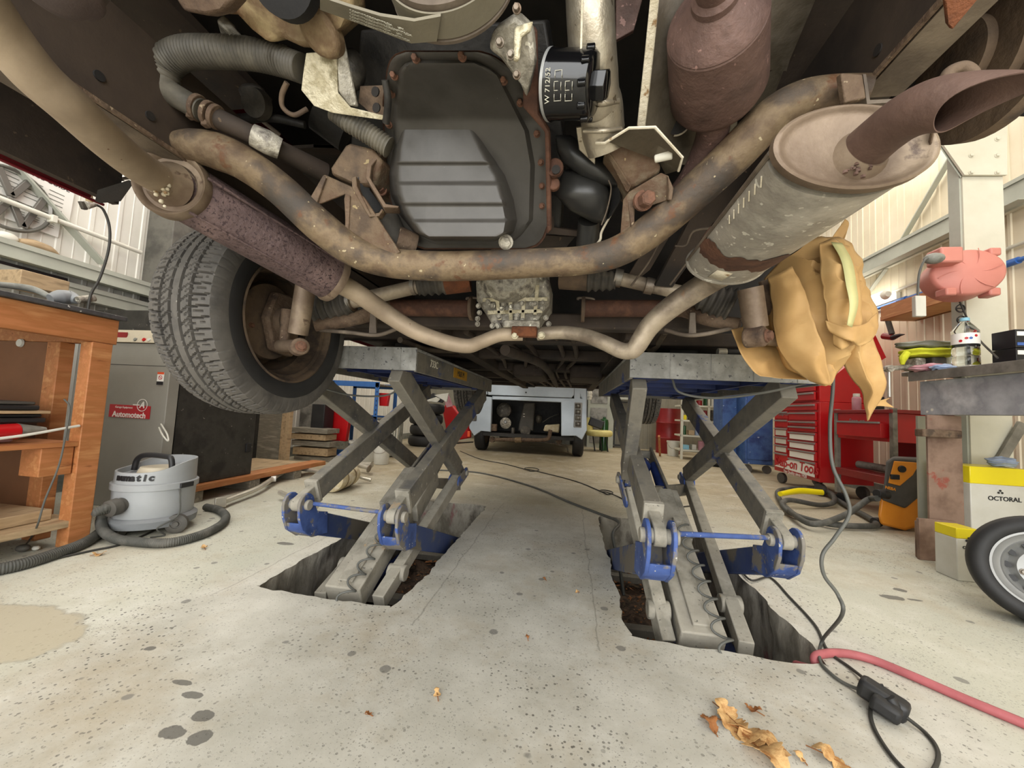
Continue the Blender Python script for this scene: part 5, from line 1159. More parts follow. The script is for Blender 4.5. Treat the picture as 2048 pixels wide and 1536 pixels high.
for q in (20, 80, 200, 300):
    a_ = math.radians(q); place(MB().hexbolt(V((.017, .09*math.cos(a_), .09*math.sin(a_))), (1, 0, 0), .007, .01), LM).make('drum_bolt', 'bolt_rust', van)
rc = V((.70, 1.140, .997)); RM = Matrix.Translation(rc) @ Matrix.Rotation(PI, 4, 'Z')
lath([(-.02, .085), (.06, .088), (.078, .06), (.11, .045)], RM, 'brake_drum', 'rust_brown', van)
for cx__, rot in ((-1.02, 0), (.70, PI)):
    FM = Matrix.Translation((cx__, 3.85, 1.0)) @ Matrix.Rotation(rot, 4, 'Z')
    place(tyre_mesh(.325, .20, .2, 240, True), FM).make('tyre', 'tyre_rubber', van, smooth=30)
    lath([(.09, .208), (.07, .195), (-.02, .17), (-.04, .05)], FM, 'steel_wheel', 'drum_rust', van, cap=False)
# ================================================================ LEFT SIDE
def pxbox(x0, y0, x1, y1, Y, d): # a box whose front face stands at distance Y between two image heights
    xm, ym = (x0+x1)/2, (y0+y1)/2
    return V((at(x0, ym, Y).x, Y, at(xm, y1, Y).z)), V((at(x1, ym, Y).x, Y+d, at(xm, y0, Y).z))
def bottle(name, label, cat, c, r, h, m, capm, prof=None, group=None, cap_h=.03, cap_r=.5, **k):
    t = thing(name, label, cat, c, group)
    prof = prof or [(0, r*.93), (.004, r), (h*.78, r), (h*.86, r*.9), (h*.9, r*cap_r)]
    MB().lathe(prof, c, (0, 0, 1), 24).make('body', m, t, smooth=45)
    MB().lathe([(0, r*cap_r*1.1), (cap_h, r*cap_r*1.05)], V(c)+V((0, 0, prof[-1][0])), (0, 0, 1), 20).make('cap', capm, t, bevel=.001)
    return t
# ---- workbench
BX1, BX0, BY1, BY0 = -2.28, -3.15, 1.61, .25
bz = atx(245, 634, BX1).z
b = thing('workbench', 'orange-brown timber workbench with black top and two shelves at far left', 'workbench', ((BX0+BX1)/2, .95, 0))
MB().span((BX0-.1, BY0, bz-.022), (BX1+.02, BY1+.02, bz)).make('bench_top', 'bench_black', b, bevel=.003)
MB().span((BX1-.045, BY0, bz-.022-.125), (BX1, BY1, bz-.023)).make('apron', 'wood_orange', b, bevel=.003)
MB().span((BX0, BY1-.045, bz-.147), (BX1-.046, BY1, bz-.023)).make('apron', 'wood_orange', b, bevel=.003)
for x, y in ((BX1-.068, BY1-.10), (BX0, BY1-.10), (BX1-.068, BY0), (BX0, BY0)): MB().span((x, y, 0), (x+.068, y+.085, bz-.148)).make('leg', 'wood_orange', b, bevel=.003)
z1 = atx(182, 882, BX1).z; z2 = atx(160, 1032, BX1-.05).z
MB().span((BX0, BY0, z1-.022), (BX1-.005, BY1-.1, z1)).make('shelf', 'wood_orange', b, bevel=.002)
MB().span((BX0, BY0, z2-.03), (BX1-.005, BY1-.04, z2)).make('shelf', 'wood_pale', b, bevel=.002)
MB().span((BX1-.13, BY1-.22, z1-.15), (BX1-.02, BY1-.105, z1-.023)).make('corner_block', 'wood_orange', b, bevel=.003)
xe = at(90, 720, 1.54).x; MB().span((BX0+.05, 1.56, z2), (xe, 1.575, bz-.15)).make('end_panel', 'wood_dark', b)
MB().span((xe, 1.54, 0), (at(116, 720, 1.54).x, 1.60, bz-.148)).make('leg', 'wood_orange', b, bevel=.003)
c = at(42, 686, 1.558); MB().lathe([(0, .022), (.008, .019)], c, (0, -1, 0), 20).make('hole_cover', 'bucket_white', b)
# things on the bench top
r = thing('gooseneck_lamp', 'flexible black-necked inspection lamp with brass head standing on left bench', 'lamp', atx(180, 592, -2.45))
g = [atx(178, 600, -2.42), atx(182, 588, -2.42), atx(200, 555, -2.42), atx(217, 500, -2.42), atx(219, 455, -2.42), atx(207, 420, -2.42), atx(190, 408, -2.42)]
g[0].z = bz+.004
MB().tube(g, .006, 10, 8).make('gooseneck', 'cable_black', r)
MB().tube([atx(155, 600, -2.44), atx(188, 596, -2.44)], [.017, .018], 16, 0).make('handle', 'cast_alloy', r, bevel=.002)
MB().tube([atx(190, 408, -2.42), atx(172, 410, -2.42)], [.012, .02], 14, 0).make('lamp_head', 'cast_alloy', r, bevel=.002)
MB().plate([atx(161, 402, -2.42), atx(180, 405, -2.42), atx(176, 420, -2.42), atx(168, 418, -2.42)], .02).make('head_bracket', 'engine_mid', r, bevel=.002)
MB().tube([atx(179, 405, -2.42), atx(178, 385, -2.42)], .014, 12, 0).make('head_socket', 'pump_casting' if 'pump_casting' in MATS else 'casting_rusty', r)
r = thing('hand_grinder', 'dusty blue and grey hand tool lying on the left bench top', 'tool', atx(120, 600, -2.5))
MB().tube([atx(100, 597, -2.5)+V((0, 0, .0)), atx(120, 594, -2.5), atx(140, 595, -2.5), atx(155, 600, -2.46)], [.02, .034, .034, .018], 18).make('tool_body', 'vac_dark', r, smooth=60)
MB().tube([atx(-30, 566, -2.6), atx(60, 577, -2.58), atx(105, 596, -2.52)], [.012, .016, .012], 12).make('tool_lever', 'clutter_grey', r)
# things on the middle shelf
ys = BY1-.13
r = MB().span((-2.95, .45, z1+.001), (-2.40, 1.36, z1+.085)).make('wrapped_box', 'pink_box', bevel=.012); tag(r, 'flat pink wrapped box on the middle shelf of left bench', 'box')
def laptop(z, dx, dy, label, m='plastic_black', slot=True):
    r = thing('laptop', label, 'laptop', (-2.72+dx, .9+dy, z), 'old laptops on the middle shelf')
    MB().span((-2.98+dx, .52+dy, z), (-2.36+dx, 1.40+dy, z+.022)).make('base', m, r, bevel=.006)
    MB().span((-2.98+dx, .52+dy, z+.024), (-2.37+dx, 1.39+dy, z+.038)).make('lid', 'plastic_dusty' if slot else m, r, bevel=.005)
    return r
laptop(z1+.087, .0, .03, 'black closed laptop on pink box, lower one of the pile on left bench shelf', slot=False)
r = MB().span((-2.92, .5, z1+.127), (-2.355, 1.44, z1+.140)).make('document_folder', 'wood_pale', bevel=.003); tag(r, 'buff document folder squeezed between the two laptops on left bench shelf', 'folder')
laptop(z1+.142, -.01, .01, 'black closed laptop, top one of the pile on left bench shelf')
r = MB().span((-2.90, .75, z1+.182), (-2.55, 1.25, z1+.205)).make('disc_drive', 'plastic_dusty', bevel=.004); tag(r, 'flat dusty black disc drive lying on the topmost laptop', 'drive')
r = thing('hand_torch', 'red and grey torch lying beside pink box on left bench shelf', 'torch', (-2.33, 1.40, z1))
MB().tube([V((-2.36, 1.22, z1+.05)), V((-2.36, 1.34, z1+.052))], [.03, .034], 16, 0).make('torch_body', 'red_paint', r, bevel=.003); MB().tube([V((-2.36, 1.34, z1+.052)), V((-2.36, 1.43, z1+.055))], [.034, .012], 16, 0).make('torch_head', 'clutter_grey', r)
MB().tube([V((-2.30, .9, z1+.014)), V((-2.29, 1.25, z1+.03)), V((-2.28, 1.5, z1+.075))], .006, 8).make('white_strip', 'bucket_white'); tag(bpy.data.objects['white_strip'], 'thin white curved strip at edge of the left bench middle shelf', 'strip')
# lower shelf
for k, (a, b_, lb) in enumerate((((-2.9, .6, z2+.001), (-2.35, 1.3, z2+.055), 'weathered timber offcut lowest on left bench bottom shelf'),)):
    tag(MB().span(a, b_).make('timber_offcut', 'wood_pale', bevel=.004), lb, 'timber', 'timber offcuts on the bottom shelf')
tag(MB().span((-2.85, .5, z2+.057), (-2.38, 1.22, z2+.12)).make('timber_offcut', 'wood_grey', bevel=.004), 'grey timber offcut under the light blue box on left bench bottom shelf', 'timber', 'timber offcuts on the bottom shelf')
tag(MB().span((-2.80, .55, z2+.122), (-2.48, 1.10, z2+.19)).make('cardboard_box', 'cyan_box', bevel=.004), 'small light blue cardboard box on the left bench bottom shelf', 'box')
tag(MB().span((-2.7, 1.25, z2+.001), (-2.37, 1.5, z2+.05)).make('timber_offcut', 'wood_pale', bevel=.004), 'short pale timber offcut near far leg of left bench', 'timber', 'timber offcuts on the bottom shelf')
# charger cable hanging from the shelf with its plug
r = thing('charger_cable', 'thin grey charger cable with plug hanging off the left bench', 'cable', V((-2.2, 1.3, 0)))
P_ = [atx(128, 798, BX1+.02), atx(139, 815, BX1+.03), atx(133, 860, BX1+.04), atx(118, 930, BX1+.04), atx(90, 1000, BX1+.04), atx(75, 1050, BX1+.03), atz(62, 1075, .02), atz(50, 1092, .012)]
MB().tube(P_, .0035, 8).make('cord', 'cable_grey', r); MB().ball(atz(46, 1096, .02), .022, 12, (1.2, 1, .7)).make('plug', 'plastic_dusty', r)
r = thing('wall_plug', 'cream mains plug hanging on a short lead under left bench middle shelf', 'plug', atx(105, 928, BX1-.06))
MB().box(atx(105, 928, BX1-.06), (.05, .07, .045)).make('plug_body', 'bucket_white', r, bevel=.008); MB().tube([atx(108, 918, BX1-.06), atx(110, 896, BX1-.06)], .006, 8, 0).make('lead', 'bucket_white', r)
tag(MB().ball(atz(72, 1096, .012), .013, 10, (1.3, 1, .8)).make('pebble', 'bucket_white'), 'small white pebble on floor under the left bench', 'pebble')

# ---- compressor-style cabinet
a, b_ = pxbox(118, 664, 327, 1052, 2.10, .55); a.z = 0; a.x = -3.1
cab = thing('equipment_cabinet', 'grey steel equipment cabinet with cream control top and red maker label', 'cabinet', ((a.x+b_.x)/2, 2.35, 0))
b_.y = 2.17; MB().span(a, b_-V((0, 0, .07))).make('body', 'cabinet_grey', cab, bevel=.004)
zt = b_.z-.07
MB().prism([V((a.x, 2.085, zt+.002)), V((a.x, 2.12, zt+.09)), V((a.x, 2.17, zt+.09)), V((a.x, 2.17, zt+.002))], (b_.x-a.x+.004, 0, 0)).make('control_top', 'cabinet_cream', cab, bevel=.003)
for px, m_, lb in ((291, 'red_paint', 'red_button'), (300, 'bucket_white', 'white_button'), (272, 'clutter_grey', 'grey_button')):
    q = at(px, 681 if px == 291 else 694, 2.10); MB().lathe([(0, .013), (.014, .011)], V((q.x, 2.10, max(zt+.02, min(zt+.075, q.z)))), (0, -1, .3), 16).make(lb, m_, cab)
q = at(242, 680, 2.10); MB().box(V((q.x, 2.10, zt+.045)), (.09, .004, .05)).make('display', 'red_dark', cab)
MB().span((a.x, 2.099, at(250, 730, 2.1).z), (b_.x, 2.101, at(250, 730, 2.1).z+.003)).make('panel_seam', 'ink_black', cab)
# label: red panel, letters, circled A
c = at(259, 823, 2.097); ux, uz = V((1, 0, 0)), V((0, 0, 1)); pw = (at(300, 823, 2.097)-at(218, 823, 2.097)).x
lp_ = MB().box(c, (pw, .002, .082)).make('maker_label', 'sticker_red', cab, smooth=0)
text('Automotech', .050, c+V((.0, -.0015, -.022)), ux, uz, 'sticker_white', lp_, bold=.0012)
text('Garage Equipment', .018, c+V((-.045, -.0015, .025)), ux, uz, 'sticker_white', lp_)
c2 = c+V((pw*.30, -.002, .045)); ring_ = []
for k in range(32): 
    d = V((math.cos(2*PI*k/32), 0, math.sin(2*PI*k/32))); ring_.append([c2+d*.036, c2+d*.040, c2+d*.040+V((0, -.001, 0)), c2+d*.036+V((0, -.001, 0))])
MB().rings(ring_, close=True).make('label_ring', 'sticker_white', lp_)
text('A', .055, c2+V((0, -.0015, 0)), ux, uz, 'sticker_white', lp_, bold=.002, shear=.25)
MB().box(c2+V((-.045, -.001, 0)), (.05, .001, .007)).make('label_bar', 'sticker_white', lp_)
c = at(321, 757, 2.097); wl = MB().box(c, (.05, .002, .082)).make('warning_label', 'sticker_white', cab, smooth=0)
MB().box(c+V((0, -.0015, .034)), (.05, .001, .014)).make('label_band', 'sticker_orange', wl); MB().box(c+V((0, -.0015, -.03)), (.05, .001, .022)).make('label_band', 'ink_black', wl)
ring_ = []
for k in range(24): 
    d = V((math.cos(2*PI*k/24), 0, math.sin(2*PI*k/24))); q = c+V((0, -.0015, .006)); ring_.append([q+d*.011, q+d*.014, q+d*.014+V((0, -.001, 0)), q+d*.011+V((0, -.001, 0))])
mb = MB(); mb.rings(ring_, close=True); mb.beam(c+V((-.009, -.002, .015)), c+V((.009, -.002, -.003)), .002, .002); mb.make('prohibition_sign', 'sticker_red', wl)
P_ = [at(318, 855, 2.06), at(325, 870, 2.0), at(336, 882, 2.0), at(334, 868, 2.03), at(322, 848, 2.07)]
tag(MB().tube(P_, .0045, 8, 8).make('hanging_loop', 'bucket_white'), 'small white cable loop hanging from right edge of grey cabinet', 'cable')

# ---- black scratched cabinet and floor pallet
xb_ = atz(450, 957, .12).x; yb_ = atx(506, 900, xb_).y
bl_ = thing('black_cabinet', 'scratched black steel cabinet standing on timber behind the vacuum cleaner', 'cabinet', (xb_-.3, 2.5, .12))
MB().span((cxr+.02, 2.19, .12), (xb_, yb_, 1.30)).make('body', 'black_panel', bl_, bevel=.004)
for z in (.3, .62): MB().span((xb_+.0005, yb_-.08, z), (xb_+.012, yb_-.03, z+.07)).make('hinge', 'ink_black', bl_, bevel=.002)
r = thing('timber_skid', 'long brown timber skid under the black cabinet', 'timber', (xb_, 3.0, 0))
for y in (2.3, 2.8, 3.3): MB().span((xb_-.6, y, .0), (xb_+.04, y+.1, .075)).make('bearer', 'wood_grey', r, bevel=.003)
MB().span((xb_-.10, 2.2, .077), (xb_+.05, 3.75, .118)).make('board', 'wood_orange', r, bevel=.002)
MB().span((xb_-.65, 2.2, .077), (xb_-.11, 3.6, .118)).make('board', 'wood_pale', r, bevel=.002)
# ---- planks and boards stood behind
for k, (x0, x1, y0, y1, Y, m_, lb) in enumerate(((516, 560, 800, 934, 3.75, 'wood_grey', 'weathered grey board standing upright right of black cabinet'), (561, 577, 800, 930, 3.7, 'wood_pale', 'narrow pale upright board beside the weathered board'), (500, 517, 790, 935, 3.9, 'engine_dark', 'thin dark upright sheet right behind black cabinet'))):
    a, b_ = pxbox(x0, y0, x1, y1, Y, .05); a.z = 0; tag(MB().span(a, b_).make('upright_board', m_, bevel=.003), lb, 'board', 'boards stood upright beyond the black cabinet')
for k, (y0, y1) in enumerate(((856, 866), (868, 880), (882, 893), (896, 912), (914, 930))):
    a, b_ = pxbox(578, y0, 655, y1, 4.3, .25); tag(MB().span(a+V((0, .02*k, 0)), b_-V((.04*(k % 2), 0, .003))).make('stacked_plank', ('wood_grey', 'wood_pale')[k % 2], bevel=.003), ('topmost', 'second from top', 'middle', 'second from bottom', 'bottom')[k]+' plank of the timber stack left of blue shelving', 'plank', 'timber stack left of the blue shelving')
a, b_ = pxbox(600, 790, 650, 855, 4.72, .22); tag(MB().span(a, b_).make('storage_box', 'bench_steel', bevel=.008), 'grey box on the timber stack beside blue shelving', 'box')
a, b_ = pxbox(622, 808, 648, 860, 4.45, .2); tag(MB().span(a, b_).make('storage_box', 'plastic_black', bevel=.008), 'small black box on timber stack beside blue shelving', 'box')

# ---- blue boltless shelving
FL, FR = atz(652, 914), atz(748, 932)
zt = at(650, 792, FL.y).z
r = thing('blue_shelving', 'bright blue steel shelving unit behind the left scissor lift', 'shelving', ((FL.x+FR.x)/2, FL.y, 0))
Yb = FL.y+.55
zt = 1.02
xl, xr, yf = FL.x-.02, at(745, 850, FL.y).x, FL.y
for x, y in ((xl, yf), (xr, yf), (xl, Yb), (xr, Yb)):
    up_o = MB(); up_o.span((x, y, 0), (x+.055, y+.006, zt)); up_o.span((x, y, 0), (x+.006, y+.04, zt)); u_ob = up_o.make('upright', 'shelf_blue', r)
    mb = MB()
    for k in range(16): mb.box((x+.03, y-.001, .06+k*.06), (.012, .002, .022))
    if y == yf: mb.make('slots', 'ink_black', u_ob, smooth=0)
for z in (.04, .50, .96):
    MB().span((xl, yf, z), (xr+.05, yf+.02, z+.07)).make('beam', 'shelf_blue', r); MB().span((xl, yf+.02, z+.03), (xr+.05, Yb, z+.045)).make('shelf_board', 'wood_grey', r)
    MB().span((xl, Yb, z), (xr+.05, Yb+.02, z+.07)).make('beam', 'shelf_blue', r)
for x0, x1, y0, y1, Y, lb in ((656, 697, 808, 882, yf-.08, 'large red plastic bin hanging at left of blue shelving'), (757, 776, 786, 812, yf+.1, 'small red plastic bin at right of the blue shelving')):
    a, b_ = pxbox(x0, y0, x1, y1, Y, .25); w = (b_.x-a.x)
    tag(MB().prism([V((a.x+w*.12, Y, a.z)), V((b_.x-w*.08, Y, a.z)), V((b_.x+w*.05, Y, b_.z)), V((a.x-w*.02, Y, b_.z))], (0, .06 if w < .2 else .07, 0)).make('parts_bin', 'red_paint', bevel=.006), lb, 'bin')
# white tubs
def tub(px, py, d, hpx, label, m='bucket_white', Y=None, group=None):
    c = atz(px, py); rr = d*.5*dep(c)/FPX/1.05; h = hpx*dep(c)/FPX
    t = thing('tub', label, 'tub', c, group)
    MB().lathe([(0, rr*.82), (.004, rr*.86), (h*.9, rr), (h*.9, rr*1.06), (h, rr*1.06), (h, rr*.98), (h*.5, rr*.9), (.01, rr*.8)], c, (0, 0, 1), 28).make('bucket_body', m, t, smooth=40)
    MB().tube([c+V((-rr, -.01, h*.85)), c+V((-rr*.6, -rr*.9, h*.55)), c+V((rr*.6, -rr*.9, h*.55)), c+V((rr, -.01, h*.85))], .003, 6).make('bail_handle', 'clamp_steel', t); return t
tub(726, 922, 58, 40, 'translucent white plastic tub on floor before blue shelving, left one', group='white tubs before the shelving')
tub(762, 928, 34, 44, 'white plastic tub on floor before blue shelving, right one', group='white tubs before the shelving')
a, b_ = pxbox(768, 845, 798, 906, 5.2, .12)
r = thing('radiator', 'cream ribbed radiator standing on floor right of blue shelving', 'radiator', ((a.x+b_.x)/2, 5.25, 0)); a.z = .02
MB().span(a, b_).make('back_plate', 'clutter_grey', r)
for k in range(6): 
    x = a.x+(b_.x-a.x)*(k+.2)/6; MB().span((x, 5.17, a.z), (x+.016, 5.2, b_.z)).make('fin', 'steel_beige', r)

# ---- vacuum cleaner (face markings left off)
c = atz(303, 1056); 
vr = .176
r = thing('tub_vacuum', 'grey tub vacuum cleaner with black handle beside the grey cabinet', 'vacuum cleaner', c)
k_ = vr
MB().lathe([(.035, k_*.98), (.04, k_*1.06), (.075, k_*1.09), (.085, k_*1.02), (.09, k_*.98)], c, (0, 0, 1), 48).make('wheel_base', 'vac_dark', r, smooth=40)
MB().lathe([(.09, k_*.96), (.10, k_*.97), (.225, k_*.985), (.23, k_*.98)], c, (0, 0, 1), 48).make('tub', 'vac_grey', r, smooth=40)
MB().lathe([(.23, k_*1.0), (.232, k_*1.04), (.262, k_*1.04), (.266, k_*1.0)], c, (0, 0, 1), 48).make('clamp_band', 'vac_grey', r, smooth=40)
# head with a slanting rim
n = 48; rs = []
def rimz(a): return .352 + .030*math.tanh(2.2*math.sin(a+.3))
for rr, f in ((k_*1.0, 0), (k_*.97, .0001), (k_*.955, 1), (k_*.95, 1), (k_*.90, 1), (k_*.90, .55), (k_*.60, .50), (k_*.2, .5)):
    rs.append([c+V((math.cos(2*PI*j/n)*rr, math.sin(2*PI*j/n)*rr, .266+(rimz(2*PI*j/n)-.266)*f)) for j in range(n)])
MB().rings(rs).make('motor_head', 'vac_grey', r, smooth=40)
MB().lathe([(.30, k_*.5), (.335, k_*.42), (.34, k_*.2)], c, (0, 0, 1), 32).make('filter_cap', 'cabinet_cream', r, smooth=40)
MB().tube([c+V((-.13, -.02, .31)), c+V((-.115, -.02, .37)), c+V((-.06, -.02, .395)), c+V((.06, -.02, .395)), c+V((.10, -.02, .385)), c+V((.115, -.02, .32))], .014, 12, 6).make('handle', 'plastic_black', r, smooth=60)
dirn = (V((0, 0, 0))-V((c.x, c.y, 0))).normalized(); sd = V((dirn.y, -dirn.x, 0))
if sd.x > 0: sd = -sd
inl = V((.09, -1, 0)).normalized()
ip = c+inl*k_*.97+V((0, 0, .165))
MB().lathe([(-.02, .036), (.02, .036), (.022, .042), (.06, .040), (.064, .03)], ip, inl+V((0, 0, -.1)), 24).make('hose_inlet', 'plastic_dusty', r)
nm_ = V((inl.x*.3+dirn.x*.9, inl.y*.3+dirn.y*.9, 0)).normalized()
tx = V((-nm_.y, nm_.x, 0)); 
for k, ch in enumerate('numatic'):
    a_ = math.atan2(nm_.y, nm_.x)+(k-5.6)*.148; d = V((math.cos(a_), math.sin(a_), 0)); text(ch, .047, c+d*(k_*.985)+V((0, 0, .300)), V((-d.y, d.x, 0)), V((0, 0, 1)), 'ink_black', r, 'maker_lettering', .001, bold=.0022, shear=.1)
a_ = math.atan2(dirn.y, dirn.x)+.75; d = V((math.cos(a_), math.sin(a_), 0)); MB().box(c+d*k_*1.035+V((0, 0, .247)), (.012, .075, .026), Matrix.Rotation(a_, 3, 'Z')).make('clamp_catch', 'plastic_black', r, bevel=.002)
for s_, rr in ((1, .048),):
    w0 = c+V((.19, -.03, .05)); MB().lathe([(-.016, rr), (.012, rr), (.016, rr*.8), (.017, rr*.5), (.012, rr*.45), (.012, rr*.3), (.02, rr*.25)], w0, (.55, -.8, 0), 28).make('wheel', 'plastic_dusty', r, smooth=40)
w0 = c+V((-.17, .1, .05)); MB().lathe([(-.016, .048), (.014, .048)], w0, (-.8, .5, 0), 28).make('wheel', 'plastic_dusty', r)
for dx in (-.04, .0): MB().lathe([(-.012, .022), (.012, .022)], c+V((dx+.0, -.15, .022)), (1, 0, .0), 16).make('castor', 'plastic_dusty', r, bevel=.003)
hz = .022
hp_ = [ip+(inl+V((0, 0, -.1)))*.05, ip+V((-.02, -.09, -.015)), at(216, 1016, ip.y-.06), at(203, 1036, ip.y-.03), atz(206, 1060, .055), atz(228, 1076, .03), atz(258, 1082, hz), atz(330, 1086, hz), atz(395, 1072, hz), atz(438, 1052, hz), atz(452, 1034, hz), atz(438, 1020, hz), atz(412, 1014, hz)]
MB().tube(hp_, .021, 16, 8, wave=.05, pitch=.008).make('hose', 'hose_dusty', r, smooth=60)
r2 = MB().tube([atz(-80, 1152, hz), atz(30, 1132, hz), atz(110, 1108, hz), atz(170, 1085, hz), atz(205, 1060, hz), atz(215, 1040, hz)], .023, 16, 8, wave=.04, pitch=.008).make('loose_hose', 'hose_dusty', smooth=60); tag(r2, 'thick grey ribbed hose lying on floor in front of left bench leg', 'hose')
tag(MB().tube([atz(-60, 1152, .005), atz(60, 1128, .005), atz(180, 1102, .005), atz(250, 1086, .005), atz(330, 1050, .005), atz(380, 1020, .01)], .005, 8).make('floor_cable', 'cable_black'), 'thin black cable on the floor in front of vacuum cleaner', 'cable')
tag(MB().tube([c+V((.17, -.02, .24)), c+V((.205, -.04, .19)), c+V((.215, -.05, .1)), c+V((.18, -.12, .05)), atz(330, 1070, .006), atz(300, 1075, .006)], .004, 8).make('vacuum_flex', 'cable_grey'), 'thin grey mains flex hanging down right side of tub vacuum', 'cable')

# ---- spare exhaust lying on the floor
r = thing('spare_exhaust', 'new bright steel exhaust with cream silencers lying on floor behind left lift', 'exhaust', atz(600, 990))
MB().tube([atz(443, 1004, .045), atz(470, 994, .045), atz(520, 974, .05), atz(560, 948, .06), atz(590, 938, .06), atz(630, 942, .06), atz(668, 952, .07)], .019, 16).make('front_pipe', 'steel_bright', r, smooth=60)
q = atz(441, 1005, .045); MB().lathe([(-.006, .045), (.006, .045)], q, (1, -.5, .15), 4).make('pipe_flange', 'steel_bright', r, bevel=.003)
MB().lathe([(-.01, .023), (.025, .023)], atz(545, 958, .055), (1, .9, .05), 16).make('pipe_label', 'sticker_white', r)
a_, b_ = atz(664, 966, .085), atz(730, 940, .095)
MB().lathe([(0, .03), (.02, .088), (.05, .098), (.32, .098), (.36, .08), (.38, .03)], a_, (b_-a_), 28, sy=.8).make('silencer', 'silencer_white', r, smooth=50)
a2_, b2_ = atz(675, 936, .075), atz(722, 915, .10)
MB().lathe([(0, .03), (.02, .07), (.25, .075), (.30, .03)], a2_, (b2_-a2_), 28).make('silencer', 'silencer_white', r, smooth=50)
for u in (.10, .24): MB().lathe([(-.008, .1005), (.008, .1005)], a_+(b_-a_).normalized()*u, (b_-a_), 28, sy=.8, cap=False).make('clamp_band', 'rust_orange' if 0 else 'casting_rusty', r)
MB().tube([a2_+V((.25, .22, .02)), atz(720, 930, .08), atz(738, 936, .07)], [.03, .028, .02], 14).make('outlet_pipe', 'steel_bright', r)
MB().lathe([(-.005, .04), (.005, .04)], atz(738, 937, .07), (1, 0, -.2), 20).make('pipe_flange', 'clamp_steel', r)
MB().tube([atz(712, 950, .08), atz(722, 955, .05), atz(742, 960, .03)], [.012, .012, .018], 12).make('sensor', 'steel_bright', r)
MB().tube([atz(560, 985, .05), atz(600, 1002, .06), atz(622, 1008, .065)], .017, 14).make('rear_pipe', 'steel_bright', r)
MB().lathe([(-.01, .03), (.0, .046), (.008, .046), (.008, .024), (-.01, .02)], atz(627, 1008, .068), (1, -.3, -.1), 24).make('pipe_flange', 'steel_bright', r)
# ================================================================ RIGHT SIDE
# ---- heavy steel workbench
RX0 = 2.16
zt = atx(2048, 722, RX0).z; 
bt1 = atx(1818, 748, RX0+.0).y
r = thing('steel_workbench', 'heavy grey steel workbench on brown girder legs at far right', 'workbench', (2.7, 2.2, 0))
zt = (atx(1825, 742, RX0).z+atx(2046, 724, RX0).z)/2
y1 = atx(1818, 748, RX0).y
BXM = px0-.03
MB().span((RX0, .6, zt-.012), (BXM, y1, zt)).make('bench_top', 'bench_steel', r, bevel=.002)
MB().span((RX0-.006, .6, zt-.055), (RX0, y1, zt)).make('top_edge', 'bench_steel', r, bevel=.0015)

zb = atx(1842, 830, RX0+.04).z
ym = atx(1840, 790, RX0+.04).y
MB().span((RX0+.04, .6, zb), (RX0+.09, ym, zt-.056)).make('apron_beam', 'beam_grey', r, bevel=.003)
# girder leg: web and flanges
la, lb_ = at(1854, 860, ym-.12), at(1932, 860, ym-.12)
LY = ym-.14
x0, x1 = at(1856, 900, LY).x, at(1925, 900, LY).x
MB().span((x0, LY, .02), (x1, LY+.014, zb-.002)).make('girder_leg', 'ibeam_brown', r, bevel=.002)
MB().span(((x0+x1)/2-.006, LY+.014, .02), ((x0+x1)/2+.006, LY+.05, zb-.002)).make('girder_web', 'ibeam_brown', r)

a, b_ = pxbox(1839, 1040, 1914, 1120, LY-.06, .02); a.z = 0; MB().span(a, b_).make('foot_plate', 'ibeam_brown', r, bevel=.003)
MB().span((a.x+.02, LY-.035, 0), (b_.x-.02, LY-.002, b_.z*.9)).make('foot_block', 'ibeam_brown', r, bevel=.003)
q = at(1876, 867, LY-.03); MB().box(q, (.20, .06, .045)).make('lug_bar', 'rust_brown', r, bevel=.006)
for px in (1850, 1875): MB().hexbolt(atx(px, 757, RX0+.02), (0, 0, 1), .006, .02).make('bolt', 'steel_bright', r); 
MB().span((BXM-.12, 1.2, .0), (BXM-.03, 1.3, zt-.012)).make('rear_leg', 'bench_steel', r)
a, b_ = at(1932, 850, LY+.3), at(2100, 850, LY+.3); MB().span((x1+.02, LY+.32, .1), (max(x1+.1, BXM), LY+.335, zb)).make('back_sheet', 'steel_greygreen', r)
MB().beam(V((x1+.55, LY+.25, zb-.02)), V((x1+.40, LY+.26, zb-.32)), .02, .05).make('angle_brace', 'bench_steel', r)
a, b_ = pxbox(1909, 976, 1945, 1056, LY+.10, .05); tag(MB().span(a-V((0, 0, a.z-.06)), b_).make('steel_offcut', 'bench_steel', bevel=.003), 'grey steel plate offcut leaning at back of brown bench leg', 'plate')
# vice
vy = at(1845, 712, ym+.05).y
vc = V((RX0+.10, ym+.12, zt))
v = thing('bench_vice', 'dusty steel bench vice bolted to near edge of the right workbench', 'vice', vc)
MB().span(vc+V((.0, -.14, 0)), vc+V((.16, .10, .03))).make('vice_base', 'bench_steel', v, bevel=.006)
MB().span(vc+V((-.03, -.06, .03)), vc+V((.03, .05, .11))).make('moving_jaw', 'cast_alloy', v, bevel=.01); MB().span(vc+V((.05, -.08, .03)), vc+V((.13, .07, .115))).make('fixed_jaw', 'plastic_dusty', v, bevel=.01)
MB().span(vc+V((.0, -.03, .03)), vc+V((.20, .03, .07))).make('vice_slide', 'bench_steel', v, bevel=.006)
sc = atx(1808, 733, RX0-.06)
MB().tube([V((sc.x, vc.y-.02, sc.z)), V((vc.x, vc.y-.02, sc.z+.02))], .016, 14, 0).make('screw', 'cast_alloy', v)
MB().lathe([(-.02, .022), (.02, .022)], V((sc.x, vc.y-.02, sc.z)), (0, 1, 0), 20).make('screw_head', 'cast_alloy', v)
s0, s1 = atx(1808, 735, RX0-.06), atx(1810, 786, RX0-.06); MB().tube([V((sc.x, vc.y-.02, sc.z)), V((sc.x, vc.y-.02, s1.z-.02))], .009, 12, 0).make('tommy_bar', 'steel_bright', v)
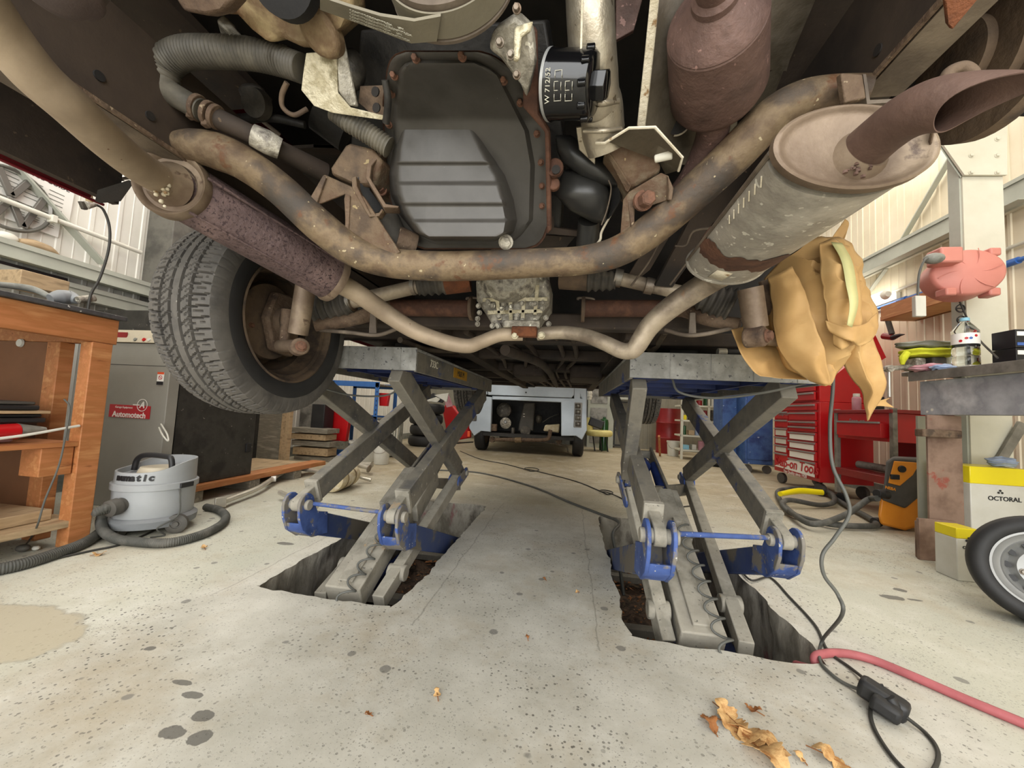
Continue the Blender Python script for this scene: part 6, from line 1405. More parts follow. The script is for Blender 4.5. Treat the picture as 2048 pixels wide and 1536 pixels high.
# cloths piled on the vice
def cloth(name, label, m, c, sx, sy, h, seed, cat='cloth', lay=4):
    mb = MB()
    rs = []
    for i in range(22):
        u = i/21; row = []
        for j in range(28):
            a_ = 2*PI*j/28; n_ = noise.noise(V((math.cos(a_)*1.5+seed, math.sin(a_)*1.5, u*lay)))
            e = math.sin(PI*min(1, .12+u*.88))**.35 if u < 1 else 0
            rr = (1+.18*n_)*(1+.06*math.sin(u*lay*2*PI))*e
            row.append(V(c)+V((math.cos(a_)*sx*rr, math.sin(a_)*sy*rr, h*u+.012*n_)))
        rs.append(row)
    mb.rings(rs); return tag(mb.make(name, m, smooth=60), label, cat)
vt = vc.z+.115
cloth('folded_cloth', 'bright yellow-green cloth folded on bench vice under grey cloth', 'rag_yellow', vc+V((.06, -.02, .118)), .155, .10, .06, 2, lay=2)
cloth('folded_cloth', 'grey folded cloth on top of the yellow-green cloth', 'rag_grey', vc+V((.05, -.02, .178)), .15, .10, .045, 7, lay=2)
tag(MB().tube([vc+V((-.075, -.05, .14)), vc+V((-.105, -.06, .10)), vc+V((-.11, -.06, .06))], [.02, .022, .01], 10).make('cloth_tail', 'rag_yellow'), 'hanging yellow-green cloth corner at left of the vice', 'cloth')
# water bottle
bc = atx(1932, 727, RX0+.16); bc = V((RX0+.16, atx(1932, 727, RX0+.16).y, zt))
w = thing('water_bottle', 'clear plastic water bottle with blue cap and white label on right workbench', 'bottle', bc)
sc_ = (dep(bc)/FPX)*95/.31
hB = dep(bc)/FPX*98*1.0
rB = dep(bc)/FPX*23/1.18
MB().lathe([(.0, rB*.85), (.006, rB), (hB*.18, rB), (hB*.20, rB*.94), (hB*.22, rB), (hB*.36, rB), (hB*.38, rB*.94), (hB*.40, rB), (hB*.66, rB), (hB*.72, rB), (hB*.86, rB*.55), (hB*.92, rB*.32), (hB*.95, rB*.3)], bc, (0, 0, 1), 32).make('bottle_body', 'bottle_clear', w, smooth=60)
MB().lathe([(hB*.93, rB*.36), (hB*1.0, rB*.36)], bc, (0, 0, 1), 24).make('cap', 'ink_cap' if 'ink_cap' in MATS else 'cyan_box', w, bevel=.002)
MB().lathe([(hB*.44, rB*1.01), (hB*.66, rB*1.01)], bc, (0, 0, 1), 32, cap=False).make('label_band', 'sticker_white', w, smooth=60)
for k, (an, m_, h_) in enumerate(((-2.2, 'sticker_red', .55), (-1.9, 'ink_blue', .55), (-1.5, 'sticker_red', .6), (-2.6, 'sticker_red', .5))):
    d = V((math.cos(an), math.sin(an), 0)); MB().lathe([(0, rB*.13), (.001, rB*.13)], bc+d*rB*1.012+V((0, 0, hB*h_)), d, 16).make('label_mark', m_, w)
tag(MB().box(V((bc.x+.16, bc.y-.02, zt+.014)), (.42, .12, .024)).make('flat_carton', 'bucket_white', bevel=.003), 'flat cream carton lying under and beside the water bottle', 'box')
w.location.z += .028
# cans behind bottle
Yc = bc.y+.28
for k, (px, wpx, h_, m_, lb) in enumerate(((1872, 10, .17, 'red_paint', 'slim red spray can behind folded cloths on right bench'), (1880, 19, .20, 'clutter_grey', 'grey aerosol can with black cap left of taller can on right bench'), (1894, 24, .215, 'bucket_white', 'tall pale aerosol can with black cap behind cloths on right bench'), (1908, 20, .20, 'plastic_black', 'dark aerosol can right next to the water bottle'))):
    p = V((at(px, 680, Yc+.02*k).x, Yc+.02*k, zt)); bottle('spray_can', lb, 'spray can', p, wpx*.5*dep(p)/FPX/1.15, h_, m_, 'plastic_black', group='spray cans on the right bench', cap_r=.75, cap_h=.03)
cloth('crumpled_cloth', 'crumpled pink cloth on right bench left of the water bottle', 'rag_pink', V((bc.x-.09, bc.y+.10, zt)), .11, .08, .05, 5)
cloth('crumpled_cloth', 'small white and blue crumpled rag beside pink cloth', 'rag_blue', V((bc.x-.12, bc.y-.0, zt)), .06, .045, .03, 11)
# black box and dark blue cartons
p = atx(2010, 722, RX0+.20)
bx = thing('flat_box', 'flat black box with small white label lying right of the water bottle', 'box', (p.x, p.y, zt)); 
a = at(1960, 715, bc.y-.05).x; MB().span((a+.03, bc.y-.12, zt+.001), (a+.24, bc.y-.02, zt+.03)).make('box_body', 'ink_black', bx, bevel=.002); MB().span((a+.15, bc.y-.122, zt+.008), (a+.21, bc.y-.1195, zt+.022)).make('box_label', 'sticker_white', bx)
for k, lb in enumerate(('lower dark blue parts carton stacked on right bench by frame edge', 'upper dark blue parts carton stacked on right bench by frame edge')):
    q0 = at(2032, 700, bc.y-.22); z0 = zt+.002+.103*k
    t = thing('parts_carton', lb, 'box', (q0.x+.08, bc.y-.2, z0), 'dark blue cartons on the right bench')
    MB().span((q0.x, bc.y-.22, z0), (q0.x+.25, bc.y-.10, z0+.10)).make('box_body', 'cupboard_dark' if 'cupboard_dark' in MATS else 'ink_black', t, bevel=.002)
    MB().span((q0.x+.006, bc.y-.2225, z0+.065), (q0.x+.10, bc.y-.2195, z0+.088)).make('box_label', 'sticker_white', t); MB().span((q0.x+.006, bc.y-.2225, z0+.012), (q0.x+.10, bc.y-.2195, z0+.028)).make('box_stripe', 'ink_blue', t)
# ---- solvent cans, leaning wheel
def can(label, x0, y0, x1, y1, Y, d=.17, fs=.035, txt='OCTORAL'):
    a, b_ = pxbox(x0, y0, x1, y1, Y, d); a.z = max(a.z, 0)
    t = thing('solvent_can', label, 'can', ((a.x+b_.x)/2, Y+d/2, a.z), 'yellow and white solvent cans')
    h = b_.z-a.z; MB().span(a, (b_.x, b_.y, b_.z-h*.20)).make('can_body', 'can_white', t, bevel=.004); MB().span((a.x, a.y, b_.z-h*.20), b_).make('can_shoulder', 'can_yellow', t, bevel=.004)
    c = V(((a.x+b_.x)/2, Y-.002, b_.z-h*.36)); text(txt, fs, c+V((.02, 0, 0)), (1, 0, 0), (0, 0, 1), 'ink_black', t, bold=.0006)
    for dx, dz in ((0, .012), (-.009, 0), (.009, 0)): MB().lathe([(0, .006), (.001, .006)], c+V((.0+dx, 0, .035+dz)), (0, -1, 0), 12).make('maker_mark', 'ink_black', t)
    return t
c1 = can('tall yellow and white solvent can standing behind the leaning wheel', 1942, 936, 2062, 1110, LY+.0, .2)
a, b_ = pxbox(1942, 936, 1942, 1110, LY, .2)
c1_b = [o for o in c1.children if o.name.startswith('can_body')][0]
c2_ = can('second yellow and white solvent can half hidden at foot of the brown bench leg', 1914, 1058, 1962, 1165, LY-.36, .12, .02, 'OCTORAL')
cloth('crumpled_rag', 'pale blue crumpled rag lying on top of tall solvent can', 'rag_blue', V((at(2005, 930, LY+.1).x, LY+.1, at(2005, 934, LY).z)), .07, .05, .05, 3)
r = thing('leaning_wheel', 'dusty black tyre on silver steel wheel at right edge of frame', 'wheel', atz(2052, 1250))
wc = at(2092, 1108, 1.88); R = (dep(wc)/FPX)*106
nrm_ = V((-.62, -.76, .18)).normalized(); tz = V((0, 0, 1)); tyv = nrm_.cross(tz).normalized(); tzz = nrm_.cross(tyv)
WM = Matrix.Translation(wc) @ Matrix((-nrm_, tyv, -tzz)).transposed().to_4x4()
WM = Matrix.Translation(wc) @ Matrix((nrm_, tyv, tzz)).transposed().to_4x4()
wc.z = R*.985+.0; WM.translation = wc
lath([(-.07, R*.68), (-.085, R*.74), (-.09, R*.85), (-.08, R*.95), (-.06, R*.985), (0, R), (.06, R*.985), (.08, R*.95), (.09, R*.85), (.085, R*.74), (.07, R*.68)], WM, 'tyre', 'rubber_black', r, 72, cap=False)
lath([(.062, R*.69), (.078, R*.70), (.078, R*.665), (.06, R*.64), (.05, R*.56), (.054, R*.54), (.035, R*.50), (.02, R*.46), (.032, R*.40), (.045, R*.36), (.04, R*.24), (.05, R*.2), (.055, R*.12), (.05, 0.001)], WM, 'steel_wheel', 'rim_silver', r, 64, cap=False)
mb = MB()
for k in range(12):
    a_ = 2*PI*k/12; mb.lathe([(.0345, .014), (.037, .014)], (0, R*.47*math.cos(a_), R*.47*math.sin(a_)), (1, 0, 0), 12, sx=.7)
place(mb, WM).make('vent_holes', 'plastic_black', r)
mb = MB()
for k in range(5):
    a_ = 2*PI*k/5+.3; mb.hexbolt(V((.045, R*.29*math.cos(a_), R*.29*math.sin(a_))), (1, 0, 0), .009, .012)
place(mb, WM).make('wheel_bolts', 'clamp_steel', r)
MB().tube([WM @ V((.10, R*.62*math.cos(2.2), R*.62*math.sin(2.2)+.2)), WM @ V((.09, 0, R*.3)), WM @ V((.06, -.02, 0))], [.006, .012, .01], 10).make('valve_strap', 'clutter_grey', r)

# ---- orange workshop vacuum
vb = atz(1802, 1068); Yv = vb.y+.08
def f(px, py, dy=0): return at(px, py, Yv+dy)
EXD = (f(1805, 990)-V((0, 0, CAM_H))).normalized(); EXD.z = 0
o = thing('orange_extractor', 'orange and black workshop dust extractor behind brown bench leg', 'vacuum cleaner', vb)
MB().prism([f(1756, 1030), f(1760, 1050), f(1810, 1062), f(1858, 1048), f(1862, 985), f(1762, 985)], EXD*.24).make('tub', 'orange_plastic', o, bevel=.02)
MB().prism([f(1762, 1000, -.012), f(1766, 985, -.012), f(1772, 925, -.012), f(1786, 915, -.012), f(1846, 918, -.012), f(1862, 935, -.012), f(1862, 975, -.012), f(1810, 1018, -.012)], EXD*.24).make('motor_head', 'plastic_dusty', o, bevel=.015)
MB().prism([f(1776, 966, -.02), f(1788, 922, -.02), f(1840, 926, -.02), f(1826, 950, -.02), f(1800, 972, -.02)], EXD*.012).make('control_panel', 'orange_plastic', o, bevel=.004)
MB().lathe([(0, .026), (.012, .024)], f(1803, 938, -.022), (0, -1, 0), 24).make('dial', 'plastic_black', o, bevel=.002); MB().box(f(1790, 954, -.028), (.055, .015, .035)).make('socket_flap', 'plastic_black', o, bevel=.003)
MB().lathe([(0, .03), (.04, .028), (.05, .034), (.09, .03)], f(1775, 990, -.01), (-1, -.25, .1), 20).make('hose_port', 'plastic_black', o, bevel=.002)
text('AIRBOX' if False else 'NEBA', .028, f(1781, 977, -.026), (1, 0, -.2), (0, 0, 1), 'orange_plastic', o, bold=.001)
MB().tube([f(1848, 920, .1), f(1842, 905, .12), f(1850, 895, .14), f(1862, 896, .16)], .022, 12).make('carry_handle', 'plastic_black', o)
for px, py, s_ in ((1770, 1058, .05), (1828, 1080, .04)): MB().lathe([(-.02, s_*.7), (.02, s_*.7)], V((f(px, py).x, Yv+.08, s_*.7)), (.9, .3, 0), 18).make('castor', 'plastic_black', o, bevel=.004)
hz = .03
MB().tube([f(1755, 997, -.05), at(1735, 1000, Yv+.05), atz(1690, 1030, .10), atz(1630, 1048, .05), atz(1590, 1030, .05), atz(1560, 1000, hz), atz(1560, 980, hz), atz(1620, 976, .05), atz(1660, 985, .06), atz(1668, 1003, .05), atz(1640, 1010, hz), atz(1580, 1000, .08), atz(1565, 1010, .06), atz(1590, 1030, .03), atz(1660, 1048, .03), atz(1745, 1052, .03), atz(1745, 1040, .03), atz(1700, 1015, .03), atz(1660, 990, .03)], .021, 14, 8).make('hose', 'hose_dusty', o, smooth=60)
MB().tube([atz(1560, 988, .10), atz(1600, 982, .115), atz(1645, 985, .115)], [.022, .03, .026], 14).make('yellow_sleeve', 'can_yellow', o, smooth=60)
# ---- red tool cart
CY0, CY1 = 3.45, 4.25
cx0 = at(1668, 900, CY1).x
z_top = at(1730, 824, 3.9).z
def face(px, py, X): return atx(px, py, X)
XC = 2.62
ya, yb = atx(1786, 850, XC).y, atx(1668, 850, XC).y
zT, zB_ = atx(1786, 826, XC).z, .12
ct = thing('red_tool_cart', 'red steel tool trolley with one drawer beside the tall red tool chest', 'tool cart', (XC+.25, (ya+yb)/2, 0))
for x, y in ((XC, ya), (XC, yb-.04), (XC+.5, ya), (XC+.5, yb-.04)): MB().span((x, y, .10), (x+.035, y+.04, zT+.04)).make('upright', 'bench_steel', ct, bevel=.002)
zs = atx(1786, 885, XC).z
MB().span((XC+.01, ya+.04, zs), (XC+.52, yb-.04, zT)).make('drawer_case', 'red_paint', ct, bevel=.004)
MB().span((XC-.01, ya, zT), (XC+.54, yb, zT+.03)).make('top_tray', 'red_dark', ct, bevel=.003)
dr = MB().span((XC-.05, ya+.06, zs+.03), (XC+.009, yb-.12, zs+.15)).make('drawer', 'red_paint', ct, bevel=.003)
MB().span((XC-.062, ya+.07, zs+.15), (XC-.045, yb-.13, zs+.165)).make('drawer_pull', 'rim_silver', dr)
q = V((XC+.008, yb-.30, zT-.075)); text('Snap-on', .06, q, (0, -1, 0), (0, 0, 1), 'rim_silver', ct, bold=.001)
zl = atx(1760, 962, XC).z
MB().span((XC-.005, ya, zl-.02), (XC+.53, yb, zl+.045)).make('lower_tray', 'red_dark', ct, bevel=.003)
MB().span((XC+.50, ya+.04, zl+.05), (XC+.52, yb-.04, zs)).make('back_panel', 'red_dark', ct)
for x, y in ((XC+.03, ya+.05), (XC+.03, yb-.05), (XC+.48, ya+.05), (XC+.48, yb-.05)): MB().lathe([(-.015, .05), (.015, .05)], (x, y, .05), (1, .3, 0), 20).make('castor', 'plastic_black', ct, bevel=.004)
tag(MB().tube([V((XC+.15, yb-.1, zl+.09)), V((XC+.2, (ya+yb)/2, zl+.085)), V((XC+.12, ya+.15, zl+.08))], .035, 14).make('rolled_mat', 'clutter_grey'), 'rolled dusty grey mat on lower tray of the red trolley', 'mat')
p = V((XC+.06, yb-.22, zT+.031)); bottle('glue_can', 'white capped can with pink band on red trolley top', 'can', p, .035, .14, 'rag_pink', 'bucket_white', cap_r=.7, cap_h=.03)
p = V((XC+.08, yb-.40, zT+.031)); t = thing('small_carton', 'small dark blue cube carton with ring mark on red trolley top', 'box', p); MB().span(p+V((-.04, -.05, 0)), p+V((.05, .05, .12))).make('box_body', 'ink_black', t, bevel=.002)
MB().lathe([(0, .03), (.001, .03), (.001, .025)], p+V((-.041, 0, .06)), (-1, 0, 0), 20).make('ring_mark', 'ink_blue', t)
# ---- tall red tool chest
XT = 2.62; yt0, yt1 = atx(1640, 880, XT).y, atx(1549, 870, XT).y
zt1, zt0 = atx(1640, 764, XT).z, .15
ch = thing('red_tool_chest', 'tall red roll-cab tool chest with many drawers along right wall', 'tool chest', (XT+.25, (yt0+yt1)/2, 0))
zm = atx(1640, 803, XT).z
MB().span((XT, yt0, zt0), (XT+.5, yt1, zm-.004)).make('lower_case', 'red_paint', ch, bevel=.004)
MB().span((XT+.01, yt0+.02, zm), (XT+.48, yt1-.02, zt1+.03)).make('top_box', 'red_paint', ch, bevel=.004)
MB().prism([at(x, y, yt0+.02) for x, y in ((1655, 762), (1690, 735), (1733, 672), (1744, 655), (1773, 715), (1748, 730), (1722, 762))], (0, yt1-yt0-.06, 0)).make('open_lid', 'red_paint', ch, bevel=.004)
ysp = yt0+(yt1-yt0)*.62
def drawer(ya_, yb_, za, zb_, sticker=None):
    d = MB().span((XT-.02, ya_, za), (XT-.001, yb_, zb_)).make('drawer', 'red_paint', ch, bevel=.003)
    MB().span((XT-.034, ya_+.01, zb_-.022), (XT-.018, yb_-.01, zb_-.006)).make('drawer_pull', 'rim_silver', d)
    if sticker: MB().span((XT-.0225, ya_+.03, za+.006), (XT-.0202, yb_-.03, zb_-.03)).make('sticker', sticker, d)
    return d
H = zm-.01-zt0
rows = [(.90, .99), (.77, .88), (.70, .76), (.62, .69), (.50, .61), (.38, .49), (.25, .37), (.04, .24)]
drawer(yt0+.04, yt1-.04, zt0+H*.905, zt0+H*.985); 
for k, (u, w) in enumerate(rows[1:]):
    drawer(yt0+.04, ysp-.01, zt0+H*u, zt0+H*w, 'sticker_white' if k >= 3 and k < 6 else None)
for k, (u, w) in enumerate(((.78, .89), (.66, .77), (.53, .65), (.41, .52), (.29, .40), (.05, .28))): drawer(ysp+.01, yt1-.04, zt0+H*u, zt0+H*w, 'bucket_white' if 2 <= k < 5 else None)
Ht = zt1+.03-zm
for u, w in ((.08, .45), (.5, .92)):
    drawer(yt0+.06, ysp-.01, zm+Ht*u, zm+Ht*w); drawer(ysp+.01, yt1-.06, zm+Ht*u, zm+Ht*w)
z = zt0+H*.155; 
st = MB().prism([V((XT-.024, yt1-.05, zt0+H*.07)), V((XT-.024, yt0+.05, zt0+H*.05)), V((XT-.024, yt0+.05, zt0+H*.19)), V((XT-.024, (yt0+yt1)/2, zt0+H*.235))], (.001, 0, 0)).make('logo_sticker', 'sticker_white', ch)
text('Snap-on Tools', .15, V((XT-.027, yt0+.42, zt0+H*.145)), (0, -1, 0), (0, 0, 1), 'sticker_red', st, bold=.003, shear=.15)
text('The Quality since 1920', .05, V((XT-.027, yt0+.42, zt0+H*.03)), (0, -1, 0), (0, 0, 1), 'sticker_white', st, 'motto')
text('Snap-on', .07, V((XT-.022, yt1-.25, zt0+H*.855)), (0, -1, 0), (0, 0, 1), 'rim_silver', ch)
for x, y in ((XT+.05, yt0+.08), (XT+.05, yt1-.08), (XT+.45, yt0+.08), (XT+.45, yt1-.08)): MB().lathe([(-.02, .065), (.02, .065)], (x, y, .065), (1, .2, 0), 24).make('castor', 'plastic_dusty', ch, bevel=.005)
# red jack handle / panel leaning beside the paper, orange drill on the shelf edge
d = thing('cordless_drill', 'red and black cordless drill hanging by its grip under the wall shelf', 'drill', atx(1780, 665, XR-.22))
MB().tube([atx(1768, 672, XR-.22), atx(1786, 675, XR-.22)], [.035, .03], 16, 0).make('drill_body', 'red_dark', d, bevel=.004); MB().tube([atx(1786, 675, XR-.22), atx(1800, 670, XR-.22), atx(1809, 669, XR-.22)], [.028, .014, .004], 14, 0).make('chuck', 'plastic_black', d)
MB().tube([atx(1784, 668, XR-.22), atx(1776, 642, XR-.22)], .024, 12, 0).make('grip', 'plastic_dusty', d); MB().box(atx(1774, 637, XR-.22), (.09, .06, .05)).make('battery', 'red_dark', d, bevel=.006)
# ---- hose reel on the column, its lead and socket block
rc_ = at(1938, 543, 2.72)
h = thing('cable_reel', 'round salmon-red retractable cable reel mounted high on the cream column', 'cable reel', rc_)
ax_ = V((-.25, -.96, .05)).normalized(); Rr = rad(122, rc_)*.92
MB().lathe([(-.16, Rr*.9), (-.15, Rr*.98), (-.03, Rr), (-.01, Rr*.97), (.0, Rr*.9), (.012, Rr*.3), (.013, .01)], rc_, ax_, 48, sx=1.0, sy=.86, upv=(1, 0, 0)).make('drum', 'reel_red', h, smooth=40)
mb = MB()
for k in range(6):
    a0 = 2*PI*k/6; u = ax_.orthogonal().normalized(); w_ = ax_.cross(u)
    mb.tube([rc_+ax_*.010+(u*math.cos(a0+.5*q)+w_*math.sin(a0+.5*q))*Rr*.86*(q+.1)/1.1 for q in (0, .25, .5, .75, 1)], .0022, 6, 4)
mb.make('swirl_rib', 'reel_red', h)
for dx, dz in ((-.11, -.13), (.12, -.13), (.13, .12)): MB().box(rc_+V((dx, .02, dz)), (.06, .08, .05)).make('mount_lug', 'reel_red', h, bevel=.01)
MB().box(rc_+V((-.13, .0, .09)), (.12, .11, .10)).make('outlet_box', 'reel_red', h, bevel=.012)
sp_ = at(1868, 517, 2.62); MB().ball(sp_, .04, 16, (1.3, 1, .8)).make('cable_stop', 'clutter_grey', h, smooth=60)
MB().tube([sp_, at(1850, 520, 2.6), at(1839, 545, 2.6), at(1836, 575, 2.6), at(1836, 595, 2.6)], .006, 8).make('lead', 'cable_grey', h)
MB().box(at(1838, 613, 2.6), (.055, .03, .125)).make('socket_block', 'bucket_white', h, bevel=.004)
MB().box(rc_+V((0, .15, 0)), (.06, .14, .10)).make('wall_bracket', 'steel_beige', h)
tag(MB().tube([at(1916, 595, 2.9), at(1932, 632, 2.9), at(1955, 675, 2.75), at(1995, 716, 2.4)], .005, 8).make('hanging_cable', 'cable_black'), 'thin black cable running from the reel down to right bench', 'cable')
for k, (px, py) in enumerate(((1920, 617), (1922, 640))):
    q = at(px, py, 2.92); mb = MB(); ring_ = []
    for j in range(24):
        d_ = V((math.cos(2*PI*j/24), 0, math.sin(2*PI*j/24))); ring_.append([q+d_*.022, q+d_*.028, q+d_*.028+V((0, -.006, 0)), q+d_*.022+V((0, -.006, 0))])
    mb.rings(ring_, close=True); mb.beam(q+V((-.02, -.003, 0)), q+V((.02, -.003, 0)), .004, .006); tag(mb.make('cable_clip', 'ink_black'), ('upper', 'lower')[k]+' round black coil clip on the column below the reel', 'clip', 'round clips on the column')
# shelf-top clutter on bench back against wall
tag(MB().span((2.9, 2.2, zt+.0), (3.05, 2.95, zt+.05)).make('steel_angle', 'steel_beige', bevel=.004), 'long cream steel angle lying at back of right bench', 'bar')
# ================================================================ FAR END OF THE WORKSHOP
FY = 6.55
def g(px, py, dy=0): return at(px, py, FY+dy)
fv = thing('pale_blue_van', 'pale blue van without bumper, engine bay open, parked at far end', 'van', (at(1057, 900, FY).x, 7.5, 0))
def fp(name, pts, d=.06, m='far_van_paint', bevel=.01, par=fv, dy=0): return MB().prism([g(x, y, dy) for x, y in pts], (0, d, 0)).make(name, m, par, bevel=bevel)
fp('quarter_panel', [(945, 790), (984, 794), (981, 864), (962, 862), (948, 872), (938, 856), (940, 820)], .10)
fp('quarter_panel', [(1122, 803), (1148, 797), (1172, 768), (1174, 860), (1164, 880), (1152, 872), (1122, 872)], .10)
fp('rear_crossbeam', [(984, 792), (1148, 797), (1124, 805), (984, 799)], .08)
tg = fp('tailgate', [(968, 728), (1150, 728), (1148, 790), (1143, 796), (976, 790)], .05)
fp('corner_panel', [(1150, 700), (1168, 700), (1173, 800), (1148, 797)], .10); fp('corner_panel', [(942, 700), (966, 700), (975, 789), (941, 789)], .10)
MB().lathe([(0, .014), (.006, .014)], g(1052, 785, -.006), (0, -1, 0), 14).make('lock', 'ink_black', tg); MB().lathe([(0, .045), (.004, .045), (.004, .038)], g(1052, 770, -.004), (0, -1, 0), 24).make('badge', 'rim_silver', tg)
x0, x1 = g(941, 800).x, g(1174, 800).x
mb = MB(); rs = []
for y, k in ((FY+.1, 1), (FY+4.0, 1), (FY+4.3, .92)):
    rs.append([V(((x0+x1)/2+(x-(x0+x1)/2)*k, y, z)) for x, z in ((x0, .50), (x0, 1.2), (x0+.12, 1.9), (x0+.3, 2.02), (x1-.3, 2.02), (x1-.12, 1.9), (x1, 1.2), (x1, .50))])
n = len(rs[0]); mb.add([p for q in rs for p in q], [(i*n+j, i*n+j+1, (i+1)*n+j+1, (i+1)*n+j) for i in range(2) for j in range(n-1)]); mb.make('body_shell', 'far_van_paint', fv, solid=.01)
MB().span((x0+.03, FY+.12, .28), (x1-.03, FY+.95, .34)).make('bay_floor', 'engine_dark', fv); MB().span((x0+.03, FY+.95, .3), (x1-.03, FY+1.0, 1.1)).make('bay_wall', 'engine_dark', fv)
MB().span((x0+.03, FY+.12, 1.02), (x1-.03, FY+.95, 1.06)).make('bay_roof', 'engine_dark', fv)
for px in (963, 1155):
    q = g(px, 905, .42); q.z = .31; rad_ = .31
    FM = Matrix.Translation(q); lath([(-.085, .2), (-.095, .26), (-.085, .295), (-.06, .31), (.06, .31), (.085, .295), (.095, .26), (.085, .2)], FM, 'tyre', 'rubber_black', fv, 40, cap=False)
    mb = MB()
    for u in (-.04, -.013, .013, .04): mb.lathe([(u-.003, .3105), (u+.003, .3105)], (0, 0, 0), (1, 0, 0), 40, cap=False)
    place(mb, FM).make('tread_groove', 'ink_black', fv); lath([(-.08, .2), (.08, .2)], FM, 'steel_wheel', 'drum_rust', fv, 24)
for y in (FY+2.9,):
    for x in (x0+.15, x1-.15): lath([(-.09, .31), (.09, .31)], Matrix.Translation((x, y, .31)), 'tyre', 'rubber_black', fv, 30)
# lamp cluster housings
hs = MB(); hs.box(g(1156, 830, -.005), (.13, .02, .42)); o = hs.make('tail_lamp', 'rim_silver', fv, bevel=.03)
for k in range(4): MB().box(g(1156, 816-4+k*12, -.02), (.09, .02, .085)).make('lamp_cell', 'engine_mid', o, bevel=.015); 
for k in range(4): MB().ball(g(1156, 812+k*12, -.035), .022, 12).make('lamp_bulb', 'rim_silver', o)
o = MB().box(g(946, 836, -.005), (.13, .02, .10)).make('lamp_recess', 'engine_mid', fv, bevel=.03)
MB().box(g(938, 868, .05), (.05, .05, .1)).make('side_marker', 'sticker_orange', fv, bevel=.008)
# engine
c = g(1018, 822, .45); MB().lathe([(0, .09), (.02, .13), (.10, .135), (.12, .1)], c+V((-.08, 0, 0)), (0, -1, .1), 28).make('air_cleaner', 'engine_mid', fv, smooth=40)
MB().prism([g(1048, 805, .3), g(1070, 805, .3), g(1066, 862, .3), g(1036, 862, .3), g(1038, 848, .3)], (0, .08, 0)).make('belt_cover', 'plastic_dusty', fv, bevel=.02)
for y in (828, 833): MB().box(g(1048, y, .29), (.03, .005, .012)).make('cover_label', 'sticker_white', fv)
MB().lathe([(0, .03), (.01, .085), (.03, .09), (.035, .075), (.04, .02)], g(1051, 862, .28), (0, -1, 0), 28).make('crank_pulley', 'engine_mid', fv, smooth=40)
MB().lathe([(0, .09), (.05, .10), (.07, .05), (.075, .02)], g(1012, 846, .3), (0, -1, 0), 24).make('alternator', 'cast_alloy', fv, smooth=40)
MB().lathe([(0, .03), (.02, .02)], g(1011, 844, .21), (0, -1, 0), 18).make('alternator_nut', 'rim_silver', fv)
MB().box(g(988, 855, .1), (.10, .08, .12)).make('mount_box', 'rust_brown', fv, bevel=.01)
MB().box(g(1026, 862, .3), (.06, .1, .12)).make('engine_casting', 'engine_mid', fv, bevel=.015)
MB().prism([g(1090, 850, .2), g(1120, 848, .2), g(1118, 866, .2), g(1086, 862, .2)], (0, .15, 0)).make('exhaust_manifold', 'silencer_white', fv, bevel=.02)
MB().ball(g(1078, 838, .35), .07, 14, (.8, 1, 1.2)).make('engine_casting', 'engine_mid', fv, smooth=60)
MB().tube([g(985, 880, .2), g(1000, 879, .15), g(1060, 880, .12), g(1085, 880, .12), g(1097, 876, .12), g(1101, 860, .15)], .033, 16).make('exhaust_pipe', 'rust_brown', fv, smooth=60)
MB().tube([g(1030, 880, .12), g(1043, 880, .12)], .045, 16, 0).make('pipe_flexi', 'casting_rusty', fv, bevel=.003)
MB().lathe([(0, .05), (.05, .05)], g(986, 879, .2), (-.3, -1, 0), 20).make('silencer_end', 'rust_brown', fv); MB().lathe([(0, .05), (.04, .048)], g(1118, 883, .3), (0, -1, 0), 20).make('axle_end', 'rust_brown', fv)
MB().tube([g(1090, 884, .3), g(1130, 893, .3), g(1136, 905, .2)], .012, 8).make('link_rod', 'clamp_steel', fv)
MB().tube([g(1085, 845, .2), g(1100, 835, .2), g(1118, 828, .2)], .008, 8).make('engine_wire', 'cable_black', fv)
# white cloth on its mirror side
cloth('white_rag', 'crumpled white rag hanging at right side of the pale blue van', 'bucket_white', at(1178, 800, 6.9), .05, .06, .20, 4)
# ---- right of it: stool, trolley, cupboards
def fbox(name, label, cat, x0, y0, x1, y1, Y, d, m, floor_=False, group=None, bevel=.008):
    a, b_ = pxbox(x0, y0, x1, y1, Y, d)
    if floor_: a.z = 0
    return tag(MB().span(a, b_).make(name, m, bevel=bevel), label, cat, group)
a, b_ = pxbox(1176, 740, 1228, 892, 9.0, .3); a.z = 0
r = thing('grey_cupboard', 'tall grey cupboard with pale frame against back wall right of far van', 'cupboard', ((a.x+b_.x)/2, 9.1, 0))
MB().span(a, b_).make('carcass', 'steel_greygreen', r)
for z0, z1 in ((.1, .9), (1.0, 1.75)): MB().span((a.x+.06, 8.985, z0), (b_.x-.15, 8.999, z1)).make('door', 'bench_steel', r, bevel=.004)
fbox('garage_panel', 'pale grey back wall panel above the trolley', 'panel', 1228, 740, 1290, 800, 8.9, .06, 'steel_greygreen')
st_ = thing('padded_stool', 'low stool with pale yellow foam seat right of the far van', 'stool', (at(1195, 893, 8.15).x, 8.15, 0))
Ys = 8.15
MB().lathe([(0, .24), (.03, .27), (.09, .27), (.12, .24)], V((at(1198, 870, Ys).x, Ys, at(1198, 872, Ys).z)), (0, 0, 1), 28).make('seat', 'foam_yellow', st_, smooth=60)
for px in (1186, 1200, 1212): MB().tube([at(px, 872, Ys), V((at(px+4, 893, Ys).x, Ys, .0))], .014, 8, 0).make('leg', 'plastic_black', st_)
MB().tube([at(1178, 835, Ys), at(1177, 862, Ys)], [.07, .10], 14, 0).make('back_pad', 'foam_yellow', st_, smooth=60)
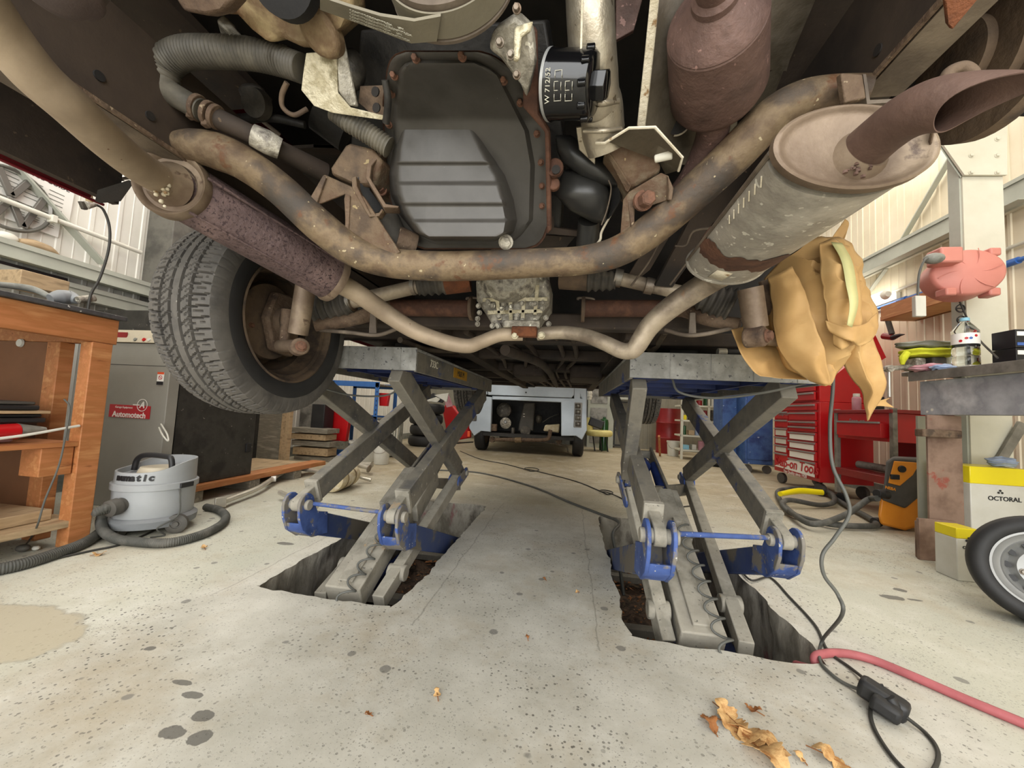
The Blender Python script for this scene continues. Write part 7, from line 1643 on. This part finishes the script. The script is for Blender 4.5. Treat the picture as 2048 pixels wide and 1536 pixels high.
tag(MB().box(at(1192, 846, Ys), (.30, .2, .18), Matrix.Rotation(.3, 3, 'Y')).make('helmet_box', 'plastic_black', bevel=.02), 'black tilted case lying on the yellow foam stool', 'case')
tl = thing('wheeled_rack', 'small black wheeled rack with hanging leads beyond the right lift', 'rack', atz(1245, 896)); Yt = atz(1245, 896).y
xa, xb = at(1228, 850, Yt).x, at(1262, 850, Yt).x
for x in (xa, xb): MB().span((x, Yt, .06), (x+.03, Yt+.03, at(1240, 800, Yt).z)).make('upright', 'plastic_black', tl)
for y in (892, 862, 830, 805): z = at(1245, y, Yt).z; MB().span((xa, Yt, z), (xb+.03, Yt+.4, z+.025)).make('shelf', 'plastic_black', tl)
for x in (xa, xb): MB().lathe([(-.02, .035), (.02, .035)], (x, Yt, .035), (1, 0, 0), 14).make('castor', 'plastic_dusty', tl)
random.seed(11)
for k in range(3): tag(MB().tube([at(1232+k*7, 812, Yt-.05), at(1228+k*9, 830+4*k, Yt-.08), at(1234+k*8, 850, Yt-.06), at(1240+k*6, 826, Yt-.05)], .012, 8).make('coiled_lead', ('clutter_grey', 'rag_yellow', 'cable_black')[k]), ('grey', 'greenish', 'black')[k]+' coiled lead hanging on the black wheeled rack', 'cable')
bottle('green_bottle', 'dark green glass bottle beyond stool near back cupboard', 'bottle', V((at(1208, 860, 8.4).x, 8.4, 0)), .09, .75, 'glass_green', 'glass_green', cap_r=.3)
c = at(1336, 880, 8.75); c.z = 0; h_ = .95
t = thing('oil_drum', 'dark red oil drum standing beyond the right scissor lift', 'drum', c)
rr = rad(46, c); MB().lathe([(0, rr), (h_*.32, rr), (h_*.34, rr*1.04), (h_*.36, rr), (h_*.66, rr), (h_*.68, rr*1.04), (h_*.70, rr), (h_, rr), (h_, rr*.95), (h_*.98, .01)], c, (0, 0, 1), 32).make('drum_body', 'red_dark', t, smooth=40)
c = atz(1346, 925); tb = tub(1346, 912, 25, 30, 'white plastic bucket in front of the dark red oil drum')
tag(MB().tube([atz(1320, 912), at(1318, 872, 7.2)], .02, 8, 0).make('broom_handle', 'wood_orange'), 'orange wooden broom handle leaning beside the oil drum', 'handle')
# cluttered steel racking
Yr = 7.6; xa, xb = at(1362, 850, Yr).x, at(1470, 850, Yr).x
rk = thing('steel_racking', 'cream steel racking full of clutter beyond the right lift', 'racking', ((xa+xb)/2, Yr, 0))
zs_ = [.15, .42, .70, .98, 1.28]
for x in (xa, (xa+xb)/2, xb): MB().span((x, Yr, 0), (x+.04, Yr+.04, 1.5)).make('upright', 'steel_beige', rk)
for z in zs_: MB().span((xa, Yr, z), (xb+.04, Yr+.45, z+.03)).make('shelf', 'steel_beige', rk)
random.seed(21)
cols = ['bucket_white', 'red_dark', 'clutter_grey', 'plastic_black', 'can_yellow', 'rag_blue', 'wood_pale', 'glass_green', 'cyan_box', 'engine_mid', 'silencer_white', 'rag_pink']
colname = ['white', 'dark red', 'grey', 'black', 'yellow', 'pale blue', 'brown', 'green', 'light cyan', 'dark grey', 'cream', 'pink']
shelfname = ['bottom shelf', 'second shelf', 'middle shelf', 'fourth shelf', 'top shelf']
for si, z in enumerate(zs_):
    used_ = []; x = xa+.06; k = 0
    order = list(range(12)); random.shuffle(order)
    while x < xb-.12 and k < 9:
        w = random.uniform(.05, .12); h__ = random.uniform(.08, .20); ci = order[k]; k += 1
        lb_ = '%s %s on %s of the cluttered steel racking' % (colname[ci], 'tin' if ci % 2 else 'carton', shelfname[si])
        if ci % 2: tag(MB().lathe([(0, w/2), (h__, w/2), (h__+.01, w*.3)], (x+w/2, Yr+.1, z+.031), (0, 0, 1), 14).make('tin', cols[ci], bevel=.003), lb_, 'tin', 'clutter on the steel racking')
        else: tag(MB().box((x+w/2, Yr+.12, z+.031+h__/2), (w*.95, .15, h__)).make('carton', cols[ci], bevel=.004), lb_, 'carton', 'clutter on the steel racking')
        x += w+random.uniform(.01, .05)
# blue cupboard on castors, tyre by it
a, b_ = pxbox(1466, 760, 1545, 946, 6.3, .5); a.z = .12
q0 = atx(1546, 930, 2.75)
cb_ = thing('blue_cupboard', 'scuffed blue steel cupboard on castors left of the red tool chest', 'cupboard', (b_.x-.2, 6.5, 0))
a, b_ = pxbox(1490, 762, 1546, 940, 6.2, .6); a.z = .13
MB().span(a, b_).make('carcass', 'cupboard_blue', cb_, bevel=.006)
a2, b2 = pxbox(1445, 762, 1489, 940, 6.5, .4); a2.z = .2
MB().span(a2, b2+V((0, 0, 0))).make('side_unit', 'cupboard_blue', cb_, bevel=.006)
MB().span((a.x+.03, 6.19, .2), (b_.x-.03, 6.199, b_.z-.06)).make('door', 'cupboard_blue', cb_, bevel=.003)
for x in (a.x+.06, b_.x-.06): MB().lathe([(-.02, .06), (.02, .06)], (x, 6.25, .06), (.4, 1, 0), 18).make('castor', 'plastic_dusty', cb_)
c = atz(1437, 932); tyr = thing('spare_tyre', 'black tyre lying flat on floor beyond the right lift arm', 'tyre', c)
rr = .30; MB().lathe([(0, rr*.8), (.02, rr*.95), (.06, rr), (.14, rr), (.18, rr*.95), (.2, rr*.8), (.18, rr*.62), (.1, rr*.58), (.02, rr*.62)], c+V((.0, .1, 0)), (0, 0, 1), 40).make('casing', 'rubber_black', tyr, smooth=50)
# left side: tyre stack, bonnet panels, red bumper part
c = V((at(850, 880, 7.0).x, 7.0, 0))
for k in range(4):
    t = thing('stacked_tyre', ('bottom', 'second from bottom', 'second from top', 'topmost')[k]+' tyre in the stack seen between the left lift arms', 'tyre', c+V((.02*(k % 2), 0, .2*k)), 'stack of tyres beyond the left lift')
    MB().lathe([(0, .24), (.02, .29), (.06, .31), (.14, .31), (.18, .29), (.195, .24), (.18, .19), (.02, .19)], c+V((.02*(k % 2), 0, .2*k)), (0, 0, 1), 36).make('casing', 'rubber_black', t, smooth=50)
tag(MB().prism([at(836, 803, 6.9), at(866, 786, 6.9), at(892, 796, 6.9), at(884, 806, 6.9), at(862, 800, 6.9)], (0, .04, .0)).make('trim_panel', 'plastic_black', bevel=.006), 'black curved trim panel resting on stacked tyres', 'panel')
tag(MB().prism([at(838, 805, 6.84), at(872, 794, 6.84), at(880, 798, 6.84), at(874, 805, 6.84), at(862, 803, 6.84)], (0, .03, .0)).make('white_moulding', 'bucket_white', bevel=.006), 'white moulding lying across black trim panel on the tyres', 'moulding')
tag(MB().prism([at(868, 790, 6.6), at(897, 786, 6.6), at(893, 805, 6.6), at(886, 800, 6.6)], (0, .03, .0)).make('headlamp_trim', 'can_white', bevel=.006), 'pale lamp moulding above red bumper part at left', 'moulding')
r = thing('red_wing', 'bright red car wing standing on the floor left of the far van', 'car part', atz(910, 884))
Yw = atz(910, 884).y
P_ = [at(x, y, Yw) for x, y in ((893, 882), (890, 850), (884, 820), (892, 806), (905, 812), (920, 832), (936, 842), (937, 876), (915, 880))]
MB().prism(P_, (.05, .10, 0)).make('wing_panel', 'red_paint', r, bevel=.02)
tag(MB().beam(atz(893, 888, .01), atz(945, 884, .01), .05, .02).make('floor_strip', 'plastic_black'), 'black strip on floor under the red wing', 'strip')
tag(MB().prism([at(885, 790, 6.9), at(896, 788, 6.9), at(905, 812, 6.9), at(893, 815, 6.9)], (0, .05, 0)).make('pink_panel', 'rag_pink', bevel=.004), 'small pinkish red panel above the red wing', 'panel')
# ================================================================ MASKING PAPER, CABLES, LEAVES
def paper(name, label, cols, amp=.012, m='paper_brown', nu=40, seed=0, freq=9.):
    """cols: list of columns, each a list of (px,py,Y) from top to bottom; lofted, then creased"""
    C = [catmull([at(*q) for q in c], 9) for c in cols]; nv = len(C[0])
    rows = []
    for j in range(nv): rows.append(catmull([c[j] for c in C], 10))
    nu = len(rows[0]); mb = MB(); vs = []
    def fold(p):
        a1 = p.x*17+p.z*5+seed; a2 = p.z*5-p.x*4+seed*1.7
        r1 = 1-2*abs(noise.noise(V((a1, a2, seed)))); r2 = 1-2*abs(noise.noise(V((p.x*9-p.z*15, p.z*11+p.x*10, seed+5)))); r3 = abs(noise.noise(V((p.x*30, p.z*30, seed))))
        return 1.5*(r1-.6)+.8*(r2-.6)+.22*r3
    for j in range(nv):
        for i in range(nu):
            p = rows[j][i]; e = min(1, .3+min(i, nu-1-i, j, nv-1-j)/6)
            vs.append(p+V((.3, -1, .2)).normalized()*amp*1.35*e*fold(p))
    mb.add(vs, [(j*nu+i, j*nu+i+1, (j+1)*nu+i+1, (j+1)*nu+i) for j in range(nv-1) for i in range(nu-1)])
    return mb.make(name, m, smooth=24, recalc=False, solid=.001)
mp = thing('masking_paper', 'crumpled brown masking paper wrapped and taped round the rear right hub', 'paper', (.75, 1.2, ZP1))
def pp(cols, nm='paper_sheet', **k):
    o = paper(nm, '', cols, **k); me = o.data; me.transform(Matrix.Translation(-mp.location)); o.parent = mp; return o
# main draped body
pp([[(1530, 556, 1.12), (1530, 610, 1.12), (1548, 680, 1.10), (1572, 735, 1.10), (1612, 752, 1.10)],
    [(1590, 490, 1.05), (1592, 560, 1.02), (1600, 640, 1.01), (1618, 705, 1.03), (1640, 768, 1.05)],
    [(1648, 476, 1.02), (1650, 550, .97), (1660, 620, .97), (1665, 690, .99), (1662, 768, 1.03)],
    [(1694, 486, 1.05), (1706, 560, .99), (1712, 620, .99), (1704, 680, 1.02), (1682, 735, 1.05)],
    [(1722, 530, 1.12), (1738, 582, 1.07), (1756, 628, 1.06), (1748, 660, 1.08), (1722, 690, 1.10)]], amp=.02, seed=1)
pp([[(1534, 556, 1.06), (1546, 612, 1.05), (1556, 680, 1.03), (1580, 735, 1.03), (1622, 762, 1.03)],
    [(1560, 545, 1.03), (1578, 600, 1.0), (1596, 665, .98), (1622, 722, .98), (1646, 768, 1.0)],
    [(1584, 532, 1.02), (1612, 590, .985), (1634, 655, .965), (1652, 715, .97), (1667, 770, .99)]], amp=.008, seed=21)
pp([[(1640, 486, .98), (1640, 540, .955), (1652, 600, .945), (1664, 650, .945), (1668, 690, .96)],
    [(1668, 478, .98), (1672, 540, .93), (1680, 600, .925), (1688, 650, .93), (1684, 700, .95)],
    [(1700, 492, 1.0), (1716, 548, .95), (1722, 600, .94), (1722, 650, .945), (1700, 690, .96)]], amp=.009, seed=33)
pp([[(1652, 640, .95), (1690, 652, .93), (1728, 648, .95), (1752, 626, .99)],
    [(1662, 665, .95), (1696, 680, .93), (1730, 674, .95), (1756, 652, .99)],
    [(1690, 668, .97), (1712, 690, .95), (1738, 684, .97), (1752, 664, 1.0)]], amp=.006, seed=41)
# left lower tongue
pp([[(1462, 660, 1.10), (1475, 690, 1.08), (1490, 720, 1.07), (1505, 742, 1.06), (1520, 752, 1.05)],
    [(1500, 650, 1.14), (1520, 690, 1.12), (1535, 720, 1.10), (1550, 742, 1.09), (1560, 756, 1.08)],
    [(1560, 640, 1.16), (1580, 690, 1.15), (1590, 725, 1.13), (1600, 745, 1.12), (1615, 760, 1.10)]], amp=.006, seed=5)
# rear right tail, pointed
pp([[(1668, 640, 1.06), (1672, 690, 1.06), (1690, 738, 1.06), (1722, 785, 1.08), (1737, 842, 1.10)],
    [(1700, 645, 1.03), (1712, 690, 1.02), (1730, 735, 1.03), (1748, 785, 1.05), (1741, 838, 1.095)],
    [(1735, 650, 1.06), (1750, 690, 1.06), (1762, 730, 1.06), (1770, 775, 1.07), (1746, 826, 1.10)]], amp=.010, seed=9)
# small upper flag and low tip
pp([[(1655, 492, 1.2), (1668, 470, 1.2), (1690, 438, 1.2)], [(1668, 500, 1.2), (1680, 480, 1.2), (1697, 445, 1.2)], [(1685, 500, 1.2), (1688, 485, 1.2), (1694, 465, 1.2)]], amp=.003, seed=3)
pp([[(1738, 800, 1.14), (1752, 802, 1.15), (1780, 796, 1.16)], [(1740, 808, 1.14), (1756, 808, 1.15), (1772, 803, 1.16)], [(1742, 815, 1.14), (1758, 812, 1.15), (1788, 815, 1.16)]], amp=.002, seed=4)
pp([[(1558, 700, 1.09), (1590, 735, 1.06), (1645, 768, 1.05)], [(1590, 690, 1.06), (1625, 730, 1.03), (1663, 768, 1.03)], [(1630, 680, 1.03), (1660, 720, 1.02), (1672, 745, 1.02)]], amp=.01, seed=12)
# masking tape band
T_ = [(1662, 484, .955), (1682, 520, .925), (1692, 570, .905), (1699, 610, .90), (1694, 650, .91)]
T2 = [(1684, 486, .96), (1704, 522, .93), (1713, 570, .91), (1716, 610, .905), (1704, 655, .915)]
A_ = catmull([at(*q) for q in T_], 6); B_ = catmull([at(*q) for q in T2], 6); n = len(A_)
MB().add(A_+B_, [(i, i+1, n+i+1, n+i) for i in range(n-1)]).make('tape_band', 'tape_green', mp, solid=.0008, recalc=False)
# socket standing on the right platform
q = V((at(1455, 696, 1.46).x, 1.47, ZP1)); s = thing('socket_bit', 'small chrome socket lying on right lift platform beside the paper', 'socket', q)
MB().tube([q+V((-.03, 0, .016)), q+V((.0, 0, .016))], .0155, 16, 0).make('chrome_end', 'steel_bright', s, bevel=.002); MB().tube([q+V((.001, 0, .016)), q+V((.04, 0, .016))], .014, 16, 0).make('black_end', 'plastic_black', s, bevel=.002)
# ---- cables and hoses on the floor
def cable(name, pts, r_, m, label, cat='cable'): return tag(MB().tube(pts, r_, 10, 8).make(name, m, smooth=60), label, cat)
cable('hanging_cable', [at(1662, 560, 1.35), at(1665, 680, 1.33), at(1666, 770, 1.3), at(1660, 850, 1.28), at(1665, 930, 1.27), at(1692, 990, 1.25), at(1698, 1030, 1.23), at(1670, 1075, 1.21), at(1645, 1110, 1.2), at(1648, 1150, 1.2), at(1676, 1190, 1.2), at(1684, 1230, 1.2), atz(1645, 1280, .03), atz(1640, 1320, .008), atz(1665, 1350, .006), atz(1700, 1372, .006), atz(1740, 1384, .02)], .0048, 'cable_grey', 'grey mains cable hanging from masked hub down to the black socket block')
cable('floor_lead', [V((.88, 2.2, .01)), V((.86, 2.0, .01)), atz(1540, 1155, .006), atz(1580, 1195, .006), atz(1630, 1250, .006), atz(1655, 1300, .006), atz(1700, 1335, .006), atz(1742, 1368, .02)], .0045, 'cable_black', 'thin black lead running along right pit edge to the socket block')
cable('floor_lead', [atz(1800, 1425, .02), atz(1850, 1465, .006), atz(1875, 1500, .006), atz(1870, 1535, .006), atz(1840, 1560, .006), atz(1790, 1520, .006), atz(1750, 1460, .006), atz(1741, 1420, .006), atz(1752, 1385, .03), atz(1765, 1378, .04)], .0045, 'cable_black', 'looped black lead in front of socket block at bottom right')
cable('air_hose', [V((.80, 1.52, -.08)), V((.80, 1.42, -.03)), atz(1632, 1312, .006), atz(1680, 1306, .012), atz(1740, 1318, .012), atz(1820, 1350, .012), atz(1930, 1398, .012), atz(2060, 1452, .012), atz(2200, 1510, .012)], .0125, 'air_hose_red', 'pinkish red rubber air hose coming out of the right pit', 'hose')
sb = thing('socket_block', 'black rubber extension socket with plugs on floor at lower right', 'socket', atz(1775, 1410))
c = atz(1778, 1408, .03); R_ = Matrix.Rotation(-.75, 3, 'Z') @ Matrix.Rotation(.25, 3, 'Y')
MB().box(c+V((.0, .02, .0)), (.10, .05, .05), R_).make('block_body', 'plastic_black', sb, bevel=.012)
MB().box(c+V((-.02, -.018, -.002)), (.06, .035, .038), R_).make('plug_body', 'rubber_black', sb, bevel=.010)
MB().tube([atz(1778, 1395, .05), atz(1790, 1412, .035), atz(1803, 1425, .018)], [.014, .012, .006], 12).make('plug_strain_relief', 'plastic_black', sb)
MB().tube([atz(1752, 1372, .05), atz(1766, 1376, .05)], [.006, .010], 12, 0).make('cable_gland', 'plastic_black', sb)
cable('floor_cable', [atz(870, 940, .006), atz(960, 946, .006), atz(1060, 972, .006), atz(1140, 1005, .006), atz(1200, 1028, .006), atz(1238, 1045, .006), V((.30, 2.60, -.02)), V((.33, 2.5, -.15)), V((.35, 2.4, -.3))], .010, 'cable_grey', 'thick grey cable running across floor into the right pit')
P_ = [atz(920, 902, .006), atz(960, 918, .006), atz(1010, 928, .006), atz(1055, 940, .006)]
for k in range(9): 
    an = 2*PI*k/8; P_.append(atz(1063, 940, .006)+V((.09*math.sin(an), .12*(1-math.cos(an))-.1, .002*k)))
P_ += [atz(1080, 944, .006), atz(1150, 962, .006), atz(1200, 982, .006)]
for k in range(9): 
    an = 2*PI*k/8; P_.append(atz(1213, 986, .006)+V((.06*math.sin(an), .07*(1-math.cos(an))-.05, .002*k)))
P_ += [atz(1240, 995, .006), atz(1290, 1018, .006), atz(1400, 1010, .006)]
cable('floor_cable', P_, .0055, 'cable_black', 'thin black cable with small loops trailing across far floor')
# ---- fallen leaves
def oak_leaf(c, L, ang, m, label, seed, lobes=4, curl=.012):
    random.seed(seed); n = lobes*8; half = []
    for i in range(n+1):
        t = i/n; w = (.30*math.sin(PI*min(1, t*1.02))**.7)*(.55+.45*abs(math.sin(t*lobes*PI)))*(1+.15*random.uniform(-1, 1)); half.append((t, w))
    vs = []; 
    for t, w in half:
        z = curl*math.sin(t*7+seed)+.003; y = L*t
        for s_ in (-1, 0, 1): vs.append(V((s_*w*L, y, max(.001, z+abs(s_)*w*L*.35*(1 if seed % 2 else -.3)+.006))))
    fs = []
    for i in range(n): 
        for k in (0, 1): fs.append((3*i+k, 3*i+k+1, 3*i+4+k, 3*i+3+k))
    R_ = Matrix.Rotation(ang, 3, 'Z'); mb = MB(); mb.add([R_ @ v+c for v in vs], fs); mb2 = mb.make('oak_leaf', m, smooth=0, solid=.0006, recalc=False)
    t = thing('oak_leaf', label, 'leaf', c, 'fallen oak leaves on the floor')
    mb2.name = 'blade'; mb2.data.transform(Matrix.Translation(-c)); mb2.parent = t
    MB().tube([R_ @ V((0, -.12*L, .002))+c, R_ @ V((0, .3*L, .006))+c, R_ @ V((0, .9*L, .008))+c], [.0012, .0012, .0006], 6).make('stalk', 'leaf_brown', t)
leafs = [((1432, 1412), .10, -2.75, 'leaf_tan', 'tan oak leaf, upper left one of the cluster at bottom right'), ((1436, 1440), .12, -2.15, 'leaf_tan', 'pale tan oak leaf, middle of the bottom right cluster'), ((1478, 1462), .13, -2.75, 'leaf_tan', 'long lobed oak leaf, lowest one of the bottom right cluster'), ((1480, 1470), .10, -1.95, 'leaf_tan', 'oak leaf, right one of the bottom right cluster'), ((1432, 1470), .06, .2, 'leaf_brown', 'small brown oak leaf at left edge of the bottom right cluster'),
    ((1622, 1498), .08, -2.3, 'leaf_tan', 'orange oak leaf at bottom edge right of cluster'), ((1525, 1432), .04, 1.2, 'leaf_brown', 'small brown leaf scrap right of the leaf cluster'), ((876, 1402), .032, .5, 'leaf_tan', 'small tan leaf on bare concrete at bottom centre'), ((744, 1434), .018, 1.9, 'leaf_brown', 'tiny brown leaf scrap at bottom left of centre leaf'),
    ((1092, 1162), .022, .9, 'leaf_brown', 'small leaf between the pits, left one of a pair'), ((1158, 1186), .022, 2.4, 'leaf_tan', 'small leaf between the pits, right one of a pair'), ((1056, 1282), .024, .3, 'leaf_brown', 'small brown leaf midway down bare floor strip'), ((410, 1100), .045, 1.0, 'leaf_tan', 'tan leaf on floor right of the vacuum hose'), ((183, 1112), .05, -1.0, 'leaf_tan', 'crumpled leaf by the loose grey hose near left bench'), ((1890, 1112), .03, 1.0, 'leaf_tan', 'small leaf on floor at foot of right bench'), ((1612, 1530), .03, .4, 'leaf_tan', 'small leaf cut by bottom edge under orange leaf')]
for k, (p, L_, an, m_, lb_) in enumerate(leafs): oak_leaf(atz(*p), L_, an, m_, lb_, k+1, 3 if L_ < .04 else 4, .012*min(1, L_/.08))
# loose litter in the pits: nobody could count it
random.seed(9)
for i, (x0, x1) in enumerate(PITS):
    mb = MB()
    for k in range(420):
        c = V((random.uniform(x0, x1), random.uniform(PY0, PY1), -.36+.03*noise.noise(V((k, 0, 0))))); s_ = random.uniform(.006, .022); R_ = Matrix.Rotation(random.uniform(0, 6.28), 3, 'Z') @ Matrix.Rotation(random.uniform(-.7, .7), 3, 'X')
        mb.add([c+R_ @ V((-s_, -s_*.5, 0)), c+R_ @ V((s_, -s_*.3, 0)), c+R_ @ V((s_*.4, s_*.6, .003))], [(0, 1, 2)])
    tag(mb.make('pit_litter', 'leaf_brown', smooth=0, recalc=False), ('dead leaves and chips covering bottom of the left pit', 'dead leaves and chips covering bottom of the right pit')[i], 'litter', kind='stuff')
